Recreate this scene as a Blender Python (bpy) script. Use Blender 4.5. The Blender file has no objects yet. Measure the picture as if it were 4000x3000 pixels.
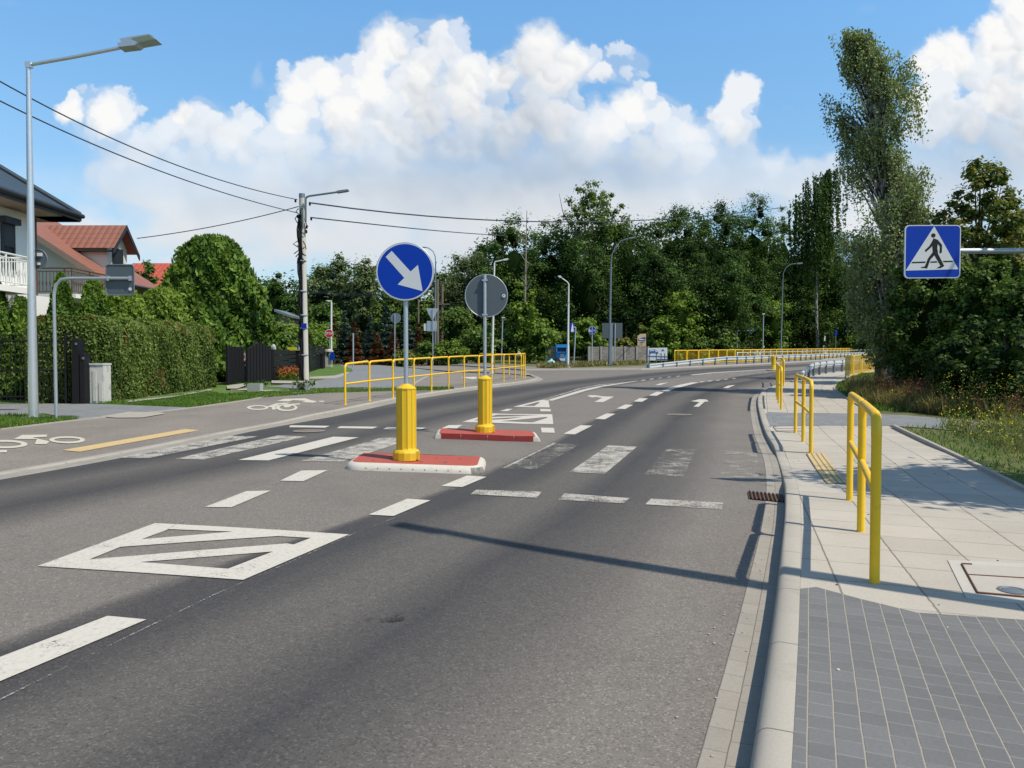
import bpy, bmesh, math, random
import numpy as np
from mathutils import Vector, Matrix
from mathutils.geometry import delaunay_2d_cdt
random.seed(7); RNG = np.random.default_rng(11)
S = bpy.context.scene; COL = S.collection
R = math.radians
# ------------------------------------------------------------ camera model
F = 3003.6; CX = 2000.0; CY = 1500.0; CAMZ = 1.6
PIT = math.atan(89.5/F)
cam = bpy.data.objects.new('camera', bpy.data.cameras.new('camera')); COL.objects.link(cam)
cam.data.sensor_width = 36; cam.data.lens = 36*F/4000; cam.data.clip_end = 3000; cam.data.clip_start = .05
cam.location = (0, 0, CAMZ); cam.rotation_euler = (math.pi/2-PIT, 0, 0); S.camera = cam
# surveyed image patches: name -> (x0, y0, scale) used to turn measurements into metres
V = {'A': (1000, 1350, .5877), 'B': (1600, 1450, .6329), 'C': (2700, 1400, .5877), 'D': (0, 0, 1.8083),
     'E': (0, 1500, .9042), 'F': (900, 900, .4069), 'H': (0, 1000, .4521), 'I': (1700, 1000, .3617),
     'J': (2400, 1050, .4973), 'K': (2600, 2000, .6329), 'L': (900, 1450, .4069), 'M': (3000, 1300, .4521),
     'N': (2100, 1250, .27125), 'O': (0, 100, .31646), 'G': (0, 500, .4973), 'U': (1100, 650, .18083), 'T': (800, 0, 1.4467)}
def px(v, x, y):
    a, b, k = V[v]; return a+x*k, b+y*k
def ray(X, Y):
    xc = (X-CX)/F; yc = (CY-Y)/F
    return xc, math.cos(PIT)+math.sin(PIT)*yc, -math.sin(PIT)+math.cos(PIT)*yc
def at(v, x, y, Y):
    d = ray(*px(v, x, y)); t = Y/d[1]
    return Vector((d[0]*t, Y, CAMZ+d[2]*t))
def G(x, y):
    w = 4.0; q = (y-5)/w
    base = .02*w*(math.log1p(math.exp(q)) if q < 30 else q)
    if y > 150: base -= .02*(y-150)
    lat = -.12*math.tanh(x/6) if x > 0 else .1*(-x/5)*math.exp(1+x/5)
    return base+lat*min(1, max(0, (60-y)/30)) if y > 30 else base+lat
def gp(v, x, y, dz=0.0):
    d = ray(*px(v, x, y)); fn = dz if callable(dz) else (lambda a, b: dz)
    f = lambda t: CAMZ+d[2]*t-G(d[0]*t, d[1]*t)-fn(d[0]*t, d[1]*t)
    lo = .5; hi = lo
    while f(hi) > 0 and hi < 400: lo = hi; hi *= 1.04
    for _ in range(40):
        m = (lo+hi)/2
        if f(m) > 0: lo = m
        else: hi = m
    return Vector((d[0]*lo, d[1]*lo, CAMZ+d[2]*lo))
def GP(v, pts, dz=0.0): return [gp(v, x, y, dz).xy for x, y in pts]
def mpp(Y): return Y/F          # metres per photo pixel at distance Y
# ------------------------------------------------------------ objects
def tag(o, label=None, cat=None, group=None, kind=None):
    if label: o['label'] = label
    if cat: o['category'] = cat
    if group: o['group'] = group
    if kind: o['kind'] = kind
    return o
def thing(name, label, cat, loc, group=None):
    o = bpy.data.objects.new(name, None); COL.objects.link(o); o.location = loc; o.empty_display_size = .2
    return tag(o, label, cat, group)
def wloc(o):
    v = Vector((0, 0, 0))
    while o: v += o.location; o = o.parent
    return v
class MB:
    def __init__(s): s.v = []; s.f = []; s.sm = []
    def add(s, vs, fs, smooth=False):
        n = len(s.v); s.v += [tuple(p) for p in vs]; s.f += [tuple(i+n for i in f) for f in fs]; s.sm += [smooth]*len(fs); return s
    def box(s, c, sz, yaw=0, M=None):
        hx, hy, hz = [q/2 for q in sz]; c = Vector(c); rot = M or Matrix.Rotation(yaw, 3, 'Z')
        vs = [c+rot@Vector((x*hx, y*hy, z*hz)) for x in (-1, 1) for y in (-1, 1) for z in (-1, 1)]
        return s.add(vs, [(0, 1, 3, 2), (4, 6, 7, 5), (0, 4, 5, 1), (2, 3, 7, 6), (0, 2, 6, 4), (1, 5, 7, 3)])
    def tube(s, pts, r, n=8, cap=True, smooth=True):
        pts = [Vector(p) for p in pts]; m = len(pts)
        rs = r if isinstance(r, (list, tuple)) else [r]*m
        t = [(pts[min(i+1, m-1)]-pts[max(i-1, 0)]).normalized() for i in range(m)]
        a = t[0].orthogonal().normalized(); vs = []
        for i in range(m):
            a = (a-t[i]*a.dot(t[i])).normalized(); b = t[i].cross(a)
            for k in range(n):
                th = 2*math.pi*(k+.5)/n; vs.append(pts[i]+(a*math.cos(th)+b*math.sin(th))*rs[i])
        fs = [(i*n+k, i*n+(k+1) % n, (i+1)*n+(k+1) % n, (i+1)*n+k) for i in range(m-1) for k in range(n)]
        s.add(vs, fs, smooth)
        if cap: s.add(vs[:n], [tuple(range(n))[::-1]]); s.add(vs[-n:], [tuple(range(n))])
        return s
    def lathe(s, c, prof, n=12, smooth=False, ph=0):
        c = Vector(c); vs = [c+Vector((r*math.cos(2*math.pi*k/n+ph), r*math.sin(2*math.pi*k/n+ph), z)) for r, z in prof for k in range(n)]
        s.add(vs, [(i*n+k, i*n+(k+1) % n, (i+1)*n+(k+1) % n, (i+1)*n+k) for i in range(len(prof)-1) for k in range(n)], smooth)
        s.add(vs[-n:], [tuple(range(n))]); return s
    def prism(s, poly, O, Rv, Uv, d0, d1):      # poly in plane (Rv, Uv) extruded along Rv x Uv
        O = Vector(O); Rv = Vector(Rv); Uv = Vector(Uv); N = Rv.cross(Uv).normalized(); n = len(poly)
        if sum(poly[i][0]*poly[(i+1) % n][1]-poly[(i+1) % n][0]*poly[i][1] for i in range(n)) < 0: poly = poly[::-1]
        vs = [O+Rv*x+Uv*y+N*d for d in (d0, d1) for x, y in poly]
        return s.add(vs, [tuple(range(n))[::-1], tuple(range(n, 2*n))]+[(i, (i+1) % n, n+(i+1) % n, n+i) for i in range(n)])
    def sweep(s, prof, path, closed=False, smooth=False):   # prof: (lateral-right, up); path 3D
        path = [Vector(p) for p in path]; m = len(path); k = len(prof); vs = []
        for i in range(m):
            t = path[min(i+1, m-1)]-path[max(i-1, 0)]; t.z = 0; t.normalize(); r = Vector((t.y, -t.x, 0))
            for a, b in prof: vs.append(path[i]+r*a+Vector((0, 0, b)))
        kk = k if closed else k-1
        s.add(vs, [(i*k+j, (i+1)*k+j, (i+1)*k+(j+1) % k, i*k+(j+1) % k) for i in range(m-1) for j in range(kk)], smooth)
        if closed: s.add(vs[:k], [tuple(range(k))]); s.add(vs[-k:], [tuple(range(k))[::-1]])
        return s
    def build(s, name, m, parent=None, loc=(0, 0, 0), kind=None, label=None):
        me = bpy.data.meshes.new(name); off = wloc(parent) if parent else Vector(loc)
        me.from_pydata([(x-off.x, y-off.y, z-off.z) for x, y, z in s.v], [], s.f); me.update()
        for p, q in zip(me.polygons, s.sm): p.use_smooth = q
        if m: me.materials.append(m)
        o = bpy.data.objects.new(name, me); COL.objects.link(o)
        if parent: o.parent = parent
        else: o.location = loc
        if kind: o['kind'] = kind
        if label: o['label'] = label
        return o
# ------------------------------------------------------------ materials
def newmat(name):
    m = bpy.data.materials.new(name); m.use_nodes = True; nt = m.node_tree; nt.nodes.clear()
    o = nt.nodes.new('ShaderNodeOutputMaterial'); b = nt.nodes.new('ShaderNodeBsdfPrincipled'); nt.links.new(b.outputs[0], o.inputs[0])
    return m, nt, b, o
class NT:
    def __init__(s, nt): s.nt = nt
    def n(s, typ, **k):
        nd = s.nt.nodes.new(typ)
        for a, b in k.items(): setattr(nd, a, b)
        return nd
    def put(s, sock, v):
        if v is None: return
        if isinstance(v, bpy.types.NodeSocket): s.nt.links.new(v, sock)
        else: sock.default_value = v
    def m(s, op, a, b=None, c=None, clamp=False):
        nd = s.n('ShaderNodeMath', operation=op, use_clamp=clamp)
        for i, v in enumerate((a, b, c)): s.put(nd.inputs[i], v)
        return nd.outputs[0]
    def vm(s, op, a, b=None, out=0):
        nd = s.n('ShaderNodeVectorMath', operation=op)
        s.put(nd.inputs[0], a)
        if b is not None: s.put(nd.inputs[1] if op != 'SCALE' else nd.inputs[3], b)
        return nd.outputs[out]
    def mix(s, f, a, b, typ='MIX'):
        nd = s.n('ShaderNodeMix', data_type='RGBA', blend_type=typ)
        s.put(nd.inputs[0], f); s.put(nd.inputs[6], a); s.put(nd.inputs[7], b); return nd.outputs[2]
    def noise(s, vec, scale, detail=4, rough=.55, out=0):
        nd = s.n('ShaderNodeTexNoise'); s.put(nd.inputs['Vector'], vec); nd.inputs['Scale'].default_value = scale
        nd.inputs['Detail'].default_value = detail; nd.inputs['Roughness'].default_value = rough; return nd.outputs[out]
    def ss(s, x, lo, hi, a=0.0, b=1.0):
        nd = s.n('ShaderNodeMapRange', interpolation_type='SMOOTHSTEP'); s.put(nd.inputs[0], x)
        for i, v in enumerate((lo, hi, a, b)): s.put(nd.inputs[i+1], v)
        return nd.outputs[0]
    def ramp(s, x, stops, interp='LINEAR'):
        nd = s.n('ShaderNodeValToRGB'); cr = nd.color_ramp; cr.interpolation = interp
        cr.elements.remove(cr.elements[1]); cr.elements[0].position = stops[0][0]; cr.elements[0].color = (*stops[0][1], 1)[:4]
        for p, c in stops[1:]: cr.elements.new(p).color = (*c, 1)[:4]
        s.put(nd.inputs[0], x); return nd.outputs[0]
    def obj(s): return s.n('ShaderNodeTexCoord').outputs['Object']
    def attr(s, name, out='Vector'):
        return s.n('ShaderNodeAttribute', attribute_name=name).outputs[out]
    def sep(s, v): return s.n('ShaderNodeSeparateXYZ').outputs, v
    def xyz(s, v):
        nd = s.n('ShaderNodeSeparateXYZ'); s.put(nd.inputs[0], v); return nd.outputs
    def comb(s, x, y, z=0.0):
        nd = s.n('ShaderNodeCombineXYZ')
        for i, v in enumerate((x, y, z)): s.put(nd.inputs[i], v)
        return nd.outputs[0]
    def bump(s, h, st=.3, dist=.01):
        nd = s.n('ShaderNodeBump'); nd.inputs['Strength'].default_value = st; nd.inputs['Distance'].default_value = dist
        s.put(nd.inputs['Height'], h); return nd.outputs[0]
def col4(c): return (*c, 1) if len(c) == 3 else c
def mat(name, c, rough=.6, metal=0, var=.12, scale=3.0, dirt=None, bump=0, bs=60, spec=.5):
    """plain paint/metal/concrete: base colour varied by two noises, optional dirt and bump"""
    m, nt, b, o = newmat(name); n = NT(nt); P = n.obj()
    f = n.noise(P, scale, 5, .6); g = n.noise(P, scale*9, 3, .6)
    k = n.m('ADD', n.m('MULTIPLY', n.m('SUBTRACT', f, .5), var*2.2), n.m('MULTIPLY', n.m('SUBTRACT', g, .5), var*1.2))
    cc = n.mix(1.0, col4(c), n.comb(n.m('ADD', k, 1.), n.m('ADD', k, 1.), n.m('ADD', k, 1.)), 'MULTIPLY')
    if dirt: cc = n.mix(n.ss(f, .52, .75, 0, dirt[1]), cc, col4(dirt[0]))
    n.put(b.inputs['Base Color'], cc); b.inputs['Roughness'].default_value = rough; b.inputs['Metallic'].default_value = metal
    n.put(b.inputs['Roughness'], n.m('ADD', rough, n.m('MULTIPLY', n.m('SUBTRACT', g, .5), .2)))
    b.inputs['Specular IOR Level'].default_value = spec
    if bump: n.put(b.inputs['Normal'], n.bump(n.noise(P, bs, 3, .6), bump, .01))
    return m
def leafmat(name, dark, mid, light, trans=.28, hue=None):
    m, nt, b, o = newmat(name); n = NT(nt); t = n.attr('tint', 'Fac'); P = n.obj()
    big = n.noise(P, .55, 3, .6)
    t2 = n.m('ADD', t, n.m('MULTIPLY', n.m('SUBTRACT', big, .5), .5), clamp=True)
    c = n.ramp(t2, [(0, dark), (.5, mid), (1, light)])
    if hue: c = n.mix(n.ss(n.noise(P, hue[1], 3, .6), hue[2], hue[2]+.12, 0, hue[3]), c, col4(hue[0]))
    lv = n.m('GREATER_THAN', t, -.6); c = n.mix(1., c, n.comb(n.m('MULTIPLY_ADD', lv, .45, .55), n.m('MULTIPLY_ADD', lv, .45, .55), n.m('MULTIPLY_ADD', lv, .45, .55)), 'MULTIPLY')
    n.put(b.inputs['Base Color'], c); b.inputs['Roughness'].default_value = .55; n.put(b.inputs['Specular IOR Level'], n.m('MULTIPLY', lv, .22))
    tr = n.n('ShaderNodeBsdfTranslucent'); n.put(tr.inputs[0], n.mix(1., c, (1.1, 1.25, .55, 1), 'MULTIPLY'))
    mx = n.n('ShaderNodeMixShader'); n.put(mx.inputs[0], n.m('MULTIPLY', lv, trans))
    nt.links.new(b.outputs[0], mx.inputs[1]); nt.links.new(tr.outputs[0], mx.inputs[2]); nt.links.new(mx.outputs[0], o.inputs[0])
    return m
M = {}
M['yellow'] = mat('yellow_paint', (.86, .52, .012), .42, 0, .12, 7, ((.36, .24, .05), .5), .08)
M['yellow_plastic'] = mat('yellow_plastic', (.72, .46, .012), .55, 0, .1, 5, ((.38, .26, .06), .55))
M['galv'] = mat('galvanised_steel', (.42, .46, .5), .42, .55, .14, 6)
M['galv_dark'] = mat('weathered_galvanised_steel', (.16, .19, .22), .5, .3, .12, 5)
M['alu'] = mat('brushed_aluminium', (.62, .63, .64), .35, .75, .08, 2)
M['white_metal'] = mat('white_painted_metal', (.62, .63, .62), .45, 0, .07)
M['rail_white'] = mat('galvanised_guardrail', (.55, .58, .6), .45, .35, .12, 1.5)
M['sign_back'] = mat('grey_sign_back', (.085, .105, .12), .55, .2, .08, 4)
M['sign_blue'] = mat('blue_sign_film', (.001, .038, .35), .45, 0, .04, spec=.2)
M['sign_white'] = mat('white_sign_film', (.56, .58, .6), .4, 0, .04)
M['sign_red'] = mat('red_sign_film', (.5, .012, .012), .4, 0, .04)
M['black'] = mat('black_paint', (.01, .01, .012), .6, 0, .2, spec=.25)
M['wire'] = mat('black_cable', (.03, .04, .06), .6)
M['concrete'] = mat('concrete', (.42, .4, .36), .85, 0, .18, 2.5, ((.2, .18, .15), .4), .3, 40)
M['conc_pole'] = mat('pale_concrete_pole', (.5, .48, .42), .85, 0, .12, 2, ((.25, .23, .2), .3), .3, 30)
M['kerb'] = mat('kerb_concrete', (.36, .335, .295), .85, 0, .16, 2.2, ((.2, .18, .15), .45), .35, 60)
M['island_red'] = mat('red_rubber', (.4, .075, .05), .7, 0, .16, 4, ((.2, .08, .06), .5), .2)
M['island_white'] = mat('scuffed_white_rubber', (.55, .51, .45), .7, 0, .14, 5, ((.1, .09, .08), .35), .3, 30)
M['island_cut'] = mat('bright_red_rubber', (.24, .02, .018), .6, 0, .3, 3)
M['scuff'] = mat('scuffed_dark_rubber', (.2, .19, .18), .8, 0, .9, 14)
M['wall_white'] = mat('white_render', (.8, .78, .73), .85, 0, .05, .8, ((.5, .48, .44), .3), .1, 40)
M['cream'] = mat('cream_render', (.66, .62, .52), .85, 0, .05)
M['soffit'] = mat('brown_soffit', (.22, .16, .12), .8)
M['dark_trim'] = mat('dark_roof_trim', (.02, .022, .028), .5)
M['glass'] = mat('window_glass', (.03, .04, .05), .12, 0, .1)
M['shutter'] = mat('dark_roller_shutter', (.025, .028, .035), .5)
M['brown_metal'] = mat('brown_painted_railing', (.1, .045, .03), .5)
M['bin_blue'] = mat('bright_blue_steel', (.02, .24, .62), .4, 0, .08)
M['bin_dark'] = mat('dark_blue_chute', (.005, .03, .14), .4)
M['paper'] = mat('off_white_label', (.55, .52, .42), .7)
M['bag'] = mat('pale_turquoise_plastic', (.3, .6, .62), .4, 0, .2)
M['banner'] = mat('white_banner', (.62, .66, .7), .6)
M['banner_blue'] = mat('banner_navy_print', (.03, .09, .28), .6)
M['beige'] = mat('beige_board', (.55, .4, .22), .7)
M['board_blue'] = mat('board_blue_print', (.04, .06, .3), .6)
M['wood'] = mat('weathered_wood', (.16, .12, .08), .85, 0, .3, 5)
M['bark'] = mat('dark_bark', (.07, .055, .04), .95, 0, .35, 5, None, .8, 25)
M['rust'] = mat('rusty_iron', (.14, .06, .03), .8, 0, .3, 12)
M['iron'] = mat('cast_iron_cover', (.22, .2, .18), .8, 0, .25, 15)
M['bin_yellow'] = mat('yellow_bin_lid', (.55, .5, .02), .5)
M['green_screen'] = mat('dark_green_mesh_screen', (.01, .045, .03), .7)
M['pot'] = mat('weathered_concrete_planter', (.36, .36, .35), .85, 0, .25, 3, ((.14, .14, .13), .6), .3, 30)
M['deadwood'] = mat('pale_dead_branch', (.22, .19, .16), .9)
def birchmat():
    m, nt, b, o = newmat('birch_bark'); n = NT(nt); P = n.obj(); x = n.xyz(P)
    st = n.noise(n.comb(n.m('MULTIPLY', x[0], 4.), n.m('MULTIPLY', x[1], 4.), n.m('MULTIPLY', x[2], 2.2)), 1.2, 4, .7)
    c = n.mix(n.ss(st, .46, .56), (.42, .4, .37, 1), (.03, .028, .028, 1)); n.put(b.inputs['Base Color'], c); b.inputs['Roughness'].default_value = .9
    return m
M['birch'] = birchmat()
def tilemat(name, c, c2, w=.3, h=.35):
    m, nt, b, o = newmat(name); n = NT(nt); a = n.xyz(n.attr('uvw'))
    r = n.m('FRACT', n.m('DIVIDE', a[1], h)); q = n.m('ABSOLUTE', n.m('SINE', n.m('MULTIPLY', a[0], math.pi/w)))
    k = n.m('MULTIPLY', n.ss(r, 0, .22, .35, 1.), n.ss(q, 0., .7, .6, 1.))
    ns = n.noise(n.obj(), 2., 4, .6)
    n.put(b.inputs['Base Color'], n.mix(n.m('MULTIPLY', k, n.ss(ns, .2, .8, .75, 1.)), col4(c2), col4(c)))
    b.inputs['Roughness'].default_value = .55
    n.put(b.inputs['Normal'], n.bump(n.m('ADD', q, r), .6, .04)); return m
M['tile_red'] = tilemat('red_roof_tiles', (.3, .125, .085), (.16, .06, .04))
M['tile_blue'] = tilemat('dark_blue_roof_tiles', (.045, .075, .11), (.012, .02, .03))
def asphalt(name, mode):
    m, nt, b, o = newmat(name); n = NT(nt); P = n.obj()
    g1 = n.noise(P, 90, 3, .75); g2 = n.noise(P, 24, 4, .7); g3 = n.noise(P, .7, 4, .55)
    vo = n.n('ShaderNodeTexVoronoi'); n.put(vo.inputs['Vector'], P); vo.inputs['Scale'].default_value = 110
    if mode == 'road':
        a = n.xyz(n.attr('uvw'))
        w = n.m('ADD', a[0], n.m('MULTIPLY', n.m('SUBTRACT', n.noise(n.comb(a[0], n.m('MULTIPLY', a[1], .15)), 1.3, 4, .6), .5), .55))
        L = (.215, .194, .175); Dk = (.066, .064, .067); Md = (.13, .121, .113)
        u = n.m('DIVIDE', w, 11.)
        st = [(0, L), (.05, L), (.1, Md), (.16, Dk), (.2, Md), (.235, Md), (.27, Dk), (.31, Dk), (.325, L), (.47, L), (.53, L), (.58, Md), (.62, Dk), (.69, Md), (.75, Dk), (.81, Dk), (.87, Md), (.92, L), (1, L)]
        c = n.ramp(u, st)
        c = n.mix(n.ss(g3, .4, .75, 0, .3), c, (.112, .102, .094, 1))
    else: c = n.mix(n.ss(g3, .3, .7), (.275, .243, .215, 1), (.228, .203, .182, 1))
    k = n.m('ADD', .64, n.m('MULTIPLY', g1, .46)); k = n.m('ADD', k, n.m('MULTIPLY', n.m('SUBTRACT', g2, .5), .5))
    sp = n.xyz(vo.outputs['Color'])[0]
    k = n.m('ADD', k, n.m('MULTIPLY', n.m('GREATER_THAN', sp, .9), .38)); k = n.m('SUBTRACT', k, n.m('MULTIPLY', n.m('LESS_THAN', sp, .15), .22))
    c = n.mix(1., c, n.comb(k, k, k), 'MULTIPLY')
    stn = n.noise(P, 2.3, 5, .7); c = n.mix(n.ss(stn, .68, .74, 0, .35), c, (.07, .07, .07, 1))
    n.put(b.inputs['Base Color'], c); b.inputs['Roughness'].default_value = .85; b.inputs['Specular IOR Level'].default_value = .3
    n.put(b.inputs['Normal'], n.bump(n.m('ADD', g1, g2), .55, .008)); return m
M['asphalt'] = asphalt('road_asphalt', 'road'); M['path_asphalt'] = asphalt('pale_path_asphalt', 'path')
def paint(name, c, wear):
    m, nt, b, o = newmat(name); n = NT(nt); P = n.obj()
    g = n.noise(P, 55, 3, .8); h = n.noise(P, 3.5, 5, .7); k = n.m('ADD', n.m('MULTIPLY', g, .55), n.m('MULTIPLY', h, .45))
    n.put(b.inputs['Base Color'], n.mix(n.ss(n.noise(P, 30, 4, .7), .45, .75, 0, .5), col4(c), (c[0]*.5, c[1]*.49, c[2]*.47, 1))); b.inputs['Roughness'].default_value = .7
    tr = n.n('ShaderNodeBsdfTransparent'); mx = n.n('ShaderNodeMixShader')
    n.put(mx.inputs[0], n.ss(k, wear-.04, wear+.07, 0., 1.)); nt.links.new(tr.outputs[0], mx.inputs[1]); nt.links.new(b.outputs[0], mx.inputs[2]); nt.links.new(mx.outputs[0], o.inputs[0])
    return m
M['paint'] = paint('white_road_paint', (.56, .53, .47), .36); M['paint_worn'] = paint('worn_white_road_paint', (.47, .445, .4), .46)
M['paint_faint'] = paint('faded_white_road_paint', (.4, .38, .34), .53); M['paint_yellow'] = paint('faded_yellow_road_paint', (.58, .42, .2), .3)
M['paint_path'] = paint('cream_path_paint', (.56, .53, .45), .3)
def slabs(name, c, joint, w, h, jw, tone, sandy=None, off=0.0, bump=.5):
    """paving laid on the 'uvw' field: x along the street, y across it"""
    m, nt, b, o = newmat(name); n = NT(nt); a = n.xyz(n.attr('uvw')); P = n.obj()
    row = n.m('FLOOR', n.m('DIVIDE', a[1], h))
    x = n.m('ADD', a[0], n.m('MULTIPLY', n.m('MODULO', n.m('ABSOLUTE', row), 2.), off))
    wob = n.m('MULTIPLY', n.m('SUBTRACT', n.noise(P, 9, 2), .5), jw*1.2)
    fx = n.m('ABSOLUTE', n.m('SUBTRACT', n.m('FRACT', n.m('ADD', n.m('DIVIDE', x, w), wob)), .5)); fy = n.m('ABSOLUTE', n.m('SUBTRACT', n.m('FRACT', n.m('DIVIDE', n.m('ADD', a[1], wob), h)), .5))
    jx = n.ss(fx, .5-jw/w*(1.8 if sandy else 1.), .5); jy = n.ss(fy, .5-jw/h*(.85 if sandy else 1.), .5-(jw/h*.35 if sandy else 0))
    cell = n.n('ShaderNodeTexWhiteNoise', noise_dimensions='2D'); n.put(cell.inputs['Vector'], n.comb(n.m('FLOOR', n.m('DIVIDE', x, w)), row))
    v = n.m('ADD', 1-tone/2, n.m('MULTIPLY', cell.outputs[0], tone))
    g = n.noise(P, 70, 3, .8); g2 = n.noise(P, 1.1, 5, .6); v = n.m('MULTIPLY', v, n.m('ADD', .76, n.m('MULTIPLY', g, .48))); v = n.m('MULTIPLY', v, n.m('ADD', .8, n.m('MULTIPLY', g2, .4)))
    cc = n.mix(1., col4(c), n.comb(v, v, v), 'MULTIPLY'); st = n.noise(n.vm('MULTIPLY', P, (1, 4, 1)), 1.6, 5, .7)
    cc = n.mix(n.ss(st, .6, .75, 0, .35), cc, (c[0]*.62, c[1]*.58, c[2]*.5, 1))
    cc = n.mix(n.m('MULTIPLY', jx, n.ss(n.noise(P, 5, 2), .35, .6, .35, .8)), cc, col4(joint)); cc = n.mix(n.m('MULTIPLY', jy, .9), cc, col4(sandy or joint))
    n.put(b.inputs['Base Color'], cc); b.inputs['Roughness'].default_value = .85; b.inputs['Specular IOR Level'].default_value = .3
    n.put(b.inputs['Normal'], n.bump(n.m('SUBTRACT', n.m('MULTIPLY', g, .25), n.m('MAXIMUM', jx, jy)), bump, .008)); return m
M['slabs'] = slabs('concrete_slabs', (.425, .39, .338), (.17, .15, .125), .5, .5, .012, .12)
M['pavers'] = slabs('dark_grey_pavers', (.15, .152, .156), (.27, .255, .225), .12, .1, .005, .16, (.34, .31, .255), .06)
M['pavers_far'] = slabs('grey_pavers', (.2, .21, .22), (.28, .27, .25), .2, .1, .006, .2, None, .1)
M['gutter'] = slabs('gutter_blocks', (.3, .278, .245), (.2, .182, .155), .2, .1, .005, .1, None, .1)
M['wall_stone'] = slabs('precast_stone_wall', (.24, .22, .2), (.07, .06, .055), .35, .1, .02, .5, None, .17, 1.)
def tactile():
    m, nt, b, o = newmat('yellow_ribbed_tactile_paving'); n = NT(nt); a = n.xyz(n.attr('uvw')); s = n.ss(n.m('ABSOLUTE', n.m('SINE', n.m('MULTIPLY', a[1], math.pi/.07))), .35, .6)
    n.put(b.inputs['Base Color'], n.mix(s, (.3, .22, .12, 1), n.mix(n.noise(n.obj(), 20, 3), (.5, .36, .15, 1), (.6, .47, .25, 1)))); b.inputs['Roughness'].default_value = .85
    n.put(b.inputs['Normal'], n.bump(s, .8, .01)); return m
M['tactile'] = tactile()
def grassmat(name, a, b2, c, sc=.8):
    m, nt, b, o = newmat(name); n = NT(nt); P = n.obj()
    f = n.noise(P, sc, 6, .65); g = n.noise(P, 35, 3, .8)
    n.put(b.inputs['Base Color'], n.ramp(n.m('ADD', n.m('MULTIPLY', f, .6), n.m('MULTIPLY', g, .4)), [(.35, a), (.5, b2), (.64, c)])); b.inputs['Roughness'].default_value = .95
    n.put(b.inputs['Normal'], n.bump(g, .8, .03)); return m
M['lawn'] = grassmat('mown_lawn', (.05, .1, .012), (.08, .16, .02), (.13, .19, .04))
M['verge'] = grassmat('rough_verge', (.05, .07, .015), (.1, .12, .03), (.2, .17, .07))
M['ground'] = grassmat('grassy_soil', (.04, .06, .015), (.07, .09, .025), (.14, .12, .06), .3)
M['blade'] = leafmat('grass_blades', (.05, .1, .015), (.1, .19, .025), (.2, .27, .06), .3)
M['blade_dry'] = leafmat('dry_grass_blades', (.1, .12, .03), (.22, .19, .07), (.36, .26, .12), .3)
M['leaf_dark'] = leafmat('dark_broad_leaves', (.014, .03, .008), (.05, .1, .018), (.12, .19, .036), .3)
M['leaf_mid'] = leafmat('mid_green_leaves', (.02, .04, .01), (.085, .15, .025), (.19, .26, .06), .3)
M['leaf_pale'] = leafmat('pale_grey_green_leaves', (.035, .055, .022), (.13, .17, .07), (.25, .3, .14), .3)
M['leaf_lime'] = leafmat('fresh_green_leaves', (.025, .05, .008), (.12, .2, .025), (.24, .33, .05), .32)
M['leaf_birch'] = leafmat('birch_leaves', (.045, .062, .025), (.165, .205, .08), (.34, .385, .18), .28)
M['leaf_yellowing'] = leafmat('yellowing_leaves', (.04, .07, .015), (.1, .14, .03), (.26, .24, .05), .3, ((.3, .2, .03), 1.2, .55, .6))
M['leaf_thuja'] = leafmat('thuja_sprays', (.015, .035, .007), (.07, .135, .016), (.18, .28, .04), .22, ((.2, .09, .03), 1.5, .68, .6))
M['leaf_hedge'] = leafmat('hedge_sprays', (.022, .042, .01), (.11, .165, .03), (.24, .3, .07), .22, ((.2, .11, .04), .9, .56, .7))
M['leaf_spruce'] = leafmat('blue_spruce_needles', (.03, .05, .045), (.07, .115, .1), (.14, .2, .18), .12)
M['leaf_brown'] = leafmat('dead_brown_needles', (.05, .025, .015), (.16, .07, .035), (.3, .13, .06), .2)
M['flower_y'] = leafmat('yellow_flowers', (.5, .4, .01), (.65, .55, .02), (.75, .68, .05), .2)
M['flower_r'] = leafmat('red_flowers', (.1, .1, .02), (.35, .08, .03), (.5, .1, .04), .2)
# ------------------------------------------------------------ ground sheets
def inpoly(P, poly):
    x, y = P[:, 0], P[:, 1]; r = np.zeros(len(P), bool); n = len(poly); j = n-1
    for i in range(n):
        xi, yi = poly[i]; xj, yj = poly[j]
        c = ((yi > y) != (yj > y)) & (x < (xj-xi)*(y-yi)/((yj-yi) if yj != yi else 1e-12)+xi)
        r ^= c; j = i
    return r
def dense(poly, st):
    out = []; n = len(poly)
    for i in range(n):
        a = Vector(poly[i]); b = Vector(poly[(i+1) % n]); s = st(min(abs(a.y), abs(b.y))); k = max(1, min(60, int((b-a).length/s)))
        out += [tuple(a.lerp(b, j/k)) for j in range(k)]
    return out
def polydist(P, line):
    """distance to and arclength along a polyline for every point in P"""
    best = np.full(len(P), 1e9); arc = np.zeros(len(P)); s0 = 0
    for a, b in zip(line[:-1], line[1:]):
        a = np.array(a); b = np.array(b); d = b-a; L = np.hypot(*d)
        t = ((P-a)@d)/L**2; lo = 0 if s0 > 0 else -1e9; t = np.clip(t, lo, 1); q = a+t[:, None]*d; r = np.hypot(*(P-q).T)
        k = r < best; best[k] = r[k]; arc[k] = s0+t[k]*L; s0 += L
    return best, arc
STEP = lambda y: .45 if y < 14 else (.9 if y < 30 else (1.8 if y < 60 else 4.))
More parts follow.
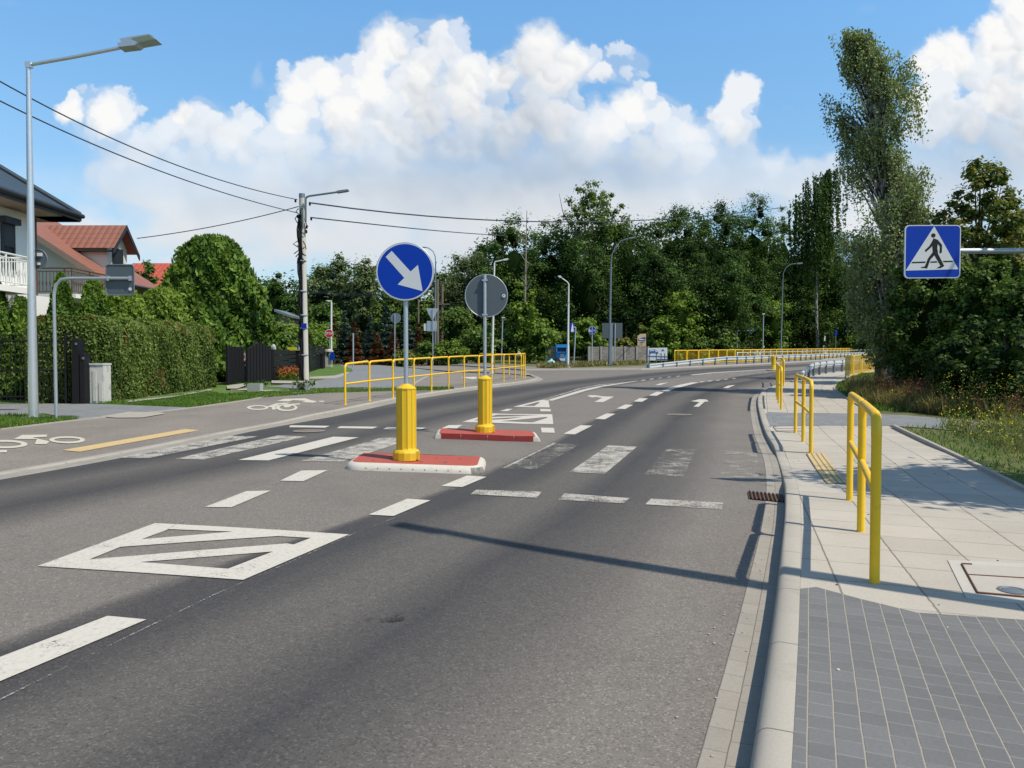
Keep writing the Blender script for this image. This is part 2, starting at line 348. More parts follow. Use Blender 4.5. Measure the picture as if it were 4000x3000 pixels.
def sheet(name, poly, dz, m, parent=None, holes=(), uv=None, kind=None, step=STEP, fine=False, label=None):
    fn = dz if callable(dz) else (lambda a, b: dz)
    loops = [dense([tuple(p) for p in poly], step)]+[dense([tuple(p) for p in h], step) for h in holes]
    pts = []; edges = []
    for lp in loops:
        n = len(pts); pts += lp; edges += [(n+i, n+(i+1) % len(lp)) for i in range(len(lp))]
    A = np.array(loops[0]); x0, y0 = A.min(0); x1, y1 = A.max(0); grid = []
    y = y0
    while y < y1:
        s = step(abs(y)); grid += [(x, y+((i % 2)*.13*s)) for i, x in enumerate(np.arange(x0+s*.37, x1, s))]; y += s
    if grid:
        g = np.array(grid); k = inpoly(g, loops[0])
        for h in loops[1:]: k &= ~inpoly(g, h)
        g = g[k]; pts += [tuple(p) for p in g]
    vs, _, fs, *_ = delaunay_2d_cdt([Vector(p) for p in pts], edges, [], 0, 1e-6)
    W = np.array([tuple(v) for v in vs]); c = np.array([W[list(f)].mean(0) for f in fs]); k = inpoly(c, loops[0])
    for h in loops[1:]: k &= ~inpoly(c, h)
    F_ = [tuple(f) for f, q in zip(fs, k) if q]
    F2 = []
    for f in F_:
        a, b, d = W[f[0]], W[f[1]], W[f[2]]
        F2.append(f if (b[0]-a[0])*(d[1]-a[1])-(b[1]-a[1])*(d[0]-a[0]) > 0 else f[::-1])
    me = bpy.data.meshes.new(name); me.from_pydata([(p[0], p[1], G(*p)+fn(*p)) for p in W], [], F2); me.update()
    for p in me.polygons: p.use_smooth = True
    me.materials.append(m)
    if uv is not None:
        U = uv(W); at_ = me.attributes.new('uvw', 'FLOAT_VECTOR', 'POINT'); at_.data.foreach_set('vector', U.astype('f').ravel())
    o = bpy.data.objects.new(name, me); COL.objects.link(o)
    if parent: o.parent = parent
    if kind: o['kind'] = kind
    if label: o['label'] = label
    return o
def setuv(o, U):
    a = o.data.attributes.new('uvw', 'FLOAT_VECTOR', 'POINT'); a.data.foreach_set('vector', np.array(U, 'f').ravel())
def offset(line, d):
    L = [Vector(p) for p in line]; out = []
    for i, p in enumerate(L):
        t = (L[min(i+1, len(L)-1)]-L[max(i-1, 0)]).normalized(); out.append(p+Vector((t.y, -t.x))*d)
    return out
def resample(line, s, smooth=0):
    L = [np.array(p, float) for p in line]; seg = [np.hypot(*(b-a)) for a, b in zip(L[:-1], L[1:])]; cum = np.r_[0, np.cumsum(seg)]
    n = max(2, int(cum[-1]/s)); t = np.linspace(0, cum[-1], n+1); A = np.array(L)
    Q = np.c_[np.interp(t, cum, A[:, 0]), np.interp(t, cum, A[:, 1])]
    for _ in range(smooth): Q[1:-1] = (Q[:-2]+2*Q[1:-1]+Q[2:])/4
    return [tuple(q) for q in Q]
def ribbon(name, line, prof, m, zf=None, kind='structure', parent=None, smooth=False, label=None):
    """prof(x,y) -> list of (lateral-right offset, height above G)"""
    mb = MB(); L = [Vector(p) for p in line]; vs = []; U = []; arc = 0; pf = prof if callable(prof) else (lambda x, y: prof); k = None
    for i, p in enumerate(L):
        t = (L[min(i+1, len(L)-1)]-L[max(i-1, 0)]).normalized(); r = Vector((t.y, -t.x))
        if i: arc += (p-L[i-1]).length
        pr = pf(p.x, p.y); k = len(pr); gz = G(p.x, p.y)
        for a, b in pr: q = p+r*a; vs.append((q.x, q.y, (zf(q.x, q.y) if zf else G(q.x, q.y))+b)); U.append((arc, a, b))
    mb.add(vs, [(i*k+j, (i+1)*k+j, (i+1)*k+j+1, i*k+j+1)[::-1] for i in range(len(L)-1) for j in range(k-1)], smooth)
    o = mb.build(name, m, parent, kind=kind if not parent else None, label=label); setuv(o, U); return o
# ============================================================ the street
# right kerb face line (asphalt side of the kerb), from the surveyed points
Kpx = [('K', 540, 1520), ('K', 590, 1200), ('K', 640, 900), ('K', 668, 680), ('K', 685, 500), ('K', 715, 250), ('K', 740, 100), ('C', 620, 960), ('C', 622, 860), ('C', 590, 730), ('C', 555, 620), ('C', 500, 545), ('C', 462, 430),
       ('C', 440, 330), ('C', 440, 270), ('C', 470, 230), ('C', 540, 195), ('C', 590, 176)]
K = [gp(*p).xy for p in Kpx]
far_right = GP('D', [(1716, 825), (1745, 815), (1778, 809), (1822, 804), (1900, 797), (2000, 790), (2120, 785)])
d0 = (K[0]-K[3]).normalized()
K = [K[0]+d0*10, K[0]+d0*5]+K+far_right
KR = resample(K, .5, 6)
asp_edge = offset(KR, -.2)
Lpx = [(0, 1029), (100, 1010), (200, 994), (300, 974.6), (553, 923.6), (709, 897.6), (754.5, 887), (858.6, 865), (979, 846), (1086, 833), (1138, 826), (1158, 822)]
Ll = GP('D', Lpx); dl = (Ll[0]-Ll[2]).normalized()
Ll = [Ll[0]+Vector((-.38, -1)).normalized()*14, Ll[0]+Vector((-.38, -1)).normalized()*6]+Ll
LL = resample(Ll, .5, 5)
far_left = GP('D', [(1136, 801.5), (1387, 800), (1465, 796), (1602, 790), (1740, 782), (1840, 775.5), (1888, 772)])
far_left = far_left+[far_left[-1]+(far_left[-1]-far_left[-2]).normalized()*40]
FL = resample(far_left, 1.5, 2)
tip = GP('D', [(1163, 819), (1152, 813), (1138, 811)])
side_near = GP('D', [(1100, 807), (1040, 804), (960, 801), (880, 793), (800, 785), (715, 777)])
side_far = GP('D', [(700, 769.5), (790, 781.5), (900, 787), (995, 791), (1080, 797)])
# crossing: the kerb is lowered here
XC = gp('C', 620, 740).xy; xd = (K[11]-K[8]).normalized()
Rpx = [('D', 2212, 1063.5), ('C', 1840, 700), ('C', 1480, 525), ('C', 1310, 445), ('C', 1200, 365), ('C', 1030, 265), ('C', 940, 200), ('C', 960, 170), ('C', 1020, 138), ('D', 1860, 806), ('D', 1940, 798), ('D', 2060, 791)]
Rr = [gp(*p, .1).xy for p in Rpx]; Rr = [Rr[0]+(Rr[0]-Rr[2]).normalized()*14]+Rr
RR = resample(Rr, .6, 3)
AX = resample(Rr, .6, 14)          # smooth street axis used to lay slabs
def HS(x, y):                       # height of the right pavement above the road
    a = abs((Vector((x, y))-XC).dot(xd)); t = 1/(1+math.exp((a-1.6)/.22))
    far = 1/(1+math.exp(-max(-50, min(50, (y-12.2)/.5))))
    return .13-.1*max(t, 0)*math.exp(-max(0, (x-XC.x-.3))/1.3)-.05*far
HP = .06                            # left path height
def uv_road(W):
    dr, ar = polydist(W, [tuple(p) for p in KR]); return np.c_[dr-.2, ar, dr*0]
def uv_ax(W):
    dr, ar = polydist(W, AX)
    return np.c_[ar, dr+.013, dr*0]
ground = [(-220, -30), (260, -30), (420, 400), (-420, 400)]
gstep = lambda y: 12. if y > 60 else 6.
sheet('ground', ground, lambda x, y: -.12 if y < 100 else -.12, M['ground'], kind='structure', step=lambda y: 3. if y < 60 else 12.)
roadpoly = [tuple(p) for p in asp_edge]+[tuple(p) for p in reversed(FL)]+[tuple(p) for p in reversed([Vector(q) for q in GP('D', [(1163, 819)])])]+[tuple(p) for p in reversed(LL)]
road = sheet('road', roadpoly, 0, M['asphalt'], uv=uv_road, kind='structure')
sidepoly = [tuple(p) for p in tip]+[tuple(p) for p in side_near]+[tuple(p) for p in side_far]+[tuple(p) for p in GP('D', [(1136, 801)])]
side = sheet('side_road', sidepoly, .004, M['path_asphalt'], kind='structure')
# right pavement
n0 = len(KR)
kback = offset(KR, .15)
i_drive = min(range(len(kback)), key=lambda i: (Vector(kback[i])-gp('K', 850, 460, .13).xy).length)
edge_line = GP('K', [(930, 462), (1200, 535), (1550, 620), (2212, 665), (2500, 684)], HS)
Rnear = [p for p in RR if p[1] > edge_line[-1][1]-.2]
Rbehind = [p for p in RR if p[1] <= edge_line[-1][1]-.2]
swalk = [tuple(p) for p in kback[i_drive:]]+[tuple(p) for p in reversed(RR) if p[1] > edge_line[-1][1]+.05]+[tuple(p) for p in reversed(edge_line)]
sidewalk = sheet('sidewalk', swalk, HS, M['slabs'], uv=uv_ax, kind='structure')
drive = [tuple(p) for p in kback[:i_drive+1]]+[tuple(p) for p in edge_line]+[tuple(p) for p in reversed(RR) if p[1] <= edge_line[-1][1]+.05]
driveway = sheet('driveway', drive, HS, M['pavers'], uv=lambda W: (lambda q: np.c_[q[1], q[0], q[0]*0])(polydist(W, [tuple(p) for p in KR])), kind='structure')
def near_k(v, x, y):
    q = gp(v, x, y, .1).xy; return min(range(len(kback)), key=lambda i: (Vector(kback[i])-q).length)
ka, kb = near_k('M', -120, 690), near_k('M', -110, 806)
band = [tuple(p) for p in kback[min(ka, kb):max(ka, kb)+1]]+GP('M', [(0, 683), (200, 690), (920, 698), (1200, 712), (1700, 752), (2300, 800), (3400, 900), (3400, 1000), (2300, 905), (1900, 868), (1400, 824), (1030, 800), (500, 797), (0, 806)], .088)
sheet('driveway', band, lambda x, y: max(HS(x, y), .08)+.007, M['pavers_far'], uv=uv_ax, kind='structure')
# verge on the right (grass, falling slightly)
vb = [tuple(p) for p in RR]+[(60, 60), (60, -8), (10, -10)]
verge = sheet('grass_verge', vb, lambda x, y: .07, M['verge'], kind='structure')
Ee = offset(RR, .0)
ribbon('kerb', [p for p in RR if p[1] > .5 and p[1] < 16.3], [(0, .0), (0, .15), (.06, .15), (.06, .0)], M['kerb'])
ribbon('kerb', [p for p in RR if 19.2 < p[1] < 34], [(0, .0), (0, .12), (.06, .12), (.06, .0)], M['kerb'])
# right kerb and gutter
def kprof(x, y):
    h = HS(x, y)+.004; near = 1/(1+math.exp((y-5.6)/.3)); rr = min(.025+.035*near, h*.6)
    return [(.002, -.05), (.004, h-rr)]+[(.004+rr*(1-math.cos(t)), h-rr+rr*math.sin(t)) for t in (.26, .52, .79, 1.05, 1.31)]+[(.004+rr, h), (.146, h), (.152, h-.012), (.153, h-.04)]
def kerbmat():
    m, nt, b, o = newmat('kerb_stones'); n = NT(nt); a = n.xyz(n.attr('uvw')); P = n.obj()
    j = n.ss(n.m('ABSOLUTE', n.m('SUBTRACT', n.m('FRACT', a[0]), .5)), .492, .498)
    cell = n.n('ShaderNodeTexWhiteNoise', noise_dimensions='1D'); n.put(cell.inputs['W'], n.m('FLOOR', n.m('ADD', a[0], .5)))
    v = n.m('ADD', n.m('ADD', .72, n.m('MULTIPLY', cell.outputs[0], .12)), n.m('MULTIPLY', n.noise(P, 60, 3, .8), .35))
    c = n.mix(1., (.355, .33, .29, 1), n.comb(v, v, v), 'MULTIPLY'); c = n.mix(n.ss(n.noise(P, 3, 5, .7), .55, .75, 0, .4), c, (.2, .185, .15, 1))
    n.put(b.inputs['Base Color'], n.mix(n.m('MULTIPLY', j, .85), c, (.1, .09, .075, 1))); b.inputs['Roughness'].default_value = .85
    n.put(b.inputs['Normal'], n.bump(n.noise(P, 60, 3, .8), .3, .005)); return m
M['kerb_stones'] = kerbmat()
ribbon('kerb', KR, kprof, M['kerb_stones'], smooth=True)
ribbon('gutter', KR, [(-.2, -.02), (-.2, .003), (-.1, .0), (0.004, .006)], M['gutter'])
# dark joint strip between kerb and pavement is the kerb's own back lip
# left: path, kerb, lawn, drives
HL = .06
LLt = [tuple(p) for p in LL]
def HLf(x, y):
    if y > 17.5 or x > -2: return HL
    d = polydist(np.array([[x, y]]), LLt)[0][0]; s = min(1, max(0, (y-15.8)/1.2)); k = min(1, max(0, (d-.2)/1.4)); return .02+(HL-.02)*max(s, k*k*(3-2*k))
Lk = [p for p in LL]
ribbon('kerb', [p for p in LL]+[tuple(p) for p in tip], lambda x, y: [(-.16, HLf(x, y)+.004), (-.03, HLf(x, y)+.006+.03*(1/(1+math.exp(-(y-16.5)/.8)))), (0, HLf(x, y)-.006), (.004, -.03)], M['kerb_stones'])
ribbon('gutter', [p for p in LL]+[tuple(p) for p in tip], [(0., .0), (.02, .006), (.24, .005), (.26, .0)], M['gutter'])
outer = [('H', -300, 1530), ('H', 0, 1505), ('H', 680, 1420), ('H', 1600, 1325), ('H', 2212, 1240), ('F', 400, 1580), ('F', 900, 1545), ('F', 1090, 1530), ('F', 1500, 1512), ('D', 885, 838), ('D', 905, 824), ('D', 925, 813), ('D', 962, 803.5)]
OUT = [gp(*p, HL).xy for p in outer]; OUT = [OUT[0]+Vector((-.35, -1)).normalized()*12]+OUT
path = [tuple(p) for p in offset(LL, -.155)]+[tuple(p) for p in GP('D', [(1157, 817), (1147, 813.5), (1134, 812), (1100, 808.5), (1040, 805.5)], HL)]+[tuple(p) for p in reversed(OUT)]
sheet('cycle_path', path, HLf, M['path_asphalt'], kind='structure')
ribbon('kerb', resample(OUT, 1.), [(-.1, .0), (-.1, HL+.02), (.0, HL+.02), (.0, .0)], M['kerb'])
lawnp = [tuple(p) for p in offset(OUT, -.1)]+[tuple(p) for p in GP('D', [(900, 797), (800, 787), (710, 779), (700, 775)])]+[(-60, 95), (-60, -10)]
sheet('lawn', lawnp, HL-.012, M['lawn'], kind='structure')
def lsheet(name, v, pts, dz, m, **k): return sheet(name, [tuple(p) for p in GP(v, pts, dz)], dz, M[m], kind='structure', uv=uv_ax if m in ('pavers_far', 'slabs') else None, **k)
lsheet('driveway', 'D', [(-300, 868), (0, 871.5), (190, 872), (410, 880), (395, 883), (170, 906), (95, 893), (0, 897), (-300, 905)], HL+.004, 'pavers_far')
lsheet('paving', 'H', [(870, 1385), (1110, 1345), (1400, 1352), (1425, 1362), (1230, 1395), (1000, 1397)], HL+.016, 'kerb')
lsheet('side_driveway', 'D', [(690, 843), (745, 840.5), (880, 836.5), (903, 822), (925, 811.5), (958, 802.5), (880, 794.5), (800, 786.5), (716, 779), (712, 782), (760, 797), (762, 803), (715, 814), (690, 822), (640, 824), (600, 833), (560, 834), (640, 839)], HL+.002, 'pavers_far')
for q in ([(0, 172), (160, 165), (160, 180), (0, 185)], [(285, 178), (630, 180), (1090, 176), (1560, 160), (1100, 190), (600, 195), (285, 190)], [(0, 255), (180, 247), (170, 258), (0, 262)]):
    lsheet('paving', 'L', q, HL+.006, 'kerb')
lsheet('paving', 'F', [(760, 1405), (1000, 1393), (1130, 1358), (1145, 1362), (1090, 1395), (1010, 1420), (760, 1425)], HL+.01, 'kerb')
lsheet('paving', 'F', [(395, 1440), (690, 1445), (800, 1440), (830, 1465), (760, 1470), (395, 1465)], HL+.05, 'kerb')
lsheet('paving', 'H', [(1090, 1250), (1500, 1205), (1820, 1148), (1830, 1158), (1500, 1217), (1110, 1262)], HL+.03, 'kerb')
lsheet('paving', 'H', [(1960, 1120), (2130, 1098), (2134, 1115), (2050, 1145), (1962, 1145)], HL+.05, 'kerb')
# far side of the road: kerb, pavement
ribbon('kerb', [tuple(p) for p in side_far]+[tuple(p) for p in far_left], [(-.25, .12), (-.02, .12), (0, .1), (0, -.02), (.25, .006)], M['kerb'])
fw = offset([tuple(p) for p in side_far]+FL, -.25)
fw2 = offset([tuple(p) for p in side_far]+FL, -3.4)
sheet('sidewalk', [tuple(p) for p in fw]+[tuple(p) for p in reversed(fw2)], .11, M['path_asphalt'], kind='structure')
sheet('grass_verge', [tuple(p) for p in fw2]+[(130, 130), (-60, 130), (-60, 80)], .08, M['verge'], kind='structure', step=lambda y: 6.)
# ------------------------------------------------------------ markings (children of the road)
def mark(v, pts, m='paint', dz=.007, parent=None, name='lane_marking', holes=()):
    return sheet(name, [tuple(p) for p in GP(v, pts)], dz, M[m], parent=parent or road, holes=[[tuple(p) for p in GP(v, h)] for h in holes], step=lambda y: .5 if y < 20 else 2.)
for pts, m in (([(890, 445), (1050, 455), (780, 608), (565, 602)], 'paint_faint'), ([(1225, 460), (1403, 468), (1205, 635), (985, 625)], 'paint_worn'), ([(1585, 480), (1763, 486), (1690, 655), (1450, 640)], 'paint_faint'),
               ([(1955, 495), (2143, 503), (2160, 690), (1900, 680)], 'paint_faint')): mark('B', pts, m, name='crossing_stripe')
for pts, m in (([(510, 320), (640, 322), (1115, 228), (1000, 225)], 'paint_worn'), ([(757, 325), (880, 328), (1325, 228), (1200, 224)], 'paint_worn'), ([(1030, 330), (1160, 332), (1550, 232), (1440, 229)], 'paint'), ([(1300, 334), (1480, 337), (1790, 236), (1650, 233)], 'paint_worn')):
    mark('E', pts, m, name='crossing_stripe')
mark('B', [(890, 445), (905, 446), (590, 602), (565, 602)], 'paint_worn', .009, name='crossing_edge_line')
for pts in ([(410, 735), (815, 747), (785, 785), (375, 762)], [(1490, 790), (1935, 815), (1928, 857), (1455, 825)]): mark('B', pts, 'paint_worn', name='yield_dash')
mark('B', [(955, 757), (1358, 787), (1320, 818), (920, 797)], 'paint_worn', name='yield_dash')
for pts in ([(1255, 180), (1425, 182), (1405, 190), (1248, 188)], [(1470, 184), (1633, 186), (1610, 194), (1455, 192)], [(1672, 188), (1840, 190), (1815, 199), (1655, 196)]): mark('E', pts, 'paint', name='yield_dash')
for pts in ([(355, 647), (475, 655), (325, 718), (195, 712)], [(1055, 335), (1127, 338), (1020, 392), (950, 388)], [(1215, 262), (1270, 264), (1205, 299), (1145, 295)], [(1330, 207), (1380, 209), (1330, 235), (1277, 232)], [(1420, 167), (1472, 169), (1435, 190), (1383, 188)],
            [(1525, 128), (1570, 130), (1525, 153), (1475, 151)], [(1800, 64), (1822, 63), (1806, 68), (1786, 69)], [(1850, 59), (1872, 58), (1856, 63), (1836, 64)], [(1900, 55), (1922, 53), (1908, 58), (1886, 59)],
            [(240, 335), (325, 334), (290, 357), (193, 357)], [(600, 234), (638, 234), (605, 248), (556, 248)], [(810, 350), (890, 352), (897, 382), (815, 380)], [(805, 234), (870, 236), (873, 250), (808, 249)],
            [(1440, 54), (1462, 53), (1446, 58), (1424, 59)], [(1492, 47), (1512, 46), (1496, 51), (1476, 52)], [(1545, 41), (1562, 40), (1548, 44), (1530, 45)], [(1600, 35), (1618, 34), (1602, 38), (1586, 39)], [(1655, 30), (1672, 29), (1660, 33), (1642, 34)], [(1950, 49), (1970, 48), (1955, 52), (1938, 53)], [(2000, 44), (2020, 43), (2005, 47), (1988, 48)]):
    mark('B', pts, name='lane_dash')
for pts in ([(1302, 376), (1416, 374), (1310, 422), (1210, 420)], [(1065, 465), (1170, 463), (1000, 535), (885, 534)], [(1760, 498), (1860, 505), (1700, 573), (1592, 567)], [(465, 1006), (632, 1022), (0, 1290), (-400, 1460), (-700, 1460), (0, 1185)]): mark('E', pts, name='lane_dash')
mark('B', [(1740, 70), (1788, 69), (1700, 92), (1640, 107), (1598, 124), (1556, 124), (1600, 103), (1660, 86)], name='lane_line')
mark('B', [(1385, 62), (1425, 58), (1190, 97), (1090, 121), (880, 183), (848, 180), (1060, 116), (1170, 92)], name='lane_line')
mark('B', [(1320, 68), (1340, 67), (1180, 86), (1060, 109), (830, 179), (815, 179), (1040, 108), (1170, 83)], 'paint_worn', name='lane_line')
mark('E', [(670, 604), (1508, 653), (1050, 850), (163, 790)], name='hatched_marking', holes=[[(730, 630), (1008, 641), (612, 674)], [(520, 707), (1200, 660), (1343, 668), (1268, 697), (1240, 692), (385, 762)], [(605, 773), (1180, 727), (985, 802)]])
mark('B', [(325, 315), (425, 285), (510, 262), (880, 267), (887, 328)], name='hatched_marking', holes=[[(470, 286), (545, 270), (800, 272)], [(420, 298), (700, 284), (600, 298), (400, 306)], [(560, 310), (845, 284), (850, 290), (760, 318)]])
mark('B', [(640, 221), (815, 178), (857, 182), (865, 225)], name='hatched_marking', holes=[[(700, 216), (790, 192), (805, 194), (770, 216)]])
mark('B', [(1200, 157), (1262, 158), (1195, 192), (1140, 191), (1190, 165), (1150, 160), (1125, 163), (1095, 154), (1115, 149), (1150, 150)], name='turn_arrow')
mark('B', [(1753, 220), (1790, 192), (1735, 186), (1790, 174), (1832, 176), (1846, 188), (1822, 189), (1785, 221)], 'paint', name='straight_arrow')
mark('B', [(1550, 75), (1598, 71), (1545, 87), (1515, 86)], name='turn_arrow'); mark('B', [(1965, 90), (2012, 85), (1965, 105), (1933, 104)], name='straight_arrow')
mark('J', [(590, 834), (760, 816), (1190, 790), (1290, 782), (1500, 775), (1600, 760), (1500, 792), (1290, 816), (1000, 842), (700, 840)], 'paint_faint', .006, name='median_marking')
mark('J', [(590, 834), (760, 816), (1190, 791), (1190, 793), (770, 820), (620, 836)], 'paint', .009, name='median_marking')
def strip(v, pts, w, m, name, parent=None, dz=.008):
    L = resample(GP(v, pts), .8); return ribbon(name, L, [(-w/2, dz), (w/2, dz)], M[m], parent=parent or road)
strip('E', [(-300, 1520), (0, 1368), (640, 1052), (960, 898), (1250, 775), (1530, 648), (1760, 560)], .012, 'paint_faint', 'joint_line')
strip('B', [(260, 735), (540, 602), (890, 445), (1200, 300), (1420, 205)], .014, 'paint_faint', 'joint_line')
strip('E', [(640, 680), (880, 540), (1060, 470), (1215, 420), (1480, 345)], .012, 'paint_faint', 'joint_line')
mark('E', [(268, 300), (345, 303), (862, 208), (800, 206)], 'paint_yellow', lambda x, y: HLf(x, y)+.008, name='platform_edge_line')
def stain(v, pts, m='stain'): return mark(v, pts, m, .005, name='oil_stain')
M['stain'] = paint('oil_stain', (.03, .028, .027), .5)
stain('E', [(1640, 1018), (1700, 1000), (1750, 1008), (1745, 1024), (1690, 1034), (1645, 1030)]); stain('E', [(1570, 1014), (1620, 1010), (1630, 1022), (1590, 1026)]); stain('E', [(1700, 990), (1735, 986), (1740, 1000), (1705, 1000)]); stain('E', [(1800, 970), (1840, 966), (1845, 978), (1805, 982)])
def pathmark(v, polys, name):
    root = MB(); 
    for i, (pts, holes) in enumerate(polys):
        o = sheet(name, [tuple(p) for p in GP(v, pts, HL)], lambda x, y: HLf(x, y)+.009, M['paint_path'], kind='structure' if i == 0 else None, holes=[[tuple(p) for p in GP(v, h, HL)] for h in holes], step=lambda y: .5)
        if i == 0: first = o
        else: o.parent = first
def ell(cx, cy, rx, ry, n=22, sk=0): return [(cx+rx*math.cos(2*math.pi*k/n)+sk*math.sin(2*math.pi*k/n), cy+ry*math.sin(2*math.pi*k/n)) for k in range(n)]
pathmark('L', [(ell(262, 352, 105, 23), [ell(264, 352, 72, 13)]), (ell(540, 352, 105, 34), [ell(545, 350, 72, 23)]),
               ([(345, 345), (440, 312), (520, 305), (575, 306), (545, 316), (470, 320), (430, 345), (440, 372), (400, 372), (395, 350)], []), ([(500, 322), (665, 312), (672, 322), (600, 328), (560, 350), (520, 352)], []),
               ([(440, 290), (520, 268), (720, 263), (770, 280), (832, 292), (800, 306), (680, 300), (720, 288), (600, 280), (560, 294)], []), ([(845, 288), (905, 286), (890, 299), (855, 297)], [])], 'cycle_symbol')
pathmark('E', [(ell(290, 243, 78, 15), [ell(290, 243, 56, 8)]), (ell(20, 262, 100, 18), [ell(20, 262, 72, 10)]), ([(95, 222), (205, 221), (200, 230), (140, 233), (215, 250), (200, 262), (150, 262), (160, 240), (60, 240)], []), ([(-100, 290), (30, 287), (30, 297), (-100, 300)], [])], 'cycle_symbol')
pathmark('I', [([(270, 1312), (340, 1308), (445, 1306), (450, 1325), (400, 1333), (340, 1322)], [])], 'cycle_symbol')
for q in ([(20, 1287), (45, 1288), (30, 1297), (0, 1296)], [(165, 1280), (240, 1281), (225, 1287), (150, 1286)]): mark('I', q, 'paint', .012, parent=side, name='side_road_marking')
for q in ([(985, 1278), (1160, 1268), (1350, 1298), (1340, 1308)], [(1150, 1325), (1260, 1323), (1560, 1345), (1500, 1347)]): mark('F', q, 'paint_faint', .012, parent=side, name='side_road_marking')
# ------------------------------------------------------------ covers, drains, tactile paving
def cover(v, x, y, r, h, label, m='iron', name='manhole_cover'):
    c = gp(v, x, y, h); mb = MB(); mb.lathe((c.x, c.y, c.z+.002), [(r, 0), (r, .004), (r*.93, .006), (r*.9, .003), (r*.86, .006), (r*.02, .007)], 24)
    t = thing(name, label, 'manhole cover', c); mb.build('rim', M[m], t)
    g = MB()
    for k in range(-3, 4): g.box((c.x+k*r*.2, c.y, c.z+.0085), (r*.07, r*1.2*math.sqrt(1-(k*.2)**2), .003))
    g.build('grip_pattern', M['rust'], t)
cover('B', 1665, 268, .33, .004, 'pale round manhole cover in the dark right lane beyond the crossing')
cover('E', 1335, 203, .3, .004, 'round manhole cover in the left lane beside the stop dashes')
def slabcover(v, pts, label, lid=None, rustL=None):
    P = [gp(v, x, y, HS) for x, y in pts]; c = sum(P, Vector())/4; t = thing('inspection_cover', label, 'inspection cover', c)
    mb = MB(); mb.add([p+Vector((0, 0, .006)) for p in P]+[p+Vector((0, 0, -.05)) for p in P], [(3, 2, 1, 0), (0, 1, 5, 4), (1, 2, 6, 5), (2, 3, 7, 6), (3, 0, 4, 7)])
    mb.build('concrete_frame', mat('pale_concrete_frame', (.46, .44, .4), .85, 0, .1, 3, None, .2), t)
    q = MB(); I = [p.lerp(c, .24) for p in P]; q.add([p+Vector((0, 0, .009)) for p in I], [(3, 2, 1, 0)]); q.build('lid', mat('pale_lid', (.43, .4, .36), .85, 0, .14, 4, None, .2), t)
    rr = MB()
    for a, b in ((0, 3), (0, 1), (3, 2)):
        A = I[a]+Vector((0, 0, .013)); B = I[b]+Vector((0, 0, .013)); d = (B-A)
        if a == 0 and b == 1: B = A+d*.12
        rr.tube([A, B], .006, 4)
    m1 = I[0].lerp(I[3], .4)+Vector((0, 0, .012)); m2 = I[1].lerp(I[2], .4)+Vector((0, 0, .012)); rr.tube([m1, m2], .004, 4)
    rr.build('rusty_edge', M['rust'], t)
    if lid:
        l = gp(v, *lid, HS); k = MB(); k.lathe((l.x, l.y, l.z+.01), [(.085, 0), (.085, .006), (.07, .008), (.062, .003), (.05, .007), (.01, .008)], 20); k.build('round_plug', M['galv_dark'], t)
slabcover('K', [(1740, 300), (2420, 332), (2560, 600), (1855, 535)], 'pale square concrete inspection cover with rusty edge and round plug in the slabs', (2140, 495))
slabcover('M', [(0, 812), (330, 815), (370, 860), (40, 860)], 'small pale inspection cover behind the middle yellow railing')
P4 = [gp('C', x, y, .004) for x, y in ((375, 888), (610, 912), (628, 960), (385, 935))]
t = thing('drain_grate', 'rusty street drain grating in the gutter by the lowered kerb', 'drain', P4[0])
MB().add([p+Vector((0, 0, .008)) for p in P4], [(3, 2, 1, 0)]).build('grate_frame', M['rust'], t)
g = MB()
for k in range(9):
    a = P4[0].lerp(P4[1], (k+.5)/9); b = P4[3].lerp(P4[2], (k+.5)/9); g.tube([a+Vector((0, 0, .012)), b+Vector((0, 0, .012))], .012, 4)
g.build('grate_bars', M['black'], t)
tp = [tuple(p) for p in GP('C', [(765, 635), (885, 635), (1030, 835), (905, 835)], HS)]
t0 = np.array(tp[0]); td = np.array(tp[3])-t0; td /= np.hypot(*td); tn = np.array([-td[1], td[0]])
sheet('tactile_paving', tp, lambda x, y: HS(x, y)+.012, M['tactile'], kind='structure', uv=lambda W: np.c_[(W-t0)@td, (W-t0)@tn, W[:, 0]*0], step=lambda y: .4)
# ============================================================ railings
def hoop(mb, a, b, h, r, rc=.12, n=8):
    up = Vector((0, 0, 1)); d = Vector((b.x-a.x, b.y-a.y, 0)); L = d.length; d /= L; rc = min(rc, L*.3)
    A = a+up*h; B = b+up*h; pts = [A-up*(rc+.02)]
    for k in range(0, 5): th = math.pi/2*k/4; pts.append(A-up*rc+up*rc*math.sin(th)+d*rc*(1-math.cos(th)))
    q = []
    for k in range(0, 5): th = math.pi/2*k/4; q.append(B-up*rc+up*rc*math.sin(th)-d*rc*(1-math.cos(th)))
    pts += q[::-1]+[B-up*(rc+.02)]
    mb.tube(pts, r, n)
def railing(label, posts, h=1.1, r=.03, midh=.56, group=None, n=10, mid=True, hs=None):
    hs = hs or [h]*len(posts)
    t = thing('railing', label, 'railing', posts[0], group); up = Vector((0, 0, 1))
    for p, hh in zip(posts, hs): MB().tube([p-up*.05, p+up*(hh-.12)], r, n).lathe(p-up*.003, [(r*(1.6 if r < .032 else 1.05), 0), (r*(1.6 if r < .032 else 1.05), .012), (r, .014)], 12).build('post', M['yellow'], t)
    for a, b, ha, hb in zip(posts[:-1], posts[1:], hs[:-1], hs[1:]):
        mb = MB(); bb = Vector((b.x, b.y, b.z+hb-ha)); hoop(mb, a, bb, ha, r); mb.build('top_rail', M['yellow'], t)
        if mid: MB().tube([a+up*midh*ha/1.1, b+up*midh*hb/1.1], r*.8, n).build('middle_rail', M['yellow'], t)
    return t
